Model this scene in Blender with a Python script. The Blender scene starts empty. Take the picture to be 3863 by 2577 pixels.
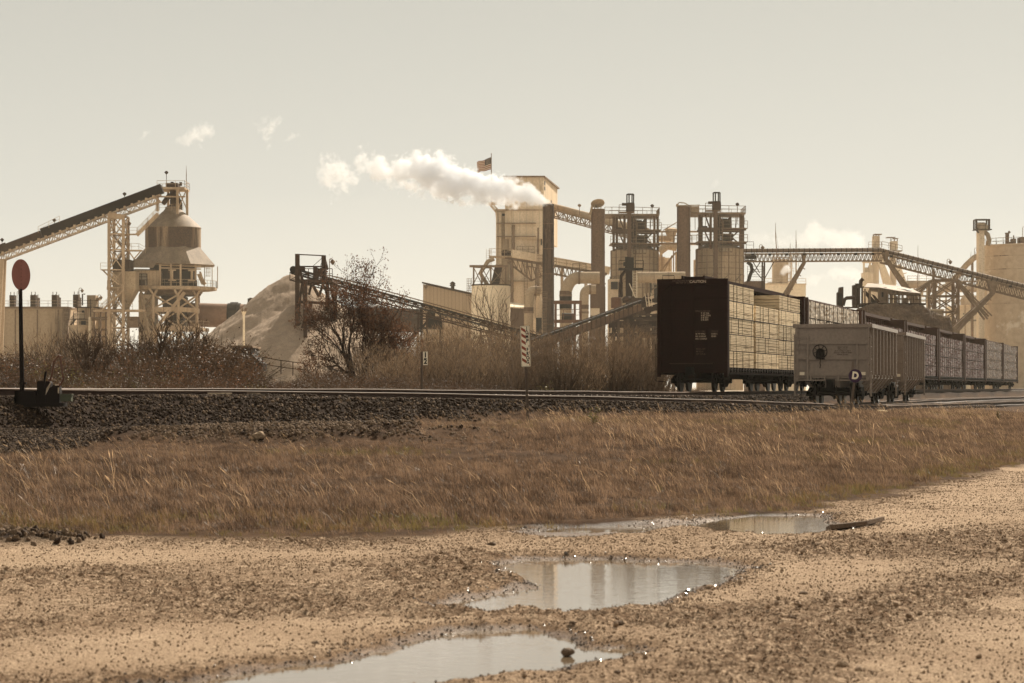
import bpy, math, random
import numpy as np
from mathutils import Vector, Matrix, Quaternion
R = math.radians
rnd = random.Random(7)
sc = bpy.context.scene

# ------------------------------------------------------------------ camera
F, CX, HY, EYE = 9121.0, 1931.5, 1460.0, 1.6      # 85 mm lens on a 36 mm sensor, horizon row, eye height
cam_d = bpy.data.cameras.new("camera")
cam = bpy.data.objects.new("camera", cam_d)
sc.collection.objects.link(cam)
cam.location = (0, 0, EYE)
cam.rotation_euler = (R(90), 0, 0)
cam_d.lens = 85.0
cam_d.sensor_width = 36.0
cam_d.shift_y = (HY - 1288.5) / 3863.0
cam_d.clip_start = 0.2
cam_d.clip_end = 6000
cam_d.dof.use_dof = True
cam_d.dof.focus_distance = 75
cam_d.dof.aperture_fstop = 5.6
sc.camera = cam

# ------------------------------------------------------------------ sun and sky
SUN_AZ, SUN_EL = 26.0, 39.0
sd = Vector((math.sin(R(SUN_AZ)) * math.cos(R(SUN_EL)), math.cos(R(SUN_AZ)) * math.cos(R(SUN_EL)), math.sin(R(SUN_EL))))
sun_d = bpy.data.lights.new("sun", "SUN")
sun_d.energy = 5.0
sun_d.angle = R(0.53)
sun_d.color = (1.0, 0.89, 0.73)
sun = bpy.data.objects.new("sun", sun_d)
sc.collection.objects.link(sun)
sun.rotation_euler = sd.to_track_quat('Z', 'Y').to_euler()
sun.location = (0, 0, 60)

world = bpy.data.worlds.new("World")
sc.world = world
world.use_nodes = True
wn, wl = world.node_tree.nodes, world.node_tree.links
wn.clear()
wo = wn.new("ShaderNodeOutputWorld")
bg = wn.new("ShaderNodeBackground")
sky = wn.new("ShaderNodeTexSky")
sky.sky_type = 'NISHITA'
sky.sun_disc = False
sky.sun_elevation = R(SUN_EL)
sky.sun_rotation = R(SUN_AZ)
sky.dust_density = 2.5
sky.air_density = 1.0
bw = wn.new("ShaderNodeRGBToBW")
pw = wn.new("ShaderNodeMath"); pw.operation = 'POWER'; pw.inputs[1].default_value = 0.10
ml = wn.new("ShaderNodeMath"); ml.operation = 'MULTIPLY'; ml.inputs[1].default_value = 2.10
tint = wn.new("ShaderNodeMix"); tint.data_type = 'RGBA'; tint.blend_type = 'MULTIPLY'
tint.inputs[0].default_value = 1.0
tint.inputs[7].default_value = (1.0, 0.975, 0.868, 1)
stc = wn.new("ShaderNodeTexCoord"); svm = wn.new("ShaderNodeVectorMath"); svm.operation = 'MULTIPLY_ADD'
svm.inputs[1].default_value = (1, 1, .8); svm.inputs[2].default_value = (0, 0, .14)
wl.new(stc.outputs["Generated"], svm.inputs[0]); wl.new(svm.outputs[0], sky.inputs[0])
wl.new(sky.outputs[0], bw.inputs[0]); wl.new(bw.outputs[0], pw.inputs[0]); wl.new(pw.outputs[0], ml.inputs[0])
# the dusty air brightens the sky a little towards the horizon
sxz = wn.new("ShaderNodeSeparateXYZ"); wl.new(stc.outputs["Generated"], sxz.inputs[0])
hor = wn.new("ShaderNodeMapRange"); hor.interpolation_type = 'SMOOTHSTEP'
hor.inputs[1].default_value = 0.0; hor.inputs[2].default_value = .26; hor.inputs[3].default_value = 1.32; hor.inputs[4].default_value = .95
wl.new(sxz.outputs[2], hor.inputs[0])
mh = wn.new("ShaderNodeMath"); mh.operation = 'MULTIPLY'; wl.new(ml.outputs[0], mh.inputs[0]); wl.new(hor.outputs[0], mh.inputs[1])
# added fill: unseen sky behind the camera is brightened to light front faces
rear_fill = wn.new("ShaderNodeMapRange"); rear_fill.interpolation_type = 'SMOOTHSTEP'
rear_fill.inputs[1].default_value = .2; rear_fill.inputs[2].default_value = -.6; rear_fill.inputs[3].default_value = 1.0; rear_fill.inputs[4].default_value = 1.35
wl.new(sxz.outputs[1], rear_fill.inputs[0])
mk = wn.new("ShaderNodeMath"); mk.operation = 'MULTIPLY'; wl.new(mh.outputs[0], mk.inputs[0]); wl.new(rear_fill.outputs[0], mk.inputs[1])
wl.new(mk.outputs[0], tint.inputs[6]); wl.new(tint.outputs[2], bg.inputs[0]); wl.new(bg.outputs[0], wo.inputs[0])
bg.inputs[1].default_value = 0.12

sc.view_settings.view_transform = 'Standard'
sc.view_settings.look = 'None'
sc.view_settings.exposure = 0.9
sc.view_settings.gamma = 1.0
sc.render.engine = 'CYCLES'
sc.cycles.max_bounces = 16
sc.cycles.diffuse_bounces = 3
sc.cycles.glossy_bounces = 3
sc.cycles.transmission_bounces = 4
sc.cycles.volume_bounces = 14
sc.cycles.transparent_max_bounces = 16
sc.cycles.volume_step_rate = 1.0
sc.cycles.volume_max_steps = 256
sc.cycles.use_denoising = True
sc.render.film_transparent = False
sc.cycles.filter_width = 1.5

# ------------------------------------------------------------------ helpers
def at(sx, sy, Y):
    """world point seen at photo pixel (sx, sy), Y metres ahead of the camera"""
    return Vector(((sx - CX) / F * Y, Y, EYE + (HY - sy) / F * Y))

def px(n, Y):
    return n * Y / F

def link(o):
    sc.collection.objects.link(o)
    return o

def tag(o, label, cat, group=None, kind=None):
    o["label"] = label
    o["category"] = cat
    if group: o["group"] = group
    if kind: o["kind"] = kind
    return o

def thing(name, label, cat, loc, group=None):
    o = bpy.data.objects.new(name, None)
    o.empty_display_size = 0.5
    o.location = loc
    link(o)
    return tag(o, label, cat, group)

def world_off(o):
    v = Vector((0, 0, 0))
    while o is not None:
        v += o.location
        o = o.parent
    return v

def dup(o, parent=None, first=True):
    c = o.copy()
    link(c)
    if parent is not None: c.parent = parent
    for ch in [x for x in bpy.data.objects if x.parent == o]:
        dup(ch, c, False)
    return c

M = {}
TANNED = ('frame', 'legs', 'braces', 'posts_and_beams', 'railing', 'walkways', 'floor_ring', 'head_frame', 'truss', 'support_leg', 'walkway', 'pipe_rack', 'lower_stair', 'platform')
class MB:
    """collects shapes into one mesh"""
    def __init__(self):
        self.v, self.f, self.mi, self.cur = [], [], [], 0
    def add(self, vs, fs):
        b = len(self.v)
        self.v.extend([tuple(p) for p in vs])
        for f in fs:
            self.f.append(tuple(b + i for i in f)); self.mi.append(self.cur)
        return self
    def obox(self, c, ax, ay, az):
        c, ax, ay, az = Vector(c), Vector(ax), Vector(ay), Vector(az)
        vs = [c + sx * ax + sy * ay + sz * az for sz in (-1, 1) for sy in (-1, 1) for sx in (-1, 1)]
        return self.add(vs, [(0, 2, 3, 1), (4, 5, 7, 6), (0, 1, 5, 4), (2, 6, 7, 3), (0, 4, 6, 2), (1, 3, 7, 5)])
    def box(self, c, s, rz=0.0):
        ca, sa = math.cos(rz), math.sin(rz)
        return self.obox(c, Vector((ca, sa, 0)) * s[0] / 2, Vector((-sa, ca, 0)) * s[1] / 2, Vector((0, 0, s[2] / 2)))
    def box2(self, a, b):
        a, b = Vector(a), Vector(b)
        return self.box((a + b) / 2, [abs(b[i] - a[i]) for i in range(3)])
    def bar(self, p, q, w, h=None):
        p, q = Vector(p), Vector(q)
        h = h or w
        d = q - p
        L = d.length
        if L < 1e-6: return self
        d /= L
        up = Vector((0, 0, 1)) if abs(d.z) < 0.95 else Vector((0, 1, 0))
        s = d.cross(up).normalized(); u = s.cross(d)
        return self.obox((p + q) / 2, s * w / 2, d * L / 2, u * h / 2)
    def tube(self, pts, r, n=8, caps=True):
        pts = [Vector(p) for p in pts]
        rs = r if isinstance(r, (list, tuple)) else [r] * len(pts)
        vs, fs = [], []
        s = None
        for i, p in enumerate(pts):
            d = (pts[min(i + 1, len(pts) - 1)] - pts[max(i - 1, 0)])
            d = d.normalized() if d.length > 1e-9 else Vector((0, 0, 1))
            if s is None:
                up = Vector((0, 0, 1)) if abs(d.z) < 0.9 else Vector((0, 1, 0))
                s = d.cross(up).normalized()
            else:
                s = (s - d * s.dot(d))
                s = s.normalized() if s.length > 1e-6 else d.orthogonal().normalized()
            u = s.cross(d)
            for k in range(n):
                a = 2 * math.pi * k / n
                vs.append(p + rs[i] * (math.cos(a) * s + math.sin(a) * u))
        for i in range(len(pts) - 1):
            for k in range(n):
                k2 = (k + 1) % n
                fs.append((i * n + k, i * n + k2, (i + 1) * n + k2, (i + 1) * n + k))
        if caps:
            fs.append(tuple(range(n - 1, -1, -1)))
            fs.append(tuple((len(pts) - 1) * n + k for k in range(n)))
        return self.add(vs, fs)
    def lathe(self, c, prof, n=24, a0=0.0, caps=True):
        c = Vector(c)
        vs, fs = [], []
        for r, z in prof:
            for k in range(n):
                a = a0 + 2 * math.pi * k / n
                vs.append(c + Vector((r * math.cos(a), r * math.sin(a), z)))
        m = len(prof)
        for i in range(m - 1):
            for k in range(n):
                k2 = (k + 1) % n
                fs.append((i * n + k, i * n + k2, (i + 1) * n + k2, (i + 1) * n + k))
        if caps:
            fs.append(tuple(range(n - 1, -1, -1)))
            fs.append(tuple((m - 1) * n + k for k in range(n)))
        return self.add(vs, fs)
    def prism(self, pts, ext):
        pts = [Vector(p) for p in pts]; ext = Vector(ext)
        n = len(pts)
        fs = [tuple(range(n - 1, -1, -1)), tuple(range(n, 2 * n))]
        fs += [(i, (i + 1) % n, n + (i + 1) % n, n + i) for i in range(n)]
        return self.add(pts + [p + ext for p in pts], fs)
    # ---- steelwork
    def rail(self, pts, h=1.07, step=1.8, w=0.06):
        pts = [Vector(p) for p in pts]
        Z = Vector((0, 0, 1))
        for a, b in zip(pts, pts[1:]):
            self.bar(a + Z * h, b + Z * h, w); self.bar(a + Z * h * .52, b + Z * h * .52, w * .8)
            n = max(1, round((b - a).length / step))
            for i in range(n + 1):
                p = a.lerp(b, i / n)
                self.bar(p, p + Z * h, w)
        return self
    def lattice(self, x0, x1, y0, y1, zs, w=0.3, b=0.16, cross=True):
        cs = [(x0, y0), (x1, y0), (x1, y1), (x0, y1)]
        for x, y in cs: self.bar((x, y, zs[0]), (x, y, zs[-1]), w)
        for i in range(len(zs)):
            for k in range(4):
                p, q = cs[k], cs[(k + 1) % 4]
                if i: self.bar((*p, zs[i]), (*q, zs[i]), b * 1.25)
                if i < len(zs) - 1:
                    self.bar((*p, zs[i]), (*q, zs[i + 1]), b)
                    if cross: self.bar((*q, zs[i]), (*p, zs[i + 1]), b)
        return self
    def truss(self, p, q, h, wid, n, w=0.14, b=0.09, zig=False):
        """box truss hanging h below the line p-q, wid deep in Y"""
        p, q = Vector(p), Vector(q)
        d = (q - p).normalized()
        side = Vector((0, 0, 1)).cross(d).normalized() * wid / 2
        H = Vector((0, 0, -h))
        for s in (side, -side):
            self.bar(p + s, q + s, w); self.bar(p + s + H, q + s + H, w)
            for i in range(n):
                a, c = p.lerp(q, i / n) + s, p.lerp(q, (i + 1) / n) + s
                if zig:
                    m = (a + c) / 2
                    self.bar(a + H, m, b); self.bar(m, c + H, b)
                else:
                    self.bar(a, a + H, b)
                    self.bar(a + H, c, b) if i % 2 == 0 else self.bar(a, c + H, b)
        for i in range(n + 1):
            a = p.lerp(q, i / n)
            self.bar(a + side + H, a - side + H, b); self.bar(a + side, a - side, b)
        return self
    def ladder(self, p, q, wid=0.45, step=0.32, w=0.05, side=None):
        p, q = Vector(p), Vector(q)
        s = Vector(side or (1, 0, 0)).normalized() * wid / 2
        self.bar(p - s, q - s, w); self.bar(p + s, q + s, w)
        n = max(2, int((q - p).length / step))
        for i in range(1, n):
            c = p.lerp(q, i / n)
            self.bar(c - s, c + s, w * .7)
        return self
    def stair(self, p, q, wid=0.9, n=None, w=0.16, rail=True):
        p, q = Vector(p), Vector(q)
        d = Vector((q.x - p.x, q.y - p.y, 0)).normalized()
        s = Vector((-d.y, d.x, 0)) * wid / 2
        for k in (s, -s):
            self.bar(p + k, q + k, 0.08, w)
            if rail:
                Z = Vector((0, 0, 1.0))
                self.bar(p + k + Z, q + k + Z, .05); self.bar(p + k + Z * .5, q + k + Z * .5, .04)
                for i in range(5): c = p.lerp(q, i / 4) + k; self.bar(c, c + Z, .05)
        n = n or max(3, int(abs(q.z - p.z) / 0.25))
        for i in range(1, n):
            c = p.lerp(q, i / n)
            self.obox(c, s, d * .13, (0, 0, .025))
        return self
    def build(self, name, m, parent=None, smooth=False, label=None):
        if m is M.get('cream') and name in TANNED: m = M['tan']
        off = world_off(parent) if parent is not None else Vector((0, 0, 0))
        me = bpy.data.meshes.new(name)
        va = np.array(self.v, dtype=np.float64).reshape(-1, 3) - np.array(off)
        me.from_pydata(va.tolist(), [], self.f)
        ms = m if isinstance(m, (list, tuple)) else [m]
        for x in ms: me.materials.append(x)
        if len(ms) > 1: me.polygons.foreach_set("material_index", self.mi)
        if smooth:
            me.polygons.foreach_set("use_smooth", [True] * len(me.polygons))
            me.set_sharp_from_angle(angle=R(38))
        me.update()
        o = bpy.data.objects.new(name, me)
        link(o)
        if parent is not None: o.parent = parent
        if label: o["label"] = label
        return o

def text(body, size, m, parent, loc, rot=(R(90), 0, 0), align='CENTER', name="lettering", depth=0.002, sx=1.0, space=1.0, bold=.02):
    c = bpy.data.curves.new(name, 'FONT')
    c.body = body; c.size = size; c.align_x = align; c.align_y = 'CENTER'; c.extrude = depth; c.offset = size * bold
    c.space_line = space
    t_ = bpy.data.objects.new(name, c)
    link(t_)
    me = bpy.data.meshes.new_from_object(t_)
    bpy.data.objects.remove(t_)
    bpy.data.curves.remove(c)
    me.materials.clear(); me.materials.append(m)
    o = bpy.data.objects.new(name, me)
    link(o)
    o.parent = parent
    o.location = loc
    o.rotation_euler = rot
    o.scale = (sx, 1, 1)
    return o

# ------------------------------------------------------------------ materials
def nodes(name):
    m = bpy.data.materials.new(name)
    m.use_nodes = True
    nt = m.node_tree
    nt.nodes.clear()
    return m, nt, nt.nodes.new

def rgba(c): return (c[0], c[1], c[2], 1.0)

def warm(c): return (c[0], c[1] * .95, c[2] * .87)
def mat(name, col, col2=None, scale=1.2, rough=.75, metal=0.0, bump=0.0, bscale=None, streak=False, rust=None, spec=.2, lines=None, contrast=.18):
    """weathered surface: col broken up by col2 (streak = runs down the surface), rust = (colour, amount, scale), lines = (axis, pitch, colour) seams"""
    col = warm(col); col2 = warm(col2) if col2 else None
    m, nt, N = nodes(name)
    L = nt.links.new
    out = N("ShaderNodeOutputMaterial"); b = N("ShaderNodeBsdfPrincipled")
    L(b.outputs[0], out.inputs[0])
    b.inputs["Roughness"].default_value = rough
    b.inputs["Metallic"].default_value = metal
    b.inputs["Specular IOR Level"].default_value = spec
    tc = N("ShaderNodeTexCoord")
    vec = tc.outputs["Object"]
    mp = N("ShaderNodeMapping")
    L(vec, mp.inputs[0])
    if streak: mp.inputs[3].default_value = (1, 1, .1)
    def noise(s, det=6, v=None, r=.62):
        n = N("ShaderNodeTexNoise"); n.inputs["Scale"].default_value = s; n.inputs["Detail"].default_value = det
        n.inputs["Roughness"].default_value = r
        L(v or mp.outputs[0], n.inputs[0]); return n.outputs[0]
    def ramp(v, lo, hi):
        r = N("ShaderNodeMapRange"); r.inputs[1].default_value = lo; r.inputs[2].default_value = hi
        r.interpolation_type = 'SMOOTHSTEP'
        L(v, r.inputs[0]); return r.outputs[0]
    def mix(fac, a, c):
        x = N("ShaderNodeMix"); x.data_type = 'RGBA'
        L(fac, x.inputs[0])
        for s, val in ((6, a), (7, c)):
            if isinstance(val, (tuple, list)): x.inputs[s].default_value = rgba(val)
            else: L(val, x.inputs[s])
        return x.outputs[2]
    c2 = col2 or tuple(x * .7 for x in col)
    c = mix(ramp(noise(scale), .5 - contrast, .5 + contrast), col, c2)
    if rust:
        rc, am, rs = rust
        c = mix(ramp(noise(rs, 8, r=.7), .68 - am * .4, .76 - am * .4), c, rc)
    fine = noise(scale * 9, 3, vec)
    c = mix(ramp(fine, .3, .9), c, tuple(x * .82 for x in c2))
    if lines:
        ax, pitch, lc = lines
        sx = N("ShaderNodeSeparateXYZ"); L(vec, sx.inputs[0])
        k = N("ShaderNodeMath"); k.operation = 'DIVIDE'; k.inputs[1].default_value = pitch
        L(sx.outputs[ax], k.inputs[0])
        fr = N("ShaderNodeMath"); fr.operation = 'FRACT'; L(k.outputs[0], fr.inputs[0])
        lt = N("ShaderNodeMath"); lt.operation = 'LESS_THAN'; lt.inputs[1].default_value = .09; L(fr.outputs[0], lt.inputs[0])
        c = mix(lt.outputs[0], c, lc)
    L(c, b.inputs["Base Color"])
    if bump:
        bp = N("ShaderNodeBump"); bp.inputs["Strength"].default_value = bump; bp.inputs["Distance"].default_value = .05
        L(noise(bscale or scale * 6, 4, vec), bp.inputs["Height"]); L(bp.outputs[0], b.inputs["Normal"])
    return m

def leafmat(name, col, col2, trans=.45, rough=.6, scale=.8):
    m, nt, N = nodes(name)
    L = nt.links.new
    out = N("ShaderNodeOutputMaterial")
    oi = N("ShaderNodeObjectInfo"); geo = N("ShaderNodeNewGeometry")
    no = N("ShaderNodeTexNoise"); no.inputs["Scale"].default_value = scale; L(geo.outputs["Position"], no.inputs[0])
    ad = N("ShaderNodeMath"); ad.operation = 'ADD'; L(no.outputs[0], ad.inputs[0])
    mu = N("ShaderNodeMath"); mu.operation = 'MULTIPLY_ADD'; mu.inputs[1].default_value = .7; mu.inputs[2].default_value = -.35
    L(oi.outputs["Random"], mu.inputs[0]); L(mu.outputs[0], ad.inputs[1])
    mx = N("ShaderNodeMix"); mx.data_type = 'RGBA'; mx.inputs[6].default_value = rgba(col); mx.inputs[7].default_value = rgba(col2)
    mr = N("ShaderNodeMapRange"); mr.inputs[1].default_value = .25; mr.inputs[2].default_value = .75
    L(ad.outputs[0], mr.inputs[0]); L(mr.outputs[0], mx.inputs[0])
    b = N("ShaderNodeBsdfPrincipled"); b.inputs["Roughness"].default_value = rough; b.inputs["Specular IOR Level"].default_value = .1
    L(mx.outputs[2], b.inputs["Base Color"])
    t = N("ShaderNodeBsdfTranslucent"); L(mx.outputs[2], t.inputs[0])
    s = N("ShaderNodeMixShader"); s.inputs[0].default_value = trans
    L(b.outputs[0], s.inputs[1]); L(t.outputs[0], s.inputs[2]); L(s.outputs[0], out.inputs[0])
    return m

M['cream'] = mat("cream_paint", (.72, .60, .46), (.47, .36, .25), .5, .8, streak=True, contrast=.24, rust=((.24, .14, .08), .26, .6))
M['tan'] = mat("dusty_tan_steel", (.50, .385, .275), (.29, .21, .14), .7, .8, streak=True, rust=((.16, .09, .05), .25, .9))
M['clad'] = mat("ribbed_cream_cladding", (.72, .60, .46), (.52, .41, .29), .4, .8, streak=True, contrast=.26, rust=((.30, .20, .12), .22, .5), lines=(0, 1.15, (.46, .36, .255)))
M['white'] = mat("white_paint", (.80, .71, .57), (.66, .56, .43), .3, .8, streak=True)
M['steel'] = mat("dusty_steel", (.24, .17, .115), (.13, .085, .053), .8, .75, rust=((.11, .05, .025), .2, .9))
M['dsteel'] = mat("dark_steel", (.055, .032, .022), (.032, .018, .012), 1.0, .8, spec=.1, rust=((.10, .042, .02), .25, 1.2))
M['black'] = mat("black_steel", (.014, .009, .007), (.009, .006, .005), 1.0, .7, spec=.1)
M['rust'] = mat("rusted_shell", (.14, .085, .055), (.075, .042, .026), .5, .8, streak=True, rust=((.06, .026, .016), .3, .7))
M['rustfree'] = mat("kiln_shell", (.24, .145, .10), (.18, .105, .07), .3, .65)
M['stackrust'] = mat("flaking_stack", (.095, .06, .04), (.04, .024, .016), .5, .85, streak=True, rust=((.016, .0065, .0045), .52, .9))
M['conc'] = mat("stained_concrete", (.44, .345, .25), (.34, .26, .18), .3, .9, streak=True, rust=((.11, .07, .045), .38, .28))
M['silo'] = mat("silo_concrete", (.50, .39, .285), (.42, .32, .225), .12, .9, rust=((.64, .53, .40), .3, .16))
M['bin'] = mat("bin_panels", (.42, .33, .235), (.28, .21, .14), .5, .85, streak=True, rust=((.14, .08, .045), .28, .8))
M['hood'] = mat("sheet_roof", (.28, .215, .16), (.15, .11, .075), .6, .7, streak=True)
M['sheet'] = mat("corrugated_sheet", (.44, .335, .235), (.36, .27, .185), .6, .8, streak=True, lines=(0, .6, (.2, .14, .09)))
M['brownsheet'] = mat("brown_corrugated_sheet", (.11, .07, .045), (.085, .05, .033), .6, .8, streak=True, lines=(0, .5, (.055, .033, .022)))
M['belt'] = mat("belt_cover", (.17, .12, .085), (.12, .08, .055), .5, .7)
M['darkcover'] = mat("dark_belt_cover", (.013, .007, .0055), (.009, .005, .004), .4, .8, spec=.04)
M['glassdark'] = mat("dark_opening", (.02, .013, .01), (.015, .01, .008), 1, .4)
M['glass'] = mat("dusty_pane", (.20, .16, .11), (.14, .11, .075), 2, .3, spec=.5)
M['pile'] = mat("crushed_limestone", (.37, .285, .22), (.235, .178, .135), .9, .95, bump=1.0, bscale=4.5, contrast=.3)
M['mound'] = mat("rubble_slope", (.17, .115, .075), (.06, .036, .024), .6, .95, bump=1.0, bscale=2.0, contrast=.2, streak=False)
M['carbrown'] = mat("freight_car_brown", (.019, .0054, .0038), (.014, .0042, .003), 1.2, .8, spec=.04, rust=((.026, .012, .008), .12, 2.0))
M['carbrown2'] = mat("freight_car_brown_faded", (.075, .036, .022), (.05, .024, .015), 1.2, .65, rust=((.05, .022, .014), .2, 2.0))
M['cargrey'] = mat("gondola_grey", (.255, .20, .162), (.195, .15, .12), .9, .34, spec=.3, streak=True, rust=((.11, .065, .042), .12, 2.0))
M['running'] = mat("running_gear", (.006, .004, .003), (.004, .003, .002), 3, .7, spec=.1)
M['wheel'] = mat("wheel_steel", (.018, .012, .009), (.012, .008, .006), 3, .38, metal=.5)
M['decal'] = mat("stencil_cream", (.55, .44, .33), (.42, .32, .24), 6, .7)
M['decalfade'] = mat("stencil_faded", (.13, .085, .062), (.08, .05, .036), 6, .7)
M['decaldark'] = mat("stencil_dark", (.055, .034, .026), (.045, .028, .02), 6, .7)
M['reflect'] = mat("reflector_white", (.75, .66, .52), (.68, .58, .45), 6, .4)
M['signwhite'] = mat("sign_white", (.86, .77, .62), (.82, .73, .58), 4, .45)
M['signred'] = mat("sign_red", (.30, .075, .042), (.26, .065, .036), 4, .5)
M['signblack'] = mat("sign_black", (.014, .009, .008), (.012, .008, .007), 4, .5)
M['signpurple'] = mat("sign_purple", (.034, .008, .045), (.028, .007, .038), 4, .5)
M['targetred'] = mat("target_red", (.25, .085, .065), (.21, .07, .052), 5, .6)
M['post'] = mat("galvanised_post", (.11, .08, .06), (.085, .06, .045), 4, .55, metal=.2)
M['railweb'] = mat("rail_rust", (.045, .023, .015), (.032, .016, .011), 3, .7)
M['railhead'] = mat("rail_head_worn", (.17, .11, .078), (.11, .072, .05), 4, .62, metal=.0, spec=.15)
M['tie'] = mat("creosoted_tie", (.06, .04, .028), (.035, .022, .016), 4, .85, bump=.5)
M['clip'] = mat("clip_steel", (.2, .14, .1), (.08, .05, .035), 8, .35, metal=.7)
M['galv'] = mat("bare_joint_steel", (.5, .41, .32), (.3, .23, .17), 8, .35, metal=.6)
M['paint'] = mat("white_paint_mark", (.42, .35, .27), (.25, .18, .13), 12, .7)
M['greenbox'] = mat("dull_green_paint", (.075, .085, .055), (.05, .055, .036), 5, .6)
M['bark'] = mat("grey_brown_bark", (.055, .034, .022), (.03, .018, .012), 6, .9, bump=.4)
M['twig'] = mat("twig_brown", (.10, .062, .036), (.06, .036, .022), 3, .7)
M['palestem'] = mat("pale_stem", (.30, .20, .12), (.2, .13, .075), 5, .6)
M['rock'] = mat("pale_rock", (.34, .255, .175), (.24, .17, .115), 9, .9, bump=.6, bscale=30)
M['darkrock'] = mat("muddy_rock", (.17, .115, .075), (.10, .065, .042), 9, .8, bump=.6, bscale=30)
M['ballast'] = mat("ballast_stone", (.075, .048, .032), (.016, .0105, .0075), 5, .85, spec=.08)
M['ballastlight'] = mat("ballast_stone_pale", (.20, .14, .095), (.10, .068, .046), 5, .85, spec=.1)
M['pebble'] = mat("road_pebble", (.30, .21, .14), (.15, .10, .065), 20, .85)
M['pebblewet'] = mat("wet_road_pebble", (.10, .065, .042), (.06, .04, .026), 20, .2, spec=.7)
M['grass'] = leafmat("dead_grass", (.215, .138, .088), (.055, .034, .022), .5, .5, .9)
M['grassgreen'] = leafmat("green_grass", (.12, .098, .036), (.15, .095, .042), .5, .5, .35)
M['straw'] = leafmat("straw_stalk", (.42, .285, .17), (.24, .155, .09), .5, .4, .5)
M['sage'] = leafmat("sage_twig", (.20, .135, .082), (.105, .068, .042), .45, .6, .25)
M['sagedark'] = leafmat("dark_brush_twig", (.115, .078, .05), (.06, .038, .024), .4, .6, .25)
M['deadleaf'] = leafmat("dead_leaf", (.19, .088, .046), (.10, .05, .028), .4, .6, .6)
M['darkleaf'] = leafmat("bramble_leaf", (.12, .068, .038), (.05, .03, .018), .35, .5, .7)
M['greenleaf'] = leafmat("bramble_leaf_green", (.14, .115, .04), (.08, .06, .025), .4, .4, .7)
M['wood'] = mat("sawn_board_ends", (.78, .58, .34), (.60, .43, .24), 4, .75, contrast=.1)
def woodmat():
    m, nt, N = nodes("sawn_board_edges")
    L = nt.links.new
    out = N("ShaderNodeOutputMaterial"); b = N("ShaderNodeBsdfPrincipled"); L(b.outputs[0], out.inputs[0])
    b.inputs["Roughness"].default_value = .75; b.inputs["Specular IOR Level"].default_value = .2
    tc = N("ShaderNodeTexCoord"); mp = N("ShaderNodeMapping"); mp.inputs[3].default_value = (1, .35, 13); L(tc.outputs["Object"], mp.inputs[0])
    n = N("ShaderNodeTexNoise"); n.inputs["Scale"].default_value = 1.6; n.inputs["Detail"].default_value = 4; n.inputs["Roughness"].default_value = .7; L(mp.outputs[0], n.inputs[0])
    r = N("ShaderNodeValToRGB")
    el = r.color_ramp.elements
    el[0].position = .32; el[0].color = (.12, .075, .04, 1); el[1].position = .44; el[1].color = (.64, .48, .30, 1)
    e = el.new(.62); e.color = (.82, .66, .43, 1)
    oi = N("ShaderNodeObjectInfo"); mr = N("ShaderNodeMapRange"); mr.inputs[3].default_value = .78; mr.inputs[4].default_value = 1.08; L(oi.outputs["Random"], mr.inputs[0])
    hs = N("ShaderNodeHueSaturation"); L(mr.outputs[0], hs.inputs["Value"]); L(r.outputs[0], hs.inputs["Color"])
    L(n.outputs[0], r.inputs[0]); L(hs.outputs[0], b.inputs["Base Color"])
    return m
M['wood'] = woodmat()
M['woodshade'] = mat("sawn_boards_shaded", (.20, .125, .07), (.13, .08, .045), 5, .8)  # same boards as wood, with the far side's shade put into the colour
M['strap'] = mat("strap_dark", (.10, .066, .043), (.06, .04, .027), 4, .5)
M['wrapwhite'] = mat("white_wrap", (.66, .56, .45), (.50, .41, .31), 3, .28, bump=.9, bscale=3, spec=.6, streak=True)
M['wrapprint'] = mat("printed_wrap", (.36, .28, .25), (.12, .04, .04), 5, .13, bump=1.0, bscale=6, spec=.7, streak=True, contrast=.12)
M['wrapsilver'] = mat("silver_wrap", (.46, .37, .30), (.26, .19, .155), 7, .14, bump=1.0, bscale=7, spec=.7, streak=True)
M['flagred'] = mat("flag_red", (.20, .04, .03), (.17, .035, .026), 3, .8)
M['flagwhite'] = mat("flag_white", (.66, .56, .45), (.6, .5, .4), 3, .8)
M['flagblue'] = mat("flag_blue", (.032, .024, .035), (.027, .02, .03), 3, .8)
M['foam'] = mat("pale_foam_scrap", (.72, .62, .42), (.6, .5, .32), 12, .9)

# ------------------------------------------------------------------ noise and terrain
def _h(ix, iy, seed):
    n = (ix.astype(np.int64) * 374761393 + iy.astype(np.int64) * 668265263 + seed * 974634777) & 0x7fffffff
    n = (n ^ (n >> 13)) * 1274126177 & 0x7fffffff
    n = (n ^ (n >> 16)) & 0xffff
    return n / 65535.0
def vnoise(x, y, seed=0):
    x0, y0 = np.floor(x), np.floor(y)
    fx, fy = x - x0, y - y0
    fx, fy = fx * fx * (3 - 2 * fx), fy * fy * (3 - 2 * fy)
    a, b = _h(x0, y0, seed), _h(x0 + 1, y0, seed)
    c, d = _h(x0, y0 + 1, seed), _h(x0 + 1, y0 + 1, seed)
    return (a + (b - a) * fx) * (1 - fy) + (c + (d - c) * fx) * fy
def fbm(x, y, seed=0, o=4, g=.5):
    s, a, t = 0, 1, 0
    for i in range(o):
        s = s + a * vnoise(x * 2 ** i + 13.7 * i, y * 2 ** i - 7.1 * i, seed + i); t += a; a *= g
    return s / t
def sstep(a, b, x):
    t = np.clip((x - a) / (b - a), 0, 1)
    return t * t * (3 - 2 * t)

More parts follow.
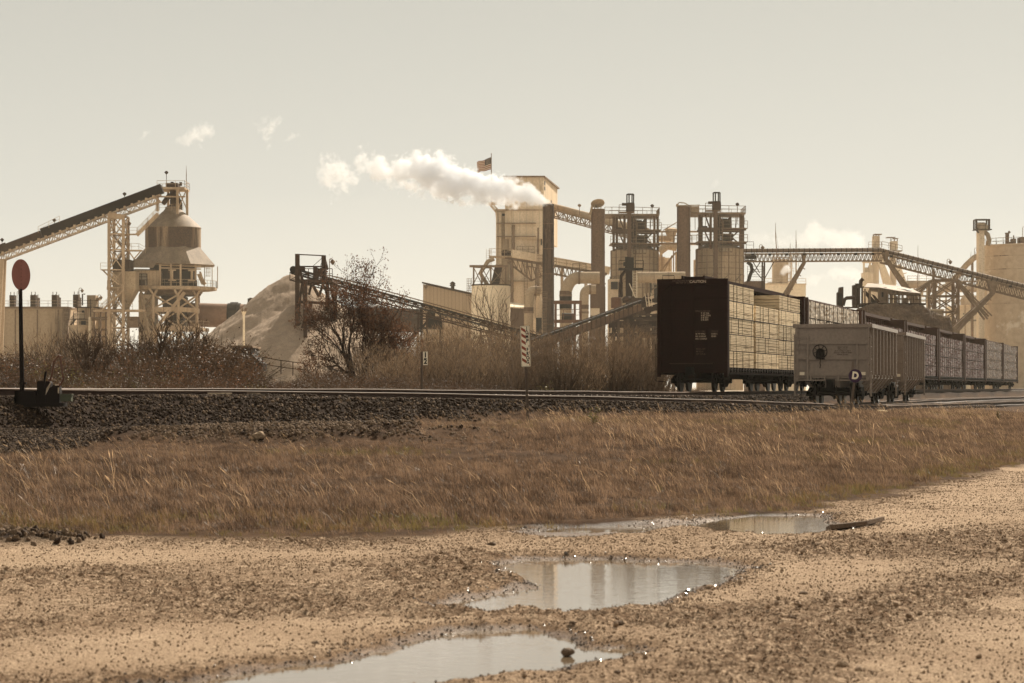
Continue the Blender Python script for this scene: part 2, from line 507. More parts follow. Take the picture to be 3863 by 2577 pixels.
def Xm(Y):
    Y = np.asarray(Y, float)
    return np.where(Y <= 101, -14 + .655 * (Y - 55) - .00406 * (Y - 55) ** 2, 7.53 + .2815 * (Y - 101))
def Zm(Y): return EYE - .035 - .165 * sstep(60, 100, np.asarray(Y, float))
def Xd(Y):
    Y = np.asarray(Y, float)
    t = np.clip((Y - 57) / 40.4, 0, 1)
    h = (2 * t**3 - 3 * t**2 + 1) * -12.71 + (t**3 - 2 * t**2 + t) * 40.4 * .6388 + (-2 * t**3 + 3 * t**2) * 12.9 + (t**3 - t**2) * 40.4 * .255
    far = 12.9 + .255 * (Y - 97.4) + np.where(Y > 126.5, .0011 * (Y - 126.5) ** 2, 0)
    return np.where(Y < 57, Xm(Y), np.where(Y < 97.4, h, far))
def Zd(Y): return EYE - np.interp(np.asarray(Y, float), [0, 57, 67, 77, 87, 97, 400], [.035, .035, .13, .29, .52, .73, .73])
def Xt(Y):
    Y = np.asarray(Y, float)
    return 13.3 + .36 * (Y - 95) + .0005 * (Y - 95) ** 2
def Zt(Y): return EYE - .76 + 0 * np.asarray(Y, float)
TRACKS = [(Xm, Zm, 30, 330), (Xd, Zd, 57, 330), (Xt, Zt, 97, 330)]

EDGE = np.array([(-60, 24.6), (-20, 25.0), (-5.4, 25.6), (-2, 24.9), (.6, 26.6), (2.1, 28.9), (3.7, 30.4), (6.1, 36.7), (10.5, 49.4), (30, 105), (80, 260)])
def edge_y(X): return np.interp(X, EDGE[:, 0], EDGE[:, 1])

def V2W(v):   # overview pixel on the flat road -> ground point
    sx, sy = v[0] * 1.6438, v[1] * 1.6438
    Y = EYE * F / (sy - HY)
    return ((sx - CX) / F * Y, Y)
POOLS = [
    [V2W(p) for p in [(150, 1606), (370, 1566), (570, 1537), (800, 1510), (980, 1462), (1060, 1445), (1215, 1437), (1285, 1462), (1310, 1482), (1400, 1482), (1455, 1490), (1420, 1506), (1330, 1516), (1210, 1536), (1120, 1545), (1010, 1556), (900, 1580), (700, 1600)]],
    [V2W(p) for p in [(1005, 1390), (1080, 1368), (1150, 1358), (1225, 1342), (1228, 1334), (1160, 1318), (1168, 1300), (1150, 1290), (1200, 1281), (1330, 1279), (1500, 1284), (1640, 1288), (1700, 1300), (1640, 1330), (1570, 1358), (1490, 1388), (1360, 1404), (1210, 1402), (1090, 1402)]],
    [V2W(p) for p in [(1560, 1202), (1640, 1190), (1750, 1180), (1860, 1179), (1900, 1186), (1890, 1196), (1960, 1206), (1985, 1205), (1905, 1222), (1820, 1226), (1700, 1223), (1600, 1214)]],
    [V2W(p) for p in [(1170, 1226), (1290, 1207), (1440, 1201), (1575, 1196), (1600, 1207), (1460, 1222), (1300, 1234)]],
]
def poly_sd(X, Y, poly):
    """signed distance, negative inside"""
    P = np.array(poly); n = len(P)
    d = np.full(X.shape, 1e9); ins = np.zeros(X.shape, bool)
    for i in range(n):
        a, b = P[i], P[(i + 1) % n]
        e = b - a
        t = np.clip(((X - a[0]) * e[0] + (Y - a[1]) * e[1]) / (e @ e), 0, 1)
        d = np.minimum(d, (X - a[0] - t * e[0]) ** 2 + (Y - a[1] - t * e[1]) ** 2)
        c = ((a[1] > Y) != (b[1] > Y)) & (X < (b[0] - a[0]) * (Y - a[1]) / (b[1] - a[1] + 1e-12) + a[0])
        ins ^= c
    d = np.sqrt(d)
    return np.where(ins, -d, d)

SMOOTH = [[V2W(p) for p in q] for q in (
    [(1470, 1398), (1690, 1312), (1900, 1285), (2080, 1290), (2060, 1330), (1900, 1372), (1700, 1392)],
    [(1960, 1530), (2180, 1440), (2420, 1350), (2420, 1620), (1960, 1620)],
    [(2450, 1040), (2200, 1112), (2010, 1170), (1950, 1206), (2000, 1228), (2200, 1205), (2450, 1190)],
    [(-100, 1262), (350, 1262), (900, 1268), (860, 1282), (300, 1290), (-100, 1300)],
    [(-100, 1470), (420, 1430), (900, 1420), (1010, 1440), (780, 1490), (450, 1530), (-100, 1545)])]
ROUGH = [[V2W(p) for p in q] for q in (
    [(820, 1300), (1040, 1262), (1190, 1272), (1150, 1300), (1210, 1330), (1120, 1360), (1020, 1385), (880, 1370)],
    [(980, 1400), (1250, 1408), (1480, 1395), (1720, 1400), (1740, 1430), (1500, 1445), (1250, 1428), (1000, 1425)],
    [(1650, 1262), (1900, 1235), (2400, 1215), (2400, 1290), (2100, 1280), (1800, 1285)],
    [(1760, 1400), (2100, 1340), (2400, 1300), (2400, 1350), (2150, 1430), (1900, 1540), (1600, 1570), (1650, 1470)])]
def rough_fn(X, Y):
    r = .48 + .5 * sstep(.45, .66, fbm(X * .5 + 3, Y * .4, 65))
    for P in ROUGH: r = np.maximum(r, sstep(.3, -.25, poly_sd(X, Y, P) + (fbm(X * 2, Y * 2, 66) - .5) * .9))
    for P in SMOOTH: r = r * (1 - .68 * sstep(.3, -.2, poly_sd(X, Y, P) + (fbm(X * 2, Y * 2, 67) - .5) * .7))
    return r

def track_d(X, Y, fx):
    """distance to a centreline, + on its near (right) side"""
    s = (fx(Y + .5) - fx(Y - .5))
    return (X - fx(Y)) / np.sqrt(1 + s * s)

def terrain(X, Y, detail=True):
    """returns height, zone weights: grass, ballast, wet"""
    X, Y = np.asarray(X, float), np.asarray(Y, float)
    e = Y - edge_y(X) + (fbm(X * .9, Y * .9, 5) - .5) * 3.4
    gr = sstep(-.3, .9, e)
    base = .62 * sstep(0, 30, e) + .12 * (fbm(X * .25, Y * .25, 9) - .5) * gr
    far_side = sstep(0, 3, -track_d(X, Y, Xm) - 2)
    base = base * (1 - far_side) + far_side * .75
    z = base
    bal = np.zeros_like(z)
    for fx, fz, y0, y1 in TRACKS:
        d = track_d(X, Y, fx)
        dn = np.abs(d) + (fbm(X * .8, Y * .8, 31) - .5) * .5
        live = (Y > y0 - 1) & (Y < y1)
        h = fz(Y) - .215 - np.maximum(0, dn - 1.75) / 1.75
        k = live & (h > z - .02)
        z = np.where(live, np.maximum(z, h), z)
        bal = np.maximum(bal, np.where(k & (dn < np.where(Y < 66, 6.0, 2.3)), 1.0, 0))
    dm = track_d(X, Y, Xm)
    lim = np.interp(X, [-14, -9, -6.4, -2, 2, 8], [12, 10.8, 6.2, 3.6, 2.2, 2.0]) + (fbm(X * .45, Y * .45, 41) - .5) * 4.5
    spill = sstep(.7, -.5, dm - lim) * sstep(1.6, 2.2, dm) * sstep(95, 80, Y)
    strip = sstep(1.25, .55, np.abs(Y - 50.2 - .35 * (X + 4) + (fbm(X * .4, Y * .4, 44) - .5) * 4) / 3.0) * sstep(.5, -2.5, X) * sstep(.36, .5, fbm(X * .7, Y * .7, 48))
    bal = np.maximum(bal, np.maximum(spill, strip * .8))
    z = z + strip * (1 - spill) * .22
    # loose pile of rubble at the left of the road edge
    rub = sstep(.9, .3, np.hypot((X + 5.4) / 1.5, (Y - 24.8) / 1.1) + (fbm(X * 2, Y * 2, 47) - .5) * .5)
    bal = np.maximum(bal, rub); z = z + rub * .10
    wet = np.zeros_like(z)
    road = 1 - gr
    if detail:
        z = z + road * ((fbm(X * .5, Y * .5, 61) - .5) * .05 + (fbm(X * 3, Y * 3, 62, 4, .6) - .5) * .05 + (fbm(X * 8, Y * 8, 64, 3, .6) - .5) * .016)
        rough = rough_fn(X, Y) * road
        z = z + rough * (fbm(X * 7, Y * 7, 63, 4, .7) - .42) * .13
    for i, P in enumerate(POOLS):
        sdv = poly_sd(X, Y, P) - .02 + (fbm(X * 3.2, Y * 3.2, 71 + i, 3, .6) - .5) * .28
        dip = sstep(.2, -.2, sdv) * (1.0 if i < 3 else .5)
        z = z * (1 - dip) + dip * -.06
        z = z + .018 * np.exp(-((sdv - .3) / .2) ** 2)
        wet = np.maximum(wet, sstep(.3, .0, sdv))
    # soaked grass margin left of the farthest puddle
    m = sstep(.9, .2, np.hypot((X - .9) / 1.7, (Y - 27.7) / .9))
    wet = np.maximum(wet, m)
    if detail: z = z - m * .03
    return z, gr, bal, wet

def terr_z(x, y):
    return float(terrain(np.array([x]), np.array([y]))[0][0])

# ground sheet: fine near the road, coarse towards the horizon
ys = [-40., -20, -8, 0, 5, 8.5]
while ys[-1] < 45: ys.append(ys[-1] + .0032 * ys[-1])
while ys[-1] < 140: ys.append(ys[-1] + .0065 * ys[-1])
while ys[-1] < 2600: ys.append(ys[-1] * 1.08)
ys = np.array(ys)
uu = np.linspace(-1, 1, 421)
uu = np.sign(uu) * (.62 * np.abs(uu) + .38 * np.abs(uu) ** 5)
YY = np.repeat(ys[:, None], len(uu), 1)
XX = uu[None, :] * (5 + .42 * np.abs(YY) + np.where(YY < 8, 8, 0))
zz, gg, bb, ww = terrain(XX, YY)
nr, nc = XX.shape
gverts = np.stack([XX, YY, zz], -1).reshape(-1, 3)
ii = np.arange(nr * nc).reshape(nr, nc)
gf = np.stack([ii[:-1, :-1], ii[:-1, 1:], ii[1:, 1:], ii[1:, :-1]], -1).reshape(-1, 4)
me = bpy.data.meshes.new("ground")
me.vertices.add(len(gverts)); me.vertices.foreach_set("co", gverts.ravel())
me.loops.add(gf.size); me.loops.foreach_set("vertex_index", gf.ravel().astype(np.int32))
me.polygons.add(len(gf)); me.polygons.foreach_set("loop_start", (np.arange(len(gf)) * 4).astype(np.int32))
me.polygons.foreach_set("use_smooth", np.ones(len(gf), bool))
yd = sstep(128, 150, YY) * sstep(-10, -16, track_d(XX, YY, Xm)); rg = np.zeros_like(zz); k_ = (YY > 8) & (YY < 60); rg[k_] = rough_fn(XX[k_], YY[k_])
for nm, arr in (("grass", gg), ("ballast", bb), ("wet", ww), ("rough", rg), ("yard", yd)):
    a = me.attributes.new(nm, 'FLOAT', 'POINT'); a.data.foreach_set("value", arr.ravel().astype(np.float32))
me.update(); me.validate()

def ground_mat():
    m, nt, N = nodes("road_soil_and_ballast")
    L = nt.links.new
    out = N("ShaderNodeOutputMaterial"); b = N("ShaderNodeBsdfPrincipled"); L(b.outputs[0], out.inputs[0])
    tc = N("ShaderNodeTexCoord"); P = tc.outputs["Object"]
    def noise(s, d=6, r=.6):
        n = N("ShaderNodeTexNoise"); n.inputs["Scale"].default_value = s; n.inputs["Detail"].default_value = d; n.inputs["Roughness"].default_value = r
        L(P, n.inputs[0]); return n.outputs[0]
    def ramp(v, lo, hi):
        r = N("ShaderNodeMapRange"); r.interpolation_type = 'SMOOTHSTEP'; r.inputs[1].default_value = lo; r.inputs[2].default_value = hi
        L(v, r.inputs[0]); return r.outputs[0]
    def mix(f, a, c):
        x = N("ShaderNodeMix"); x.data_type = 'RGBA'
        L(f, x.inputs[0])
        for s, val in ((6, a), (7, c)):
            if isinstance(val, tuple): x.inputs[s].default_value = rgba(val)
            else: L(val, x.inputs[s])
        return x.outputs[2]
    def attr(n):
        a = N("ShaderNodeAttribute"); a.attribute_name = n; return a.outputs["Fac"]
    road = mix(ramp(noise(.6), .35, .65), (.54, .405, .285), (.42, .305, .21))
    road = mix(ramp(noise(85, 2, .6), .46, .60), road, (.22, .15, .095))
    def mul(a, c):
        k = N("ShaderNodeMath"); k.operation = 'MULTIPLY'; L(a, k.inputs[0]); L(c, k.inputs[1]); return k.outputs[0]
    rgh = attr("rough")
    road = mix(mul(ramp(noise(13, 5, .7), .40, .60), rgh), road, (.16, .10, .062))
    fl_ = N("ShaderNodeMath"); fl_.operation = 'MULTIPLY_ADD'; fl_.inputs[1].default_value = .75; fl_.inputs[2].default_value = .2; L(rgh, fl_.inputs[0])
    road = mix(mul(ramp(noise(42, 3, .7), .46, .58), fl_.outputs[0]), road, (.085, .055, .034))
    soil = mix(ramp(noise(1.4), .35, .65), (.085, .05, .03), (.05, .03, .018))
    stone = mix(ramp(noise(16, 4, .7), .4, .6), (.04, .027, .02), (.015, .010, .008))
    c = mix(attr("grass"), road, soil)
    c = mix(attr("yard"), c, mix(ramp(noise(.05), .35, .65), (.60, .515, .41), (.49, .41, .32)))
    c = mix(attr("ballast"), c, stone)
    wet = attr("wet")
    dk = N("ShaderNodeMix"); dk.data_type = 'RGBA'; dk.blend_type = 'MULTIPLY'; dk.inputs[7].default_value = (.42, .34, .27, 1)
    L(wet, dk.inputs[0]); L(c, dk.inputs[6])
    L(dk.outputs[2], b.inputs["Base Color"])
    rr = N("ShaderNodeMapRange"); rr.inputs[3].default_value = .9; rr.inputs[4].default_value = .42; rr.inputs[1].default_value = .6; L(wet, rr.inputs[0])
    L(rr.outputs[0], b.inputs["Roughness"])
    sp = N("ShaderNodeMapRange"); sp.inputs[3].default_value = .02; sp.inputs[4].default_value = .1; sp.inputs[1].default_value = .6; L(wet, sp.inputs[0])
    L(sp.outputs[0], b.inputs["Specular IOR Level"])
    bp = N("ShaderNodeBump"); bp.inputs["Strength"].default_value = .9; bp.inputs["Distance"].default_value = .03
    L(noise(38, 5, .75), bp.inputs["Height"]); L(bp.outputs[0], b.inputs["Normal"])
    return m
me.materials.append(ground_mat())
ground = link(bpy.data.objects.new("ground", me))
ground["kind"] = "structure"

# water of the three puddles
def water_mat():
    m, nt, N = nodes("muddy_water")
    L = nt.links.new
    out = N("ShaderNodeOutputMaterial"); b = N("ShaderNodeBsdfPrincipled"); L(b.outputs[0], out.inputs[0])
    b.inputs["Base Color"].default_value = (.13, .095, .062, 1)
    b.inputs["Roughness"].default_value = .03
    b.inputs["IOR"].default_value = 2.0
    b.inputs["Specular IOR Level"].default_value = 1.0
    tc = N("ShaderNodeTexCoord"); mp = N("ShaderNodeMapping"); mp.inputs[3].default_value = (3.5, 9, 1); L(tc.outputs["Object"], mp.inputs[0])
    n = N("ShaderNodeTexNoise"); n.inputs["Scale"].default_value = 1.6; n.inputs["Detail"].default_value = 3; L(mp.outputs[0], n.inputs[0])
    bp = N("ShaderNodeBump"); bp.inputs["Strength"].default_value = .055; bp.inputs["Distance"].default_value = .02
    L(n.outputs[0], bp.inputs["Height"]); L(bp.outputs[0], b.inputs["Normal"])
    return m
WATER = water_mat()
for i, P in enumerate(POOLS):
    P = np.array(P)
    x0, y0 = P.min(0) - .35; x1, y1 = P.max(0) + .35
    zw = -.022 - .004 * (i == 3)
    w = MB().add([(x0, y0, zw), (x1, y0, zw), (x1, y1, zw), (x0, y1, zw)], [(0, 1, 2, 3)])
    o = w.build("puddle_water", WATER)
    o["kind"] = "structure"
# ------------------------------------------------------------------ scattering of what nobody could count
def scatter(name, protos, pts, rots, scl, idx, label, cat):
    col = bpy.data.collections.new(name + "_source")
    for i, p in enumerate(protos):
        p.name = "%s_%02d" % (name, i)
        col.objects.link(p)
    me = bpy.data.meshes.new(name)
    n = len(pts)
    me.vertices.add(n)
    me.vertices.foreach_set("co", np.asarray(pts, np.float32).ravel())
    a = me.attributes.new("rot", 'FLOAT_VECTOR', 'POINT'); a.data.foreach_set("vector", np.asarray(rots, np.float32).ravel())
    a = me.attributes.new("scl", 'FLOAT_VECTOR', 'POINT')
    s = np.asarray(scl, np.float32)
    if s.ndim == 1: s = np.repeat(s[:, None], 3, 1)
    a.data.foreach_set("vector", np.ascontiguousarray(s).ravel())
    a = me.attributes.new("idx", 'INT', 'POINT'); a.data.foreach_set("value", np.asarray(idx, np.int32))
    o = link(bpy.data.objects.new(name, me))
    ng = bpy.data.node_groups.new(name + "_nodes", 'GeometryNodeTree')
    ng.interface.new_socket("Geometry", in_out='INPUT', socket_type='NodeSocketGeometry')
    ng.interface.new_socket("Geometry", in_out='OUTPUT', socket_type='NodeSocketGeometry')
    N, L = ng.nodes.new, ng.links.new
    gi, go = N("NodeGroupInput"), N("NodeGroupOutput")
    ip = N("GeometryNodeInstanceOnPoints")
    ci = N("GeometryNodeCollectionInfo")
    ci.inputs["Collection"].default_value = col
    ci.inputs["Separate Children"].default_value = True
    ci.inputs["Reset Children"].default_value = True
    def na(nm, ty):
        x = N("GeometryNodeInputNamedAttribute"); x.data_type = ty; x.inputs[0].default_value = nm; return x.outputs[0]
    er = N("FunctionNodeEulerToRotation")
    L(na("rot", 'FLOAT_VECTOR'), er.inputs[0])
    L(gi.outputs[0], ip.inputs["Points"]); L(ci.outputs[0], ip.inputs["Instance"])
    ip.inputs["Pick Instance"].default_value = True
    L(na("idx", 'INT'), ip.inputs["Instance Index"])
    L(er.outputs[0], ip.inputs["Rotation"]); L(na("scl", 'FLOAT_VECTOR'), ip.inputs["Scale"])
    L(ip.outputs[0], go.inputs[0])
    md = o.modifiers.new("scatter", 'NODES'); md.node_group = ng
    tag(o, label, cat, kind="stuff")
    return o

def src(mb, m, smooth=False):
    me = bpy.data.meshes.new("source")
    me.from_pydata(mb.v, [], mb.f)
    for x in (m if isinstance(m, (list, tuple)) else [m]): me.materials.append(x)
    if isinstance(m, (list, tuple)): me.polygons.foreach_set("material_index", mb.mi)
    if smooth: me.polygons.foreach_set("use_smooth", [True] * len(me.polygons))
    me.update()
    return bpy.data.objects.new("source", me)

import bmesh
def stone_mb(seed, flat=.6, sub=1, j=.3):
    r = random.Random(seed)
    bm = bmesh.new()
    bmesh.ops.create_icosphere(bm, subdivisions=sub, radius=1)
    ax = [r.uniform(.7, 1.15), r.uniform(.6, 1.0), r.uniform(flat * .7, flat * 1.2)]
    # chip planes off
    for _ in range(6):
        nrm = Vector((r.gauss(0, 1), r.gauss(0, 1), r.gauss(0, 1))).normalized()
        k = r.uniform(.55, .85)
        for v in bm.verts:
            d = v.co.dot(nrm)
            if d > k: v.co -= nrm * (d - k) * .9
    mb = MB()
    bm.verts.ensure_lookup_table()
    vs = [Vector((v.co.x * ax[0], v.co.y * ax[1], v.co.z * ax[2])) * (1 + r.uniform(-j, j) * .3) for v in bm.verts]
    mb.add(vs, [tuple(v.index for v in f.verts) for f in bm.faces])
    bm.free()
    return mb

rng = np.random.default_rng(11)
def in_view(X, Y, m=1.16, pad=1.0):
    return np.abs(X) < .2118 * Y * m + pad

def cand(n, y0, y1, m=1.16, pad=1.0, power=1.0):
    """random ground points in the wedge the place is seen from, uniform per square metre"""
    W = .2118 * y1 * m + pad
    Y = np.sqrt(rng.uniform(y0 ** 2, y1 ** 2, n)) if power == 1 else y0 + (y1 - y0) * rng.uniform(0, 1, n) ** power
    X = rng.uniform(-1, 1, n) * (.2118 * Y * m + pad)
    return X, Y

# ballast
X, Y = cand(620000, 22, 120)
z, g, b, w = terrain(X, Y)
keep = (rng.uniform(0, 1, len(X)) < b * .95) & (track_d(X, Y, Xm) > -3.2)
far = (Y > 80) & (rng.uniform(0, 1, len(X)) < .35)
keep &= ~far
X, Y, z = X[keep], Y[keep], z[keep]
n = len(X)
pr = [src(stone_mb(100 + i, .7), M['ballast']) for i in range(6)] + [src(stone_mb(120 + i, .7), M['ballastlight']) for i in range(3)]
sz = rng.uniform(.028, .062, n) * np.where(Y > 60, 1.25, 1.0)
scatter("ballast_stones", pr, np.stack([X, Y, z + sz * .25], 1), rng.uniform(0, 6.28, (n, 3)), sz,
        np.where(rng.uniform(0, 1, n) < np.where((Y > 45) & (Y < 55) & (X > -7.5) & (track_d(X, Y, Xm) > 5.5), .85, np.where(Y < 30, .7, .2)), rng.integers(6, 9, n), rng.integers(0, 6, n)), "dark angular crushed stone ballast along the tracks", "ballast")

# road pebbles and clods
X, Y = cand(560000, 11.5, 46, m=1.1)
z, g, b, w = terrain(X, Y)
road = (g < .55)
dens = rough_fn(X, Y) * .95 + .05
near_pool = np.min([np.abs(poly_sd(X, Y, P) - .15) for P in POOLS], 0)
dens = np.maximum(dens, .8 * sstep(.5, .1, near_pool))
inw = np.min([poly_sd(X, Y, P) for P in POOLS], 0) < -.18
keep = road & (rng.uniform(0, 1, len(X)) < dens) & ((~inw) | (rng.uniform(0, 1, len(X)) < .004))
X, Y, z, w = X[keep], Y[keep], z[keep], w[keep]
n = len(X)
pr = [src(stone_mb(200 + i, .75, 1), M['pebble']) for i in range(5)] + [src(stone_mb(220 + i, .75, 1), M['pebblewet']) for i in range(4)]
sz = .004 + .010 * rng.uniform(0, 1, n) ** 2.5 + (rng.uniform(0, 1, n) < .004 + .03 * sstep(.8, 1, rough_fn(X, Y))) * (.004 + .022 * rng.uniform(0, 1, n) ** 2)
scatter("road_gravel", pr, np.stack([X, Y, z + sz * .35], 1), rng.uniform(0, 6.28, (n, 3)), sz,
        np.where(w > rng.uniform(.2, .8, n), rng.integers(5, 9, n), rng.integers(0, 5, n)), "loose pebbles and clods on the caliche road", "gravel")

# grass
def tuft(seed, nb, hmin, hmax, wd, spread, lean, m, seedhead=0.0):
    r = random.Random(seed)
    mb = MB()
    for _ in range(nb):
        a = r.uniform(0, 6.28); rad = spread * math.sqrt(r.random())
        p = Vector((rad * math.cos(a), rad * math.sin(a), -.02))
        h = r.uniform(hmin, hmax)
        d = Vector((-lean + r.gauss(0, .32), r.gauss(0, .3), 1)).normalized()
        bend = Vector((-lean * .8 + r.gauss(0, .3), r.gauss(0, .25), -.15))
        t = Vector((math.cos(a + 1.3), math.sin(a + 1.3), 0)) * wd * r.uniform(.6, 1.2) / 2
        p1 = p + d * h * .55; p2 = p + d * h + bend * h * .4
        mb.add([p - t, p + t, p1 + t * .8, p1 - t * .8, p2], [(0, 1, 2, 3), (3, 2, 4)])
        if r.random() < seedhead:
            q = p2; e = (p2 - p1).normalized()
            mb.add([q - t * 2.2, q + e * .05, q + t * 2.2, q - e * .05], [(0, 1, 2, 3)])
    return src(mb, m)
tufts = [tuft(300 + i, 30, .04, .14, .006, .13, .25, M['grass']) for i in range(5)]
tufts += [tuft(320 + i, 30, .05, .14, .007, .12, .15, M['grassgreen']) for i in range(3)]
tufts += [tuft(340 + i, 3, .16, .36, .0055, .10, .55, M['straw'], .5) for i in range(4)]
X, Y = cand(260000, 24, 100, m=1.14)
z, g, b, w = terrain(X, Y)
dm, dd = track_d(X, Y, Xm), track_d(X, Y, Xd)
gate = (g > rng.uniform(.25, .9, len(X))) & (b < rng.uniform(.25, .9, len(X))) & ((dm > 2.6) | (dm < -4)) & (Y < np.where(dm < 0, 74, 100))
pools = np.min([poly_sd(X, Y, P) for P in POOLS[:3]], 0)
gate &= pools > .12
patch = fbm(X * .35, Y * .35, 91)
gate &= rng.uniform(0, 1, len(X)) < (.12 + .88 * sstep(-.5, 3.5, Y - edge_y(X) + (fbm(X * 1.6, Y * 1.6, 93) - .5) * 3)) * np.clip(.35 + 2.0 * (patch - .3), .12, 1) * np.where(w > .5, .55, 1)
X, Y, z, w = X[gate], Y[gate], z[gate], w[gate]
n = len(X)
e = Y - edge_y(X)
green = np.clip(.75 * sstep(5, .5, e) * sstep(.35, .6, fbm(X * .7, Y * .7, 95)) + .3 * sstep(.6, .75, fbm(X * .3, Y * .3, 97)), 0, .8)
u = rng.uniform(0, 1, n)
stalk = rng.uniform(0, 1, n) < .015 + .09 * sstep(.5, .7, fbm(X * .4, Y * .4, 99))
idx = np.where(stalk, rng.integers(8, 12, n), np.where(u < green, rng.integers(5, 8, n), rng.integers(0, 5, n)))
s = rng.uniform(.5, 1.6, n) * (.55 + .55 * sstep(0, 3, e)) * (.6 + .8 * fbm(X * .5, Y * .5, 101)) * (1 - .5 * sstep(40, 46, Y) * sstep(2, -2, X))
rot = np.stack([rng.normal(0, .1, n), rng.normal(0, .1, n), rng.normal(0, .55, n)], 1)
scatter("dry_grass", tufts, np.stack([X, Y, z - .01], 1), rot, s, idx, "brown windblown winter grass between road and railway", "grass")

# ------------------------------------------------------------------ railway tracks
PROF = [(-.075, 0), (.075, 0), (.075, .012), (.012, .03), (.010, .135), (.036, .148), (.036, .178), (.026, .186), (-.026, .186), (-.036, .178), (-.036, .148), (-.010, .135), (-.012, .03), (-.075, .012)]
def sweep_rail(fx, fz, y0, y1, off, parent):
    mb = MB()
    ys_ = list(np.arange(y0, y1, 1.0)) + [y1]
    n = len(PROF)
    rings = []
    for y in ys_:
        s = float(fx(y + .3) - fx(y - .3)) / .6
        d = Vector((s, 1, 0)).normalized(); r = Vector((d.y, -d.x, 0))
        wob = .006 * math.sin(y * .9 + off) + .004 * math.sin(y * .37 + 2 * off)
        c = Vector((float(fx(y)), y, float(fz(y)) - .186 + wob)) + r * off
        rings.append([c + r * px_ + Vector((0, 0, pz)) for px_, pz in PROF])
    vs = [p for ring in rings for p in ring]
    b0 = len(mb.v)
    for i in range(len(ys_) - 1):
        for k in range(n):
            k2 = (k + 1) % n
            mb.cur = 1 if 5 <= k <= 9 else 0
            mb.f.append((i * n + k, i * n + k2, (i + 1) * n + k2, (i + 1) * n + k)); mb.mi.append(mb.cur)
    mb.cur = 0
    mb.v = [tuple(p) for p in vs]
    mb.f.append(tuple(range(n - 1, -1, -1))); mb.mi.append(0)
    return mb.build("rail", [M['railweb'], M['railhead']], parent)

def tie_mb():
    mb = MB()
    mb.box((0, 0, -.10), (2.6, .22, .17))
    mb.cur = 1
    for s in (-1, 1):
        mb.box((s * .7525, 0, -.008), (.36, .17, .018))
        for t in (-1, 1):
            c = Vector((s * .7525 + t * .105, 0, 0))
            mb.tube([c + Vector((0, -.06, .0)), c + Vector((t * .02, -.05, .045)), c + Vector((t * .02, .03, .05)), c + Vector((-t * .025, .06, .03)), c + Vector((-t * .03, .0, .022))], .012, 5)
    return mb
def track(label, fx, fz, y0, y1, ty0, nties, joints=()):
    root = thing("railway_track", label, "railway track", (float(fx(max(y0, 57))), max(y0, 57), float(fz(max(y0, 57))) - .186))
    for off in (-.7525, .7525): sweep_rail(fx, fz, y0, y1, off, root)
    proto = None
    y = ty0
    ro = world_off(root)
    for i in range(nties):
        s = float(fx(y + .3) - fx(y - .3)) / .6
        pos = Vector((float(fx(y)), y, float(fz(y)) - .188))
        if proto is None:
            proto = tie_mb().build("sleeper", [M['tie'], M['clip']], None)
            proto.parent = root; o = proto
        else:
            o = proto.copy(); link(o); o.parent = root
        o.location = pos - ro
        o.rotation_euler = (0, 0, -math.atan(s) + rnd.uniform(-.02, .02))
        y += .62 / math.sqrt(1 + s * s)
    for (y, nm) in joints:
        s = float(fx(y + .3) - fx(y - .3)) / .6
        d = Vector((s, 1, 0)).normalized(); r = Vector((d.y, -d.x, 0))
        c = Vector((float(fx(y)), y, float(fz(y)) - .186)) + r * .7525
        mb = MB()
        if nm == "joint_bar":
            mb.obox(c + r * .026 + Vector((0, 0, .082)), r * .012, d * .46, (0, 0, .055))
            mb.obox(c + r * .055 + Vector((0, 0, .03)), r * .02, d * .46, (0, 0, .012))
            for k in range(6):
                q = c + r * .04 + d * (-.38 + k * .152) + Vector((0, 0, .085))
                mb.tube([q, q + r * .03], .02, 6)
            mb.build("joint_bar", M['galv'] if y < 70 else M['railhead'], root)
        else:
            mb.obox(c + r * .013 + Vector((0, 0, .085)), r * .003, d * .26, (0, 0, .062))
            o = mb.build("painted_patch", M['paint'], root)
            t = text("T 196", .10, M['decaldark'], o, c + r * .0175 + Vector((0, 0, .085)) - world_off(o), (R(90), 0, R(90) - math.atan2(d.x, d.y)))
    return root
def y_on_near_rail(fx, sx):
    yy = np.linspace(50, 110, 6001)
    s = (fx(yy + .3) - fx(yy - .3)) / .6
    k = np.sqrt(1 + s * s)
    X = fx(yy) + .7525 / k; Yp = yy - .7525 * s / k
    return float(yy[np.argmin(np.abs(CX + F * X / Yp - sx))])
track("main line curving from the left edge to the lumber train", Xm, Zm, 40, 320, 57.5, 100)
track("siding that branches towards the camera under the grey gondola cars", Xd, Zd, 57.2, 300, 57.7, 98,
      [(y_on_near_rail(Xd, 826), "joint_bar"), (y_on_near_rail(Xd, 955), "painted_patch"), (y_on_near_rail(Xd, 2630), "joint_bar"), (y_on_near_rail(Xd, 2870), "joint_bar")])
track("yard track running off to the right beside the gondola cars", Xt, Zt, 98, 300, 98.5, 40)

# ------------------------------------------------------------------ signs beside the track
def rrect(w, h, r, n=5):
    pts = []
    for cx_, cy_, a0 in ((w / 2 - r, h / 2 - r, 0), (-w / 2 + r, h / 2 - r, 90), (-w / 2 + r, -h / 2 + r, 180), (w / 2 - r, -h / 2 + r, 270)):
        for k in range(n + 1):
            a = R(a0 + 90 * k / n); pts.append((cx_ + r * math.cos(a), cy_ + r * math.sin(a)))
    return pts

def tilt(o, deg_y, rz=0): o.rotation_euler = (0, R(deg_y), R(rz))

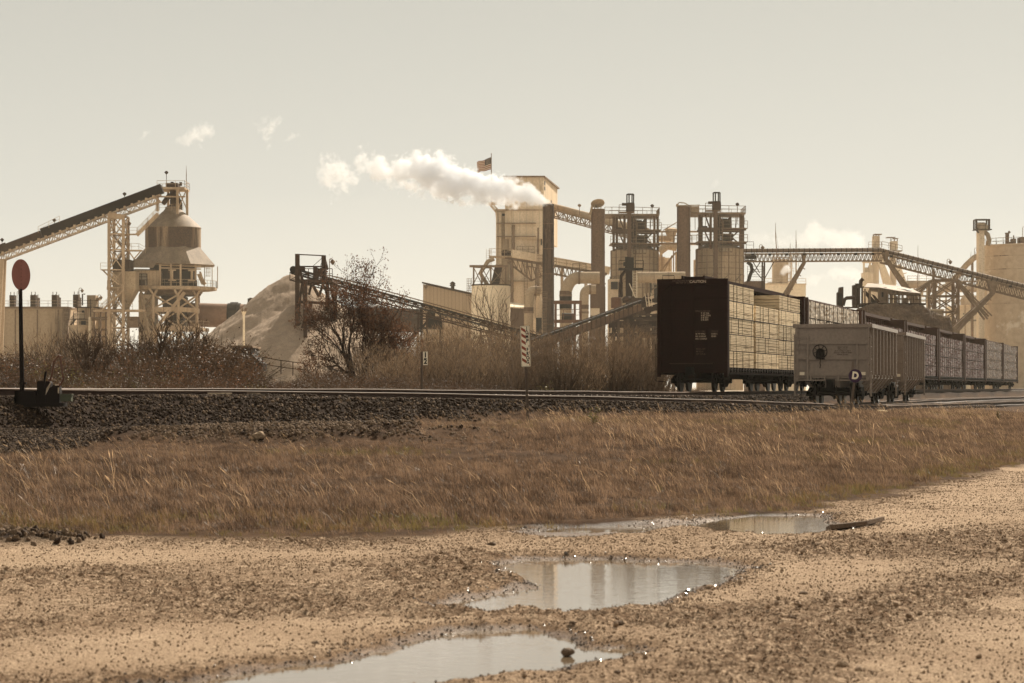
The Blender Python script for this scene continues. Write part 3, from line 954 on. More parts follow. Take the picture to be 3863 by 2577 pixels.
# JUMP FROG
Y = 68.5
bx = at(1992, 1573, Y)
bz = terr_z(bx.x, Y)
root = thing("jump_frog_sign", "tall white sign with red diagonal stripes reading JUMP FROG on a perforated post", "railway sign", (bx.x, Y, bz))
top = EYE + (HY - 1229) / F * Y - bz
W_, H_ = .27, 1.16
pc = top - H_ / 2
def L3(x, y, z): return Vector((bx.x + x, Y + y, bz + z))
mb = MB()
mb.box2(L3(-.035, -.004, -.1), L3(.035, 0, top - .05)); mb.box2(L3(-.035, 0, -.1), L3(-.029, .04, top - .05)); mb.box2(L3(.029, 0, -.1), L3(.035, .04, top - .05))
mb.build("post", M['post'], root)
mb = MB(); k = 0
while k * .05 < top - H_ - .1:
    mb.box(L3(0, -.0055, .05 + k * .05), (.012, .002, .012)); k += 1
mb.build("post_holes", M['glassdark'], root)
def flat(poly, y, th): return MB().prism([L3(x, y, pc + z) for x, z in poly], (0, -th, 0))
pan = flat(rrect(W_, H_, .04), -.008, .005).build("sign_panel", M['signwhite'], root)
outer, inner = rrect(W_ - .02, H_ - .02, .035), rrect(W_ - .036, H_ - .036, .028)
mb = MB(); n = len(outer)
for i in range(n):
    j = (i + 1) % n
    mb.prism([L3(outer[i][0], -.0135, pc + outer[i][1]), L3(outer[j][0], -.0135, pc + outer[j][1]), L3(inner[j][0], -.0135, pc + inner[j][1]), L3(inner[i][0], -.0135, pc + inner[i][1])], (0, -.001, 0))
mb.build("sign_border", M['signblack'], pan)
mb = MB()
for k in range(6):
    z1 = H_ / 2 - .03 - k * .174
    mb.prism([L3(-.107, -.0135, pc + z1), L3(-.107, -.0135, pc + z1 - .086), L3(.012, -.0135, pc + z1 - .168), L3(.012, -.0135, pc + z1 - .083)], (0, -.0012, 0))
    z2 = z1 - .165
    mb.prism([L3(.09, -.0135, pc + z2), L3(.09, -.0135, pc + z2 - .055), L3(.108, -.0135, pc + z2 - .078), L3(.108, -.0135, pc + z2 - .01)], (0, -.0012, 0))
mb.build("red_stripes", M['signred'], pan)
for k, ch in enumerate("JUMP FROG"):
    if ch != " ":
        zz_ = .495 - k * .1155 - (.02 if k > 3 else 0)
        text(ch, .135, M['signblack'], pan, Vector((.054, -.0155, pc + zz_)), sx=.8, bold=.045)
tilt(root, -2.0, 4)

# 1/2 mile board
Y = 85.0
bx = at(1591, 1478, Y); bz = terr_z(bx.x, Y)
root = thing("half_mile_sign", "small white sign reading 1/2 on a thin post behind the track", "railway sign", (bx.x, Y, bz))
top = EYE + (HY - 1327) / F * Y - bz
MB().box2(L3(-.04, -.03, -.1), L3(.035, .03, top)).build("post", M['post'], root)
pan = MB().box2(L3(.05, -.04, top - .47), L3(.21, -.032, top)).build("sign_panel", M['signwhite'], root)
text("1", .24, M['signblack'], pan, Vector((.13, -.043, top - .12)), bold=.04)
text("2", .24, M['signblack'], pan, Vector((.13, -.043, top - .35)), bold=.04)
MB().box2(L3(.075, -.0425, top - .245), L3(.185, -.041, top - .225)).build("fraction_bar", M['signblack'], pan)
MB().box2(L3(.03, -.033, top - .4), L3(.06, -.025, top - .36)).box2(L3(.03, -.033, top - .12), L3(.06, -.025, top - .08)).build("bracket", M['post'], root)

# D derail sign
Y = 84.0
bx = at(3207, 1558, Y); bz = terr_z(bx.x, Y)
root = thing("derail_sign", "round purple sign with a white letter D on a leaning post", "railway sign", (bx.x, Y, bz))
c = at(3225, 1417, Y); hz = c.z - bz
mb = MB(); mb.bar(L3(0, 0, -.1), L3(0, 0, hz - .1), .085, .05); mb.build("post", M['post'], root)
mb = MB(); mb.tube([L3(0, -.04, hz), L3(0, -.046, hz)], .232, 32)
pan = mb.build("sign_disc", M['signpurple'], root)
text("D", .34, M['signwhite'], pan, Vector((0, -.049, hz + .0)), sx=.9, bold=.05)
tilt(root, 7.2, -3)

# switch stand at the left edge
Y = 55.5
bx = at(84, 1535, Y); bz = terr_z(bx.x, Y) - .02
root = thing("switch_stand", "black switch stand with a tall mast and an oval red target", "switch stand", (bx.x, Y, bz))
U = F / Y
def sp(sx, sy, dy=0): return at(sx, sy, Y) + Vector((0, dy, 0))
def zz2(sy): return EYE + (HY - sy) / U
mb = MB(); mb.tube([sp(84, 1482), sp(80, 1290), sp(77, 1090)], [.055, .05, .045], 10)
mb.tube([sp(84, 1484), sp(84, 1470)], [.09, .06], 10); mb.box(sp(87, 1446), (.16, .12, .05))
mb.build("mast", M['black'], root, True)
mb = MB()
th = R(66)
ax = Vector((math.cos(th), math.sin(th), 0)); nrm = Vector((math.sin(th), -math.cos(th), 0))
ring = [sp(79, 1037) + ax * (.36 * math.cos(a)) + Vector((0, 0, .36 * math.sin(a))) for a in [2 * math.pi * k / 40 for k in range(40)]]
mb.prism(ring, nrm * .006)
tg = mb.build("target", M['targetred'], root)
mb = MB()
for k in range(8): p = sp(79, 1037) + nrm * .006 + Vector((0, 0, .3 - k * .085)); mb.tube([p, p + nrm * .006], .009, 6)
mb.build("rivet_holes", M['signblack'], tg)
MB().box2(sp(76, 1112, -.06), sp(71, 1080, .02)).build("target_bracket", M['post'], root)
mb = MB()
mb.box2(sp(62, 1535, -.22), sp(140, 1475, .25)); mb.box2(sp(140, 1522, -.15), sp(175, 1490, .2))
mb.prism([sp(62, 1535, -.22), sp(60, 1500, -.22), sp(68, 1475, -.22), sp(75, 1475, -.22), sp(75, 1535, -.22)], (0, .4, 0))
mb.build("gear_box", M['black'], root)
mb = MB()
mb.prism([sp(139, 1442), sp(143, 1438), sp(186, 1438), sp(190, 1446), sp(190, 1500), sp(139, 1500)], (0, .3, 0))
mb.prism([sp(185, 1470, -.1), sp(205, 1452, -.1), sp(225, 1455, -.1), sp(228, 1480, -.1), sp(225, 1525, -.1), sp(165, 1530, -.1), sp(168, 1490, -.1)], (0, .3, 0))
mb.box2(sp(100, 1534, -.3), sp(245, 1520, .3))
mb.build("machine_case", M['black'], root)
mb = MB()
mb.prism([sp(172, 1402, -.12), sp(180, 1401, -.12), sp(172, 1455, -.12), sp(178, 1490, -.12), sp(168, 1492, -.12), sp(165, 1450, -.12)], (0, .04, 0))
mb.build("foot_pedal", M['black'], root)
mb = MB(); mb.tube([sp(186, 1440, -.05), sp(196, 1420, -.05), sp(204, 1366, -.05), sp(225, 1340, -.05), sp(229, 1343, -.05), sp(240, 1432, -.05), sp(236, 1440, -.05), sp(222, 1462, -.05)], .022, 8)
mb.build("throw_lever", mat("rust_brown_lever", (.14, .06, .035), (.09, .036, .022), 6, .5), root, True)
mb = MB()
mb.prism([sp(176, 1490, -.14), sp(180, 1465, -.14), sp(196, 1440, -.14), sp(190, 1462, -.14)], (0, .03, 0))
mb.box2(sp(212, 1455, -.14), sp(224, 1449, -.1)); mb.box2(sp(222, 1484, -.14), sp(226, 1462, -.1))
mb.build("linkage", M['galv'], root)
mb = MB(); mb.box2(sp(230, 1490, -.2), sp(276, 1487, .1)); mb.box2(sp(233, 1514, -.18), sp(273, 1490, .08)); mb.tube([sp(275, 1485, -.21), sp(275, 1500, -.21)], .012, 6)
mb.build("lock_box", M['greenbox'], root)
# ------------------------------------------------------------------ trees and shrubs
def grow(mb, r, p, d, L, rad, depth, spec, tips):
    """recursive tapered limbs; tips collects the ends of the finest twigs"""
    nseg = 3 if depth < spec['depth'] else 2
    pts, rs = [p.copy()], [rad]
    for i in range(nseg):
        d = (d + Vector((r.gauss(0, spec['wig']), r.gauss(0, spec['wig']), r.gauss(0, spec['wig']) + spec['up']))).normalized()
        p = p + d * L / nseg
        pts.append(p.copy()); rs.append(rad * (1 - (i + 1) / nseg * (1 - spec['taper'])))
    mb.tube(pts, rs, 6 if depth == 0 else (4 if depth < 3 else 3), caps=False)
    if depth >= spec['depth']:
        tips.append((p, d)); return
    nb = spec['n'][min(depth, len(spec['n']) - 1)]
    for k in range(nb):
        t = r.uniform(spec['from'], 1.0) if k else 1.0
        i = min(nseg - 1, int(t * nseg)); q = pts[i].lerp(pts[i + 1], t * nseg - i)
        a = r.uniform(0, 6.28); sp_ = r.uniform(*spec['spread'])
        o = d.orthogonal().normalized(); o = (Quaternion(d, a) @ o)
        nd = (d * math.cos(sp_) + o * math.sin(sp_)).normalized()
        grow(mb, r, q, nd, L * r.uniform(*spec['ratio']), max(rs[i] * .62, spec['min']), depth + 1, spec, tips)

def leaves(mb, r, tips, n, size, spread, droop=.2):
    for p, d in tips:
        for _ in range(n):
            c = p + Vector((r.gauss(0, spread), r.gauss(0, spread), r.gauss(0, spread) - droop * spread))
            a = Vector((r.gauss(0, 1), r.gauss(0, 1), r.gauss(0, 1))).normalized() * size * r.uniform(.5, 1.3)
            b = a.cross(Vector((r.gauss(0, 1), r.gauss(0, 1), r.gauss(0, 1)))).normalized() * size * r.uniform(.25, .6)
            mb.add([c - a, c + b, c + a, c - b], [(0, 1, 2, 3)])

# the big half-bare tree in the middle
Y = 112.0
base = at(1352, 1500, Y); base.z = terr_z(base.x, Y) - .05
root = thing("dead_leaf_tree", "big spreading half bare tree with clumps of dead brown leaves under the thin belt conveyor", "tree", base)
r = random.Random(21)
spec = dict(depth=5, wig=.13, up=.05, taper=.62, n=[4, 4, 3, 3, 2], spread=(.3, .8), ratio=(.6, .82), min=.012)
spec['from'] = .35
wood_, tips = MB(), []
for k, (dx, dz, L, rad) in enumerate([(.03, 1, 2.5, .17), (.16, 1, 2.2, .12), (-.55, .9, 1.9, .09), (-1.3, .45, 1.5, .06), (.62, .9, 1.7, .09), (-.22, 1, 2.0, .10)]):
    grow(wood_, r, base + Vector((r.uniform(-.2, .2), r.uniform(-.2, .2), 0)), Vector((dx, r.uniform(-.3, .3), dz)).normalized(), L * 1.12, rad, 0, spec, tips)
wood_.build("trunk", M['bark'], root)
r2 = random.Random(5)
lm = MB()
clump = [t for t in tips if r2.random() < .95]
leaves(lm, r2, clump, 12, .07, .13)
lm.build("crown", M['deadleaf'], root)
root.scale = (.66, .66, .97)

# slim bare saplings
def sapling(sx, sy_top, sy_base, Y, label, seed, cat="tree", ns=3):
    base = at(sx, sy_base, Y); base.z = terr_z(base.x, Y) - .05
    H = EYE + (HY - sy_top) / F * Y - base.z
    root = thing("bare_sapling", label, cat, base)
    r = random.Random(seed); mb, tips = MB(), []
    spec = dict(depth=4, wig=.07, up=.10, taper=.6, n=[5, 4, 3, 2], spread=(.25, .6), ratio=(.45, .62), min=.010)
    spec['from'] = .25
    for k in range(ns):
        grow(mb, r, base + Vector((r.uniform(-.1, .1), r.uniform(-.1, .1), 0)), Vector((r.uniform(-.14, .14), 0, 1)).normalized(), H * .52, .05 * H / 5, 0, spec, tips)
    mb.build("trunk", M['twig'], root)
    return root
sapling(1885, 1095, 1480, 150, "bare leafless sapling in front of the white round tank", 31)

# broom-like sage shrubs
def broom(seed, H, W, nst, ntw, m2):
    """rounded brush: slim stems from one base, a soft volume of fine twigs following them outwards"""
    r = random.Random(seed)
    st, tw = MB(), MB()
    lob = [(r.uniform(0, 6.28), r.uniform(.55, 1.0)) for _ in range(7)]
    for k in range(nst):
        a = r.uniform(0, 6.28); lean = W / H * math.sqrt(r.random()) * .8
        d = Vector((lean * math.cos(a) - .08, lean * math.sin(a), 1)).normalized()
        L = H * r.uniform(.5, .95); p = Vector((.1 * math.cos(a), .1 * math.sin(a), -.1)); pts = [p]; dd = d.copy()
        for i in range(4):
            dd = (dd + Vector((r.gauss(0, .09), r.gauss(0, .09), .04))).normalized(); p = p + dd * L / 4; pts.append(p)
        st.tube(pts, [.024, .018, .013, .008, .004], 3, caps=False)
    for _ in range(ntw):
        a = r.uniform(0, 6.28); rr = math.sqrt(r.random()); t = r.random() ** .6
        env = 1.0
        for la, lh in lob:
            dl = abs((a - la + math.pi) % (2 * math.pi) - math.pi)
            if dl < .5: env = min(env, lh + .2 * rr)
        rad = rr * W / 2 * math.sin(min(1.0, .25 + t) * 1.45) * (.8 + .2 * env)
        z = H * env * t * (1 - .22 * rr * rr)
        q = Vector((rad * math.cos(a) - .08 * z, rad * math.sin(a), max(.02, z)))
        e = (Vector((q.x * .45, q.y * .45, .9 + .3 * t)).normalized() + Vector((r.gauss(0, .35), r.gauss(0, .35), r.gauss(0, .2)))).normalized() * r.uniform(.10, .26)
        s = Vector((r.gauss(0, 1), r.gauss(0, 1), 0)).normalized() * r.uniform(.005, .010)
        tw.add([q - s, q + s, q + e * .6 + s * .8, q + e * .6 - s * .8, q + e], [(0, 1, 2, 3), (3, 2, 4)])
    return st, tw
broom_protos = []
for i, (H, W, n1, n2) in enumerate([(3.2, 3.2, 44, 3000), (2.7, 2.8, 38, 2600), (3.4, 3.6, 48, 3300), (2.2, 3.0, 34, 2300)]):
    st, tw = broom(400 + i, H, W, n1, n2, M['sage'])
    root = thing("broom_shrub", "tall feathery sage brown broom shrub behind the railway", "shrub", (0, 0, 0), "feathery broom shrubs behind the track")
    st.build("stems", M['twig'], root); tw.build("foliage", [M['sage'], M['sagedark'], M['sage'], M['sagedark']][i], root)
    broom_protos.append([root, H, 0])
def put_shrub(sx, sy_top, Y, k, label):
    root, H, used = broom_protos[k]
    o = root if not used else dup(root)
    broom_protos[k][2] = 1
    p = at(sx, HY, Y); z = terr_z(p.x, Y)
    want = EYE + (HY - sy_top + (22 if sx > 1400 else 0)) / F * Y - z
    s = want / (H * .98)
    o.location = (p.x, Y, z); o.rotation_euler = (0, 0, rnd.uniform(0, 6.28)); o.scale = (s * rnd.uniform(.9, 1.15),) * 2 + (s,)
    o["label"] = label
    return o
SH = [
    (1660, 1255, 118, 0, "feathery shrub just right of the half sign post"), (1735, 1235, 122, 2, "tallest feathery shrub left of the jump frog sign"),
    (1800, 1250, 119, 1, "feathery shrub standing third from the half sign towards the frog sign"), (1860, 1268, 123, 0, "feathery shrub under the foot of the thin conveyor"),
    (1915, 1290, 117, 3, "low feathery shrub close left of the jump frog sign"), (1980, 1300, 121, 1, "feathery shrub hidden behind the jump frog sign"),
    (2120, 1285, 116, 1, "feathery shrub below the dark inclined conveyor, nearest the frog sign"), (2205, 1268, 122, 2, "broad feathery shrub below the middle of the dark inclined conveyor"),
    (2300, 1242, 120, 0, "tall feathery shrub below the dark bucket elevator"), (2365, 1262, 124, 2, "feathery shrub left of the dark pipe rack"),
    (2440, 1330, 122, 3, "low feathery shrub beside the brown bulkhead of the lumber car"), (1480, 1240, 121, 1, "feathery shrub right of the big dead leaf tree trunk"),
    (1545, 1262, 116, 2, "feathery shrub just left of the half sign post"), (1400, 1300, 110, 3, "low feathery shrub at the foot of the big dead leaf tree"),
    (395, 1245, 92, 1, "feathery shrub in front of the concrete wall, under the lattice stair tower"), (250, 1262, 90, 3, "feathery shrub in front of the stained concrete wall"),
    (165, 1250, 94, 0, "feathery shrub behind the switch stand lever, against the concrete wall"), (520, 1275, 96, 3, "low feathery shrub under the left leg of the kiln tower"),
    (2500, 1330, 128, 1, "feathery shrub showing at the left edge of the lumber car"),
]
for a in SH: put_shrub(*a)
for i in range(9):
    sx = 1440 + i * 125 + rnd.uniform(-25, 25)
    put_shrub(sx, rnd.uniform(1300, 1345), 104 + (sx - 1440) * .016 + rnd.uniform(0, 3), rnd.randrange(4), "low feathery broom shrub in the front row beyond the railway")
for i in range(9):
    sx = 1450 + i * 120 + rnd.uniform(-30, 30)
    put_shrub(sx, rnd.uniform(1255, 1300), 132 + rnd.uniform(0, 4), rnd.randrange(4), "feathery broom shrub in the back row before the plant")

# bare bending stems standing out of the thicket
for i, (sx, top_, Y, lab) in enumerate([(600, 1180, 84, "bare dark sapling rising in front of the kiln tower legs"), (735, 1215, 88, "bare forked bush left of the gravel pile foot"), (330, 1255, 80, "bare pale stems above the thicket right of the throw lever")]):
    sapling(sx, top_, 1500, Y, lab, 60 + i, "bush", 4)

# bramble thicket: leaf-sized faces and stems, scattered as one mass
def bramble(seed, H, W, n, m_leaf):
    r = random.Random(seed); mb = MB()
    mb.cur = 0
    for k in range(16):
        a = r.uniform(0, 6.28)
        p = Vector((r.uniform(-.4, .4) * W, r.uniform(-.4, .4) * W, 0)); d = Vector((.5 * math.cos(a), .5 * math.sin(a), 1)).normalized(); pts = [p]
        for i in range(4):
            d = (d + Vector((r.gauss(0, .25), r.gauss(0, .25), -.12))).normalized(); p = p + d * H * .33; pts.append(p)
        mb.tube(pts, [.012, .010, .008, .006, .003], 3, caps=False)
    mb.cur = 1
    cl = [(Vector((r.gauss(0, .33) * W, r.gauss(0, .33) * W, H * r.uniform(.05, .95) ** .8)), r.uniform(.12, .3)) for _ in range(26)]
    for i in range(n):
        c0, s = cl[i % 26]
        c = c0 + Vector((r.gauss(0, s), r.gauss(0, s), r.gauss(0, s * .8)))
        c.z = abs(c.z)
        a = Vector((r.gauss(0, 1), r.gauss(0, 1), r.gauss(0, .7))).normalized() * r.uniform(.018, .045)
        b = a.cross(Vector((r.gauss(0, 1), r.gauss(0, 1), r.gauss(0, 1)))).normalized() * r.uniform(.012, .024)
        mb.add([c - a, c + b, c + a, c - b], [(0, 1, 2, 3)])
    return src(mb, [M['twig'], m_leaf])
br = [bramble(500 + i, 1.7, 1.5, 1500, M['darkleaf']) for i in range(4)] + [bramble(510, 1.3, 1.5, 1500, M['greenleaf']), bramble(511, 1.5, 1.4, 700, M['deadleaf'])]
pts, rots, scl, idx = [], [], [], []
for i in range(4600):
    sx = rnd.uniform(-500, 2650)
    ymin = float(np.interp(sx, [0, 1000, 1600, 2000, 2400, 2650], [64, 72, 84, 92, 100, 112]))
    Y = ymin + rnd.random() ** 1.4 * 42
    X = (sx - CX) / F * Y
    dm = float(track_d(np.array([X]), np.array([Y]), Xm)[0])
    if dm > -4.2: continue
    if -5.5 > dm or rnd.random() < .5:
        # low cover near the track, high thicket behind on the left
        tall = min(1.0, max(.22, (-dm - 4) / 9)) * (1.0 if sx < 1250 else .75)
        if sx > 1250 and rnd.random() < .12: continue
        pts.append((X, Y, terr_z(X, Y) - .05)); rots.append((0, 0, rnd.uniform(0, 6.28)))
        s = tall * float(np.interp(sx, [-500, 350, 600, 850, 930, 1150, 1260], [.8, .8, 1.05, 1.05, .5, .45, .8])) * rnd.uniform(.7, 1.4)
        scl.append((max(s, .6), max(s, .6), s))
        u = rnd.random()
        idx.append(4 if u < (.22 if sx < 600 else .07) else (5 if u > .78 else rnd.randrange(4)))
scatter("thicket", br, pts, rots, scl, idx, "tangled dark brown bramble thicket along the far side of the railway", "thicket")
# low weeds hugging the back of the track
wtufts = [tuft(700 + i, 22, .1, .34, .009, .16, .15, M['grass']) for i in range(3)]
sx_ = rng.uniform(-300, 3700, 30000); Y_ = rng.uniform(60, 128, 30000)
X = (sx_ - CX) / F * Y_
dm = track_d(X, Y_, Xm)
k = (dm < -2.9) & (dm > -9 - 4 * fbm(X * .3, Y_ * .3, 5))
X, Y_ = X[k], Y_[k]; n = len(X)
z = terrain(X, Y_)[0]
scatter("trackside_weeds", wtufts, np.stack([X, Y_, z - .02], 1), np.stack([rng.normal(0, .15, n), rng.normal(0, .15, n), rng.uniform(0, 6.28, n)], 1), rng.uniform(.7, 1.5, n), rng.integers(0, 3, n), "low dry weeds beyond the railway track", "weeds")

# green weed among the grass
def weed(sx, sy, Y, H, label, seed):
    p = at(sx, sy, Y); p.z = terr_z(p.x, Y)
    root = thing("leafy_weed", label, "weed", p)
    r = random.Random(seed); st, lf = MB(), MB()
    for k in range(7):
        d = Vector((r.gauss(0, .35), r.gauss(0, .3), 1)).normalized(); q = p + d * H * r.uniform(.5, 1)
        st.tube([p, q], [.006, .003], 3)
        for j in range(26):
            c = p.lerp(q, .25 + .75 * r.random()); a = Vector((r.gauss(0, 1), r.gauss(0, 1), r.gauss(.4, .6))).normalized() * H * .10; b = a.cross(Vector((r.gauss(0, 1), r.gauss(0, 1), 1))).normalized() * .012
            lf.add([c, c + a * .5 + b, c + a, c + a * .5 - b], [(0, 1, 2, 3)])
    st.build("stem", M['twig'], root); lf.build("leaves", M['greenleaf'], root)
weed(2245, 1655, 58, .55, "dark green leafy weed standing in the dry grass right of the jump frog sign", 3)
weed(3765, 1550, 86, .5, "low green weed at the far right edge of the grass", 8)
weed(2075, 1295, 100, 1.2, "yellow green leafy bush beside the jump frog panel", 12)

# ------------------------------------------------------------------ stones one can pick out
def boulder(name, sx, sy, Y, w, h, m, label, seed, z=None, flat_=.8):
    p = at(sx, sy, Y)
    p.z = (terr_z(p.x, Y) if z is None else z)
    mb0 = stone_mb(seed, flat_, 3, .35)
    r = random.Random(seed)
    mb = MB()
    vv = np.array([tuple(v) for v in mb0.v])
    vv = vv * (1 + .16 * (fbm(vv[:, 0] * 2.2 + vv[:, 2], vv[:, 1] * 2.2 + seed, seed)[:, None] - .5) * 2)
    vv = vv * np.array([w / 2, w / 2 * .8, h / 2]) * 1.15
    vv[:, 2] += h * .36
    mb.add([p + Vector(v) for v in vv], mb0.f)
    root_o = mb.build(name, m)
    # put the origin at the base
    me_ = root_o.data
    for v in me_.vertices: v.co -= p
    root_o.location = p
    return tag(root_o, label, "rock")
boulder("boulder", 975, 1598, 47.0, .30, .20, M['rock'], "pale boulder at the foot of the ballast left of the grass", 1)
def gy(sy): return EYE * F / (sy - HY)
ST = [(2141, 2462, .078, .085, M['darkrock'], "rounded muddy stone standing in the nearest puddle"), (2160, 2372, .05, .035, M['darkrock'], "small stone on the mud between the two near puddles"),
      (2672, 2222, .06, .045, M['rock'], "pale stone on the smooth patch right of the middle puddle"), (3030, 2250, .085, .05, M['darkrock'], "dark flat stone right of the middle puddle, farther out on the road"),
      (2985, 2338, .07, .055, M['darkrock'], "brown stone on the open road right of the near puddle"), (2328, 2552, .045, .045, M['darkrock'], "dark stone at the bottom edge of the picture, right of the near puddle"),
      (3185, 2518, .07, .05, M['rock'], "stone low on the right side of the road"), (2335, 2370, .075, .045, M['darkrock'], "largest brown stone on the ridge below the middle puddle"),
      (1853, 2065, .09, .05, M['darkrock'], "dark stone near the grass edge above the middle puddle"), (2215, 2305, .05, .04, M['rock'], "stone at the right tip of the ridge below the middle puddle"),
      (1455, 2325, .06, .045, M['rock'], "pale stone on the road left of the middle puddle"), (1190, 2432, .05, .03, M['darkrock'], "dark stone on the road above the tip of the near puddle")]
for i, (sx, sy, w, h, m, lab) in enumerate(ST):
    boulder("loose_stone", sx, sy, gy(sy), w, h, m, lab, 40 + i, z=(-.03 if i == 0 else None))
# broken slab of asphalt at the right end of the far puddle
mb = MB()
pts = [V2W(p) for p in [(1895, 1214), (1935, 1208), (1990, 1201), (2020, 1194), (2030, 1199), (1990, 1209), (1945, 1215), (1905, 1219)]]
mb.prism([Vector((x, y, -.03 + .03 * i / 4)) for i, (x, y) in enumerate(pts[:4])] + [Vector((x, y, -.0 + .02)) for x, y in pts[4:]], (0, 0, .05))
tag(mb.build("asphalt_slab", M['darkrock']), "broken flat dark slab of asphalt at the right end of the far puddle", "slab")
p = at(3325, 1540, 92); p.z = terr_z(p.x, 92)
o = boulder("foam_scrap", 3325, 1540, 92, .42, .16, M['foam'], "pale crumpled scrap lying below the grey gondola cars", 77)
o["category"] = "scrap"
# ------------------------------------------------------------------ freight cars (local: x to the visible side, y along the train away from us, z up from the rail top)
def lbox(mb, x0, x1, y0, y1, z0, z1): return mb.box2((x0, y0, z0), (x1, y1, z1))
def wheelset(mb, y, r=.46):
    for s in (-1, 1):
        a = 2 * math.pi / 28
        prof = [(-.06, .49), (.0, .49), (.012, .46), (.07, .455)]
        n = 28
        vs, fs = [], []
        rings = [(s * .68, .50 * r / .46), (s * .71, .50 * r / .46), (s * .72, r), (s * .80, r * .985), (s * .80, r * .8), (s * .765, r * .75), (s * .765, r * .3), (s * .82, r * .28), (s * .82, .02)]
        for x, rr in rings:
            for k in range(n): vs.append((x, y + rr * math.cos(a * k), .46 + rr * math.sin(a * k)))
        for i in range(len(rings) - 1):
            for k in range(n): fs.append((i * n + k, i * n + (k + 1) % n, (i + 1) * n + (k + 1) % n, (i + 1) * n + k))
        fs.append(tuple(range(n))); fs.append(tuple((len(rings) - 1) * n + k for k in range(n)))
        mb.add(vs, fs)
    mb.tube([(-.72, y, .46), (.72, y, .46)], .085, 10)
def truck(root, y):
    fr = MB()
    for s in (-1, 1):
        x = s * 1.0
        fr.prism([(x - .06, y - 1.12, .56), (x - .06, y - .95, .36), (x - .06, y - .6, .33), (x - .06, y - .35, .2), (x - .06, y + .35, .2), (x - .06, y + .6, .33), (x - .06, y + .95, .36), (x - .06, y + 1.12, .56), (x - .06, y + .5, .72), (x - .06, y - .5, .72)], (.12, 0, 0))
        for k in (-.2, 0, .2): fr.tube([(x, y + k, .25), (x, y + k, .5)], .075, 8)
        for k in (-.89, .89): fr.tube([(x - .12, y + k, .46), (x + .14, y + k, .46)], .11, 10)
    fr.box((0, y, .58), (2.0, .36, .24))
    t = fr.build("bogie", M['running'], root)
    for k in (-.89, .89):
        w = MB(); wheelset(w, y + k)
        w.build("wheelset", M['wheel'], t, True)
    return t
def coupler(root, y, s):
    mb = MB()
    mb.box((0, y + s * .25, .86), (.2, .6, .24)); mb.box((0, y + s * .6, .86), (.32, .26, .34)); mb.box((.1, y + s * .8, .86), (.12, .22, .3))
    mb.tube([(.2, y + s * .3, .75), (.25, y + s * .6, .45), (.12, y + s * .85, .35), (0, y + s * .95, .45)], .025, 6)
    mb.build("coupler", M['running'], root)

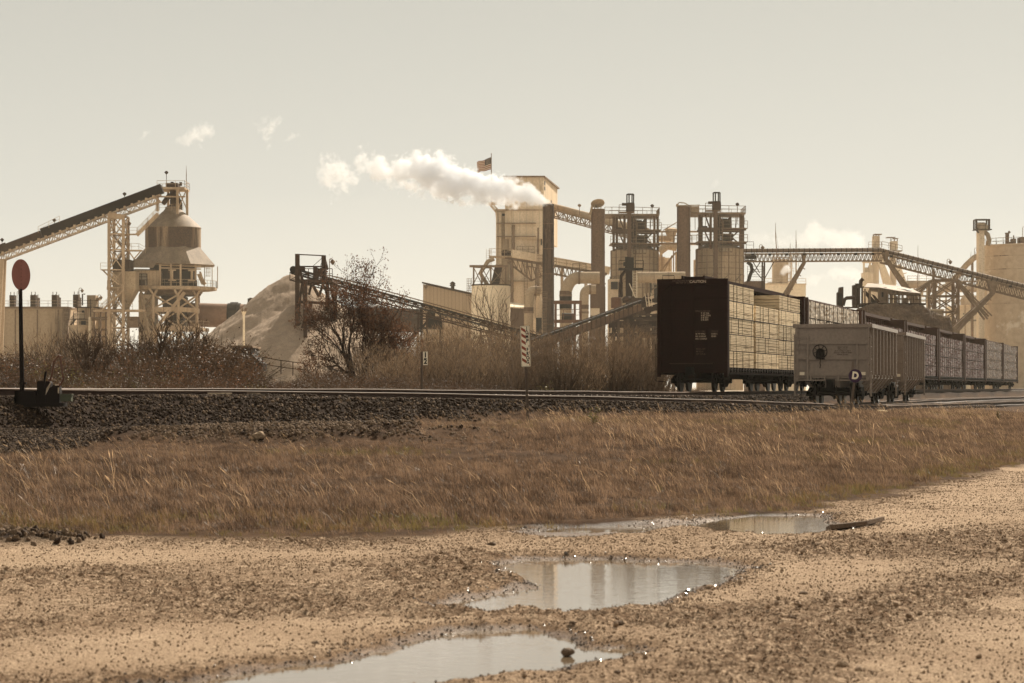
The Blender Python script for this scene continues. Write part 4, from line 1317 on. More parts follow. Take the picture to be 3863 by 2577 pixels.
CL, BH = 20.9, 4.72
AZ = math.atan(.2815)
def centerbeam(m, first=False, full=True):
    root = bpy.data.objects.new("lumber_flatcar", None); link(root)
    for y, s in ((0, 1), (CL, -1)):
        b = MB()
        lbox(b, -1.5, 1.5, y + s * .10, y + s * .16, .78, BH - .02)                         # plate
        for x0, x1 in ((-1.5, -1.34), (1.34, 1.5), (-.12, .06)): lbox(b, x0, x1, y - s * .0, y + s * .1, .62, BH - .22)
        lbox(b, -1.5, 1.5, y - s * .02, y + s * .1, BH - .24, BH)
        lbox(b, -1.5, 1.5, y - s * .02, y + s * .1, .78, 1.02)
        for k in range(7):
            z = 1.28 + k * .44
            lbox(b, -1.34, 1.34, y + s * .035, y + s * .1, z, z + .22)
        lbox(b, -.93, -.89, y + s * .0, y + s * .09, .9, BH - .24)
        lbox(b, .62, .655, y + s * .0, y + s * .09, .9, 2.72)
        for k, sg in ((0, -1), (1, 1)):
            b.prism([(sg * 1.34, y + s * .02, BH - .24), (sg * .98, y + s * .02, BH - .24), (sg * 1.34, y + s * .02, BH - .62)], (0, s * .08, 0))
        for k in range(8): lbox(b, -1.36, -.9, y - s * .02, y + s * .015, 1.25 + k * .4, 1.275 + k * .4)
        lbox(b, 1.38, 1.5, y + s * .16, y + s * .42, 1.0, BH - .1); lbox(b, -1.5, -1.38, y + s * .16, y + s * .42, 1.0, BH - .1)
        b.build("bulkhead", m, root)
        st = MB(); lbox(st, -.92, .92, y - s * .28, y + s * .0, 1.16, 1.2)
        st.build("end_platform", M['dsteel'], root)
        g = MB(); g.tube([(-1.28, y + s * .05, BH), (-1.28, y + s * .05, BH + .15), (-.78, y + s * .05, BH + .15), (-.78, y + s * .05, BH)], .014, 6)
        g.build("grab_iron", M['running'], root)
        g = MB()
        for x in (-1.55,): g.ladder((x, y + s * .2, .95), (x, y + s * .2, 2.0), .4, .38, .03, (0, 1, 0)); g.tube([(x, y, .95), (x, y, .45), (x + .4, y, .42)], .018, 6)
        g.build("corner_step", M['running'], root)
        coupler(root, y, -s)
    d = MB()
    lbox(d, -1.5, 1.5, .15, CL - .15, .93, 1.0); lbox(d, 1.38, 1.5, .1, CL - .1, .72, .93); lbox(d, -1.5, -1.38, .1, CL - .1, .72, .93)
    lbox(d, -.25, .25, .3, CL - .3, .55, .93)
    d.build("deck", m, root)
    w = MB()
    for k in range(30):
        y = .7 + k * (CL - 1.4) / 29
        w.tube([(1.36, y - .11, .88), (1.58, y - .11, .88)], .06, 8); lbox(w, 1.5, 1.56, y - .07, y + .07, .82, 1.0)
    lbox(w, 1.5, 1.53, .3, CL - .3, .74, .77)
    w.build("tie_down_winches", M['running'], root)
    c = MB()
    lbox(c, -.52, .52, .16, CL - .16, BH - .06, BH + .02)
    lbox(c, -.5, -.42, .16, CL - .16, BH + .02, BH + .14); lbox(c, .42, .5, .16, CL - .16, BH + .02, BH + .14)
    for k in range(19):
        y = .5 + k * (CL - 1) / 18
        lbox(c, -.09, .09, y - .08, y + .08, 1.0, BH - .06)
        lbox(c, -.5, .5, y - .04, y + .04, BH + .02, BH + .11)
    for k in range(18):
        y = .5 + k * (CL - 1) / 18; y2 = y + (CL - 1) / 18
        c.bar((0, y, 2.9 if k % 2 else 4.5), (0, y2, 4.5 if k % 2 else 2.9), .1)
    c.build("centre_beam", m, root)
    for y in (2.0, CL - 2.0): truck(root, y)
    u = MB(); u.tube([(0.5, CL * .45, .7), (.5, CL * .45 + 1.4, .7)], .2, 10); lbox(u, .2, .9, CL * .55, CL * .55 + .5, .5, .85)
    u.build("brake_gear", M['running'], root)
    return root

lab_train = ["brown bulkhead flatcar carrying bare lumber, nearest of the train", "bulkhead flatcar carrying plain white wrapped lumber behind the bare lumber car",
             "bulkhead flatcar with red printed wrapping, first behind the plain white load", "bulkhead flatcar with red printed wrapping, second behind the plain white load",
             "bulkhead flatcar with red printed wrapping, third behind the plain white load", "bulkhead flatcar with red printed wrapping next to the silver wrapped load",
             "bulkhead flatcar with silver wrapping, nearest of the silver loads", "bulkhead flatcar with silver wrapping at the right edge of the picture"]
TRZ = EYE - .2
def car_pose(k):
    s = 21.85 * k
    return Vector((7.53 + .4 * 0 + math.sin(AZ) * s, 101 + math.cos(AZ) * s, TRZ))
cars = []
proto2 = None
for k in range(8):
    if k == 0: c = centerbeam(M['carbrown'])
    elif k == 1: c = centerbeam(M['carbrown2']); proto2 = c
    else: c = dup(proto2)
    c.location = car_pose(k); c.rotation_euler = (0, 0, -AZ)
    tag(c, lab_train[k], "freight car", "lumber flatcars in the train")
    cars.append(c)
c0 = cars[0]
# writing on the near bulkhead
yf = -.024
text("CAUTION", .155, M['decal'], c0, (.24, yf, BH - .125), sx=1.0)
text("NO WALKING SURFACE\nON TOP OF CAR", .088, M['decalfade'], c0, (-.38, yf, BH - .125), sx=.95, space=.95)
yf2 = .098
def l_text(body, size, m, x, z, sx=1.0, y=None): return text(body, size, m, c0, (x, y if y is not None else .028, z), align='LEFT', sx=sx)
l_text("SPRG 6 OC D5", .10, M['decalfade'], .12, 3.36)
for i, s in enumerate(["7 1C D6", "4 IIC D6A", "2 B-353", "2 B-354"]): l_text(s, .10, M['decal'], .36, 3.27 - i * .09)
for i, s in enumerate(["6-1/2 X 9 BRG", "36 TW WHLS", "NO. 24 BRAKE", "EF511 COUPLER"]): l_text(s, .088, M['decalfade'] if i == 0 else M['decal'], .13, 2.52 - i * .105, .8)
for i, s in enumerate(["GROUP E", "CLASS C", "BEAMS"]): l_text(s, .088, M['decalfade'] if i == 0 else M['decal'], .80, 2.52 - i * .105, .8)
for i, s in enumerate(["EOC-10T", "M-921E", "42\" CPLR"]): l_text(s, .10, M['decalfade'], .16, 1.78 - i * .105)
mb = MB(); mb.prism([(.22, -.34, .66), (.34, -.34, .66), (.39, -.34, 1.3), (.335, -.34, 1.38), (.28, -.34, 1.3)], (0, .03, 0))
mb.build("marker_board", M['reflect'], c0, label="pale pointed marker board hanging at the coupler")
mb = MB(); mb.bar((.27, -.32, .68), (.22, -.3, .3), .03); mb.build("marker_rod", M['post'], c0)

# --- loads
def lumber(seed, L, H, W=1.28):
    r = random.Random(seed)
    b = MB()
    nl = 10
    for k in range(nl):
        z0 = k * H / nl; z1 = z0 + H / nl - (r.uniform(.005, .012) if r.random() < .6 else r.uniform(.016, .032))
        n = 2
        ys_ = [0, L * r.uniform(.3, .7), L]
        for i in range(n):
            pr_ = r.uniform(0, .010)
            lbox(b, -W + r.uniform(0, .02), pr_ * 1.0, ys_[i] + r.uniform(0, .03), ys_[i + 1] - r.uniform(0, .03) - .004, z0, z1)
    s = MB()
    for k in range(4):
        y = L * (.12 + .25 * k) + r.uniform(-.5, .5)
        x = .0125
        zz0 = -.03
        s.bar((x, y + r.uniform(-.08, .08), zz0), (x, y, H + .01), .011, .003)
        if r.random() < .4: s.bar((x + .002, y + .1, zz0), (x + .002, y + r.uniform(.02, .2), H), .010, .004)
    for k in range(4):
        y = L * (.12 + .25 * k); lbox(s, -W, .002, y - .05, y + .05, -.035, -.002)
    lbox(s, -W, .004, .04, L - .04, -.032, -.004)
    return b, s
def place_on(c, x, y, z, o):
    M4 = Matrix.Rotation(-AZ, 4, 'Z')
    o.location = c.location + M4 @ Vector((x, y, z)); o.rotation_euler = (0, 0, -AZ)
tiers = ["bottom", "second", "middle", "fourth", "top"]
colsn = ["next to the near brown bulkhead", "in the middle column with the gap above", "next to the far bulkhead"]
LH = .705
lb = []
for k in range(4):
    b, s = lumber(900 + k, 6.15, LH - .035)
    root = bpy.data.objects.new("lumber_bundle", None); link(root)
    b.build("boards", M['wood'], root); s.build("straps", M['strap'], root)
    lb.append([root, 0])
for col in range(3):
    for t in range(5):
        if col == 1 and t == 4: continue
        k = (col * 5 + t) % 4
        o = lb[k][0] if not lb[k][1] else dup(lb[k][0]); lb[k][1] = 1
        place_on(c0, 1.40 + rnd.uniform(-.015, .015), .62 + col * 6.52 + (.12 if col == 1 and t < 3 else 0), 1.035 + t * LH, o)
        tag(o, "bare lumber bundle, %s tier, %s" % (tiers[t], colsn[col]), "lumber bundle", "bare lumber bundles on the nearest car")
# far side lumber, its shade painted into darker boards, seen through the gap
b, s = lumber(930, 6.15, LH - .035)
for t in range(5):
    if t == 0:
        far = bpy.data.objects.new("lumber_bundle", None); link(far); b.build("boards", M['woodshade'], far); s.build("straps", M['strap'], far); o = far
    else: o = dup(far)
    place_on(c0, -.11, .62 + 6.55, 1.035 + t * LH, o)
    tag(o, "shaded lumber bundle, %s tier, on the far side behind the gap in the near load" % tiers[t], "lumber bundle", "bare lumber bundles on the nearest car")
# hanging straps and hooks of the nearest car
mb = MB()
for k in range(17):
    y = .9 + k * 1.15
    if 7.1 < y < 13.2: continue
    mb.bar((.5, y, BH), (1.43, y + .02, BH - .12), .035, .03); mb.bar((1.435, y, BH - .1), (1.435, y + .04, BH - .42), .045, .02)
for y in (3.6, 15.4): mb.prism([(1.438, y, BH - .55), (1.438, y + .13, BH - .62), (1.438, y + .15, BH - .9), (1.438, y + .05, BH - 1.12), (1.438, y - .04, BH - .85)], (.02, 0, 0))
for y, z0, z1 in ((7.05, 1.05, 2.35), (7.1, 1.05, 1.8)):
    mb.bar((1.45, y - .9, z0), (1.45, y, z1), .03); mb.box((1.45, y, z1), (.1, .2, .14))
mb.build("hanging_straps", M['strap'], c0)

def wrapped(seed, L, H, strips, W=1.25):
    """plastic wrapped bundle: crinkled side and top, made of vertical board-end strips showing through"""
    r = random.Random(seed)
    mb = MB()
    n = strips
    for i in range(n):
        y0, y1 = L * i / n + r.uniform(.01, .05), L * (i + 1) / n - .012
        x = r.uniform(-.015, .02); zt = H - r.uniform(0, .08)
        nz = 7
        vs = []
        cols = [(y0, -.03), (y0 + (y1 - y0) * .3, .015), (y0 + (y1 - y0) * .7, .02), (y1, -.03)]
        rows = [j / nz for j in range(nz + 1)]
        for tz in rows:
            for (yy, dx) in cols:
                vs.append((x + dx + r.gauss(0, .022), yy + r.gauss(0, .008), zt * tz))
        nb = len(cols)
        fs = [(j * nb + k, j * nb + k + 1, (j + 1) * nb + k + 1, (j + 1) * nb + k) for j in range(nz) for k in range(nb - 1)]
        top0 = len(vs)
        for (yy, dx) in cols: vs.append((-W + r.gauss(0, .01), yy, zt + r.gauss(.0, .012)))
        fs += [(nz * nb + k, nz * nb + k + 1, top0 + k + 1, top0 + k) for k in range(nb - 1)]
        mb.add(vs, fs)
        lbox(mb, -W, -.06, y0, y1, .0, zt - .03)
    st = MB()
    for k in range(4):
        y = L * (.1 + .26 * k); st.bar((.045, y, 0), (.045, y, H), .03, .012)
    lbox(st, -W, .0, .04, L - .04, -.03, -.002)
    return mb, st
wcol = ["near column", "middle column", "far column"]
wt = ["bottom tier", "second tier", "third tier", "top tier"]
ordn = {2: "first", 3: "second", 4: "third", 5: "fourth"}
WP = {}
def wproto(key, m, H, strips):
    if key not in WP:
        mb, st = wrapped(hash(key) % 1000, 6.1, H - .035, strips)
        root = bpy.data.objects.new("wrapped_bundle", None); link(root)
        mb.build("wrap", m, root); st.build("straps", M['strap'], root)
        WP[key] = [root, 0]
    e = WP[key]
    o = e[0] if not e[1] else dup(e[0]); e[1] = 1
    return o
for c in range(1, 8):
    for col in range(3):
        for t in range(4):
            if c == 1:
                H, m, st_ = .90, M['wrapwhite'], 8; nm = "white"; where = "on the car behind the bare lumber"
            elif c < 6:
                H, m, st_ = .775, M['wrapprint'], 16; nm = "red printed"; where = "on the %s printed car" % ordn[c]
            else:
                H, m, st_ = .90, M['wrapsilver'], 14; nm = "silver"; where = "on the nearest silver car" if c == 6 else "on the silver car at the picture edge"
            o = wproto((nm, (c * 3 + col + t) % 3), m, H, st_)
            place_on(cars[c], 1.40, .62 + col * 6.52, 1.035 + t * H, o)
            tag(o, "%s wrapped bundle, %s, %s %s" % (nm, wt[t], wcol[col], where), "wrapped bundle", "plastic wrapped bundles on the train")
# torn dark wrap at the end of the white load
mb = MB()
r = random.Random(4)
for k in range(9):
    y = 19.3 + r.uniform(0, .9); z = BH - .15 - k * .13
    mb.prism([(1.46, y - .3, z), (1.5, y + .25, z + .1), (1.46, y + .35, z - .3), (1.52, y, z - .42), (1.47, y - .28, z - .2)], (.03, .02, 0))
mb.build("torn_wrap", M['strap'], cars[1])

# --- grey gondola cars on the siding
GL = 11.3
def gondola():
    root = bpy.data.objects.new("gondola_car", None); link(root)
    b = MB()
    T, B0 = 3.12, 1.08
    lbox(b, -1.45, 1.45, .0, .05, B0, T); lbox(b, -1.45, 1.45, GL - .05, GL, B0, T)
    lbox(b, 1.38, 1.43, .05, GL - .05, B0, T); lbox(b, -1.43, -1.38, .05, GL - .05, B0, T)
    for s in (-1, 1):   # sloping lower sides and hopper
        b.prism([(s * 1.43, 2.3, B0), (s * 1.43, GL - 2.3, B0), (s * .95, GL - 2.9, .50), (s * .95, 2.9, .50)], (-s * .05, 0, 0))
    lbox(b, -.95, .95, 2.9, GL - 2.9, .48, .52); lbox(b, -1.4, 1.4, .05, GL - .05, 1.25, 1.3)
    lbox(b, -.3, .3, .1, GL - .1, .72, 1.08)
    b.build("body", M['cargrey'], root)
    e = MB()
    for y, s in ((0, -1), (GL, 1)):
        for z, h in ((2.45, .17), (1.83, .17), (1.18, .18)): lbox(e, -1.42, 1.42, y, y + s * .07, z, z + h)
        lbox(e, -1.42, 1.42, y, y + s * .10, .98, 1.03)
        for x in (-.98, 1.0): lbox(e, x - .035, x + .035, y, y + s * .1, 1.0 if x < 0 else 1.3, 2.78 if x < 0 else 2.6)
        for x in (-.85, -.3, .25): lbox(e, x - .03, x + .03, y, y + s * .085, 1.03, 1.2)
        for x in (-1.42, 1.42): lbox(e, x - .06, x + .06, y - .02, y + s * .04, .95, 3.1)
    e.build("end_ribs", M['cargrey'], root)
    for s in (-1, 1):
        n = 8
        for k in range(n):
            r_ = MB()
            y = .75 + k * (GL - 1.5) / (n - 1)
            x = s * 1.43
            if 2.3 < y < GL - 2.3 or True:
                lbox(r_, x, x + s * .16, y - .04, y + .04, 1.22, T - .02)
                q = .95 if 2 < y < GL - 2 else 1.15
                zb = .52 if 2 < y < GL - 2 else .82
                r_.obox(((x + s * .06 + s * q) / 2, y, (1.22 + zb) / 2), Vector((s * (1.49 - q) / 2, 0, (1.22 - zb) / 2)), (0, .045, 0), Vector((.05, 0, -.05 * s)))
            r_.build("side_rib", M['cargrey'], root)
    t = MB()
    lbox(t, -1.53, 1.53, -.08, .06, T, T + .15); lbox(t, -1.53, 1.53, GL - .06, GL + .08, T, T + .15)
    lbox(t, 1.37, 1.60, .06, GL - .06, T, T + .15); lbox(t, -1.60, -1.37, .06, GL - .06, T, T + .15)
    t.build("top_rim", M['cargrey'], root)
    for s, y in ((1, .22), (1, GL - .22), (-1, .22)):
        l = MB(); l.ladder((s * 1.53, y, .35 if y < 5 else .3), (s * 1.53, y, 2.85), .42, .44, .035, (0, 1, 0))
        for z in (.75, 1.6, 2.7): lbox(l, s * 1.42, s * 1.54, y - .02, y + .02, z, z + .04)
        l.build("side_ladder", M['cargrey'], root)
    l = MB()
    for k in range(5): lbox(l, -1.46, -1.0, -.09, -.06, 1.0 + k * .42, 1.02 + k * .42)
    lbox(l, -1.53, -1.49, -.09, -.05, .35, 2.85)
    l.build("end_ladder", M['cargrey'], root)
    w = MB()
    c = (-.47, -.2, 2.15); n = 30
    ring = [(c[0] + .28 * math.cos(6.2832 * k / n), c[1], c[2] + .28 * math.sin(6.2832 * k / n)) for k in range(n + 1)]
    w.tube(ring, .018, 6, False)
    for k in range(8): a = 6.2832 * k / 8 + .2; w.bar(c, (c[0] + .28 * math.cos(a), c[1], c[2] + .28 * math.sin(a)), .025)
    wh = w.build("brake_wheel", M['black'], root)
    w = MB(); w.tube([(c[0], -.16, c[2] - .03), (c[0], -.02, c[2] - .03)], .17, 16); lbox(w, c[0] - .17, c[0] + .17, -.16, -.02, c[2] - .3, c[2] - .02)
    for k in range(4): w.tube([(c[0], -.1, c[2] - .3 - k * .09), (c[0] + .015 * (-1) ** k, -.1, c[2] - .39 - k * .09)], .014, 6)
    w.build("brake_housing", M['black'], wh)
    p_ = MB(); lbox(p_, -1.3, -1.11, -.078, -.071, 1.21, 1.33); lbox(p_, 1.17, 1.34, -.078, -.071, 1.21, 1.33)
    p_.build("reflector", M['reflect'], root)
    for y in (1.55, GL - 1.55): truck(root, y)
    coupler(root, 0, -1); coupler(root, GL, 1)
    h = MB(); h.tube([(-1.1, -.1, .93), (-.9, -.15, .95), (-.6, -.15, .86), (-.25, -.2, .66)], .018, 6); lbox(h, -1.32, -1.1, -.1, .15, .75, .98); h.tube([(-1.22, -.1, .78), (-1.22, -.1, .45)], .018, 6)
    h.build("uncoupling_lever", M['running'], root)
    for i, s in enumerate(["SPRG 7 OC D5", "SPRG 5 1C D5", "36 IN WHEELS CLASS C", "AAR NO. 24 BRAKE BEAM", "REPAIR 37-H362"]):
        text(s, .066, M['decaldark'], root, (.42, -.004, 2.33 - i * .075), sx=.95)
    return root
GAZ = math.atan(.255)
g1 = gondola()
tag(g1, "grey ribbed gondola car nearest the round D sign, with a black brake wheel", "freight car", "grey gondola cars")
gx, gyv = 12.9, 97.4
g1.location = (gx, gyv, EYE - .73); g1.rotation_euler = (0, 0, -GAZ)
g2 = dup(g1)
tag(g2, "grey ribbed gondola car coupled behind the near one", "freight car", "grey gondola cars")
d_ = 15.3
g2.location = (gx + math.sin(GAZ) * d_, gyv + math.cos(GAZ) * d_, EYE - .73)
# ------------------------------------------------------------------ the plant
GZ = .75
class Site:
    """points and lengths on one structure standing Y metres away (photo pixels -> metres)"""
    def __init__(s, Y): s.Y = Y
    def __call__(s, sx, sy, dy=0.0): return at(sx, sy, s.Y) + Vector((0, dy, 0))
    def x(s, sx): return (sx - CX) / F * s.Y
    def z(s, sy): return EYE + (HY - sy) / F * s.Y
    def u(s, n): return n * s.Y / F
    def base(s, sx): return Vector((s.x(sx), s.Y, GZ))
    def box(s, mb, x0, x1, y0, y1, d0, d1):
        a, b = s(x0, y0, d0), s(x1, y1, d1)
        return mb.box2(a, b)
def lamp_part(root, s, sx, sy_base, sy_top, dy=0.0, goose=True, m=None):
    mb = MB()
    p, q = s(sx, sy_base, dy), s(sx, sy_top, dy)
    if goose:
        k = s.u(8)
        mb.tube([p, q, q + Vector((k * .3, 0, k * .5)), q + Vector((k, 0, k * .55)), q + Vector((k * 1.5, 0, 0))], .05, 5)
        mb.lathe(q + Vector((k * 1.5, 0, -.45)), [(.02, -.15), (.12, -.1), (.28, .2), (.34, .22), (.1, .45)], 8)
    else:
        mb.tube([p, q], .05, 5); mb.lathe(q, [(.1, -.25), (.3, .0), (.34, .08), (.12, .3)], 8)
    return mb.build("lamp", m or M['steel'], root)

# --- stained concrete building at the left edge
s = Site(400)
root = thing("concrete_building", "long stained concrete building at the left edge with square vent stacks along its roof", "building", s.base(120))
mb = MB(); s.box(mb, -320, 256, 1162, 1480, 0, 24); mb.build("wall", M['conc'], root)
mb = MB()
for x in (-220, -120, -30, 58, 141, 220): s.box(mb, x - 2, x + 2, 1168, 1478, -.12, 0)
s.box(mb, 217, 223, 1197, 1478, -.3, -.12)
s.box(mb, -320, 258, 1157, 1163.5, -.25, 24.2)
mb.build("wall_ribs", M['steel'], root)
for x0, x1, yt, dy in ((26, 45, 1112, 2), (85, 104, 1115, 9), (105, 125, 1111, 2), (165, 185, 1114, 9), (186, 206, 1111, 2), (245, 264, 1114, 9), (267, 287, 1110, 2), (-60, -40, 1112, 2), (-130, -110, 1112, 2)):
    mb = MB(); s.box(mb, x0, x1, yt, 1157, dy, dy + 1.6)
    for x in (x0 + 5, x1 - 1): mb.bar(s(x, yt, dy), s(x, yt - 12, dy), .1)
    mb.build("vent_stack", M['dsteel'], root)
mb = MB(); mb.rail([s(-200, 1157, 1), s(290, 1157, 1)], 1.0, 1.6, .055); mb.build("railing", M['cream'], root)
lamp_part(root, s, 60, 1157, 1102, 1); lamp_part(root, s, 294, 1157, 1090, 1)

# --- process block between wall and stair tower
s = Site(394)
root = thing("process_block", "cluttered tan block with stairs, drum and pipes right of the stained concrete wall", "plant building", s.base(320))
mb = MB(); s.box(mb, 287, 346, 1160, 1480, 2, 9); s.box(mb, 345, 400, 1175, 1480, 6, 10); mb.build("wall", M['cream'], root)
mb = MB(); s.box(mb, 316, 348, 1111, 1156, 3, 6); mb.prism([s(316, 1111, 2.9), s(321, 1130, 2.9), s(328, 1156, 2.9), s(316, 1156, 2.9)], (0, .1, 0)); s.box(mb, 345, 362, 1120, 1130, 3.5, 5); mb.build("hopper", M['bin'], root)
mb = MB(); mb.lathe(s(298, 1480, 1), [(s.u(42), 0), (s.u(42), s.u(212)), (s.u(43), s.u(212)), (s.u(43), s.u(216)), (s.u(42), s.u(216)), (s.u(42), s.u(250)), (s.u(44), s.u(250)), (s.u(44), s.u(253))], 24); mb.build("drum", M['conc'], root, True)
mb = MB(); mb.tube([s(343, 1480, -1), s(343, 1196, -1)], s.u(5), 10)
for y in (1213, 1231, 1252): mb.tube([s(343, y, -1), s(343, y + 2, -1)], s.u(6.5), 10)
mb.build("pipe", M['white'], root, True)
for x0, x1, y0, y1 in ((298, 316, 1210, 1224), (301, 310, 1170, 1178)):
    mb = MB(); s.box(mb, x0, x1, y0, y1, 1.9, 2.05); mb.build("opening", M['glassdark'], root)
mb = MB()
mb.stair(s(265, 1226, .5), s(284, 1202, .5), .9); mb.rail([s(256, 1228, 0), s(338, 1228, 0)], 1.0, 2, .07); mb.rail([s(276, 1202, .5), s(316, 1202, .5)], 1.2, 2, .07)
mb.box2(s(276, 1202, .2), s(318, 1204, 1.9)); mb.box2(s(286, 1157, .5), s(372, 1160, 7)); mb.rail([s(287, 1157, .5), s(370, 1157, .5)], 1.05, 1.6, .06)
for x in (276, 290, 340): mb.bar(s(x, 1128 if x > 280 else 1180, .4), s(x, 1228, .4), .12)
mb.tube([s(307, 1152, 1), s(307, 1109, 1), s(317, 1109, 1)], .12, 6)
mb.build("stairs_and_rails", M['dsteel'], root)
mb = MB()
for y in (1199, 1207, 1243, 1272): mb.tube([s(346, y, 0), s(410, y + rnd.uniform(-3, 3), 0)], .16, 6)
for x in (356, 380, 400): mb.bar(s(x, 1175, 0), s(x, 1480, 0), .25)
mb.tube([s(349, 1202, -1), s(376, 1202, -1), s(379, 1206, -1), s(379, 1270, -1)], .2, 6)
mb.bar(s(346, 1172, 0), s(470, 1172, 0), .45, .6); mb.bar(s(346, 1240, 0), s(380, 1275, 0), .15)
mb.build("pipe_rack", M['steel'], root)
lamp_part(root, s, 365, 1157, 1116, 1)

# --- lattice stair tower with hopper
s = Site(384)
root = thing("stair_tower", "tall open lattice steel tower with stair flights and a hopper left of the kiln tower", "steel tower", s.base(438))
zs = [GZ] + [s.z(y) for y in (1300, 1236, 1170, 1086, 1018, 942, 882, 812)]
mb = MB(); mb.lattice(s.x(411), s.x(465), 384, 389, zs, .42, .16)
mb.bar(s(408, 812), s(470, 820), .9, .8)
mb.build("frame", M['cream'], root)
mb = MB()
lv = [1300, 1236, 1170, 1086, 1018, 942, 882]
for i in range(len(lv) - 1):
    a, b = (418, 458) if i % 2 == 0 else (458, 418)
    mb.stair(s(a, lv[i], 2.5), s(b, lv[i + 1], 2.5), .8, rail=True)
mb.build("stair_flights", M['steel'], root)
mb = MB()
mb.box2(s(379, 1016, 0), s(412, 1019, 2)); mb.rail([s(379, 1016, 0), s(412, 1016, 0)], 1.0, 1.5, .06); mb.bar(s(385, 1019, 1), s(411, 1046, 1), .2)
mb.stair(s(410, 1040, -.4), s(452, 1076, -.4), .8)
mb.box2(s(440, 880, 1), s(515, 884, 2.5)); mb.rail([s(440, 880, 1), s(515, 880, 1)], 1.0, 1.5, .05)
mb.stair(s(512, 884, 1.5), s(592, 803, 1.5), 1.0, n=40)
mb.bar(s(512, 886, 1), s(592, 806, 1), .3, .6); mb.bar(s(480, 884, 1.5), s(455, 925, 1.5), .18); mb.bar(s(470, 884, 1.5), s(485, 925, 1.5), .18)
mb.box2(s(465, 941, 1), s(530, 946, 2.5)); mb.rail([s(465, 941, 1), s(520, 941, 1), s(545, 955, 1)], 1.0, 1.5, .05)
mb.bar(s(480, 946, 1.5), s(500, 975, 1.5), .18); mb.bar(s(525, 946, 1.5), s(500, 975, 1.5), .18)
mb.stair(s(382, 1176, -.6), s(470, 1095, -.6), .9); mb.box2(s(350, 1168, 0), s(545, 1176, 2)); mb.rail([s(350, 1168, 0), s(500, 1168, 0)], 1.0, 1.6, .06)
mb.build("walkways", M['cream'], root)
mb = MB()
s.box(mb, 421, 486, 978, 1022, 1.2, 5)
mb.build("hopper_head", M['dsteel'], root)
mb = MB()
s.box(mb, 421, 505, 1022, 1088, 1.4, 6)
a = [s(421, 1088, 1.4), s(505, 1088, 1.4), s(505, 1088, 6), s(421, 1088, 6)]; b = [s(457, 1165, 3), s(470, 1165, 3), s(470, 1165, 4), s(457, 1165, 4)]
mb.add(a + b, [(0, 1, 5, 4), (1, 2, 6, 5), (2, 3, 7, 6), (3, 0, 4, 7), (4, 5, 6, 7)])
mb.build("hopper", M['bin'], root)
mb = MB(); s.box(mb, 497, 550, 1105, 1480, 7, 12)
for y in (1130, 1165, 1200, 1240): s.box(mb, 496, 551, y, y + 2, 6.9, 7)
mb.build("duct", M['cream'], root)
mb = MB(); s.box(mb, 474, 512, 1193, 1235, 2, 4); mb.build("cabinet", M['steel'], root)
lamp_part(root, s, 471, 882, 835, 1.5)

# --- kiln tower: cone, drum, flared hood, open machine floor, legs
s = Site(396)
cx = 653
root = thing("kiln_tower", "kiln tower with a cone top, rusty drum and flared sheet hood on legs", "plant tower", s.base(cx))
C = Vector((s.x(cx), s.Y, 0))
def ring(mb, prof, n=40, a0=0.0): return mb.lathe(C, [(s.u(r), s.z(y)) for r, y in prof], n, a0)
mb = MB(); ring(mb, [(96, 940), (104.5, 936), (104.5, 862)]); mb.build("drum", mat("drum_streaks", (.40, .31, .22), (.15, .095, .06), .5, .85, streak=True, rust=((.04, .022, .015), .55, .3)), root, True)
mb = MB(); ring(mb, [(106, 862), (106, 860), (92, 845), (36, 796), (30, 788), (30, 782), (14, 776), (12, 770)]); mb.build("cone_roof", M['hood'], root, True)
mb = MB(); ring(mb, [(166, 1004), (168, 1002), (107, 934), (100, 934)], 8, R(22.5 + 8)); mb.build("hood", M['hood'], root)
mb = MB()
mb.prism([s(528, 985, -6.4), s(622, 992, -7.1), s(603, 1019, -7.6), s(512, 1018, -7.3)], (0, .1, .02)); mb.build("hood_flap", M['hood'], root)
mb = MB(); ring(mb, [(88, 1086), (88, 1000)], 28); mb.build("machine_core", M['dsteel'], root, True)
mb = MB(); ring(mb, [(150, 1098), (164, 1096), (165, 1085), (150, 1084)], 16, .2)
mb.box2(s(418, 1085, -4), s(540, 1097, 1))
mb.build("floor_ring", M['cream'], root)
mb = MB()
n = 22
pts = [C + Vector((s.u(163) * math.cos(a), s.u(163) * math.sin(a), s.z(1085))) for a in [R(180 + 25 + k * 170 / n) for k in range(n + 1)]]
mb.rail(pts, 1.05, 2, .055); mb.rail([s(420, 1085, -4), s(508, 1085, -4)], 1.05, 1.5, .055)
mb.build("railing", M['cream'], root)
mb = MB(); s.box(mb, 512, 624, 1028, 1085, -6.3, -2)
mb.prism([s(512, 1028, -6.4), s(624, 1028, -6.4), s(600, 1022, -5), s(530, 1020, -5)], (0, 2, 0))
cab = mb.build("control_cabin", M['sheet'], root)
mb = MB(); s.box(mb, 538, 577, 1040, 1083, -6.42, -6.31); w_ = mb.build("window", M['glass'], cab)
mb = MB()
for x in (538, 557, 577): s.box(mb, x - 1.3, x + 1.3, 1039, 1084, -6.5, -6.41)
for y in (1040, 1051, 1062): s.box(mb, 538, 577, y - 1, y + 1, -6.5, -6.41)
s.box(mb, 539, 570, 1063, 1083, -6.5, -6.41)
mb.build("window_bars", M['dsteel'], w_)
mb = MB()
for x, d in ((626, -6.6), (666, -6.6), (702, -6.5), (752, -4.6), (806, -2), (818, 1), (772, 0)): mb.bar(s(x, 1004, d), s(x, 1087, d), .28 if x < 760 else .12)
for y in (1008, 1018): mb.bar(s(626, y, -6.5), s(770, y + 2, -4), .2)
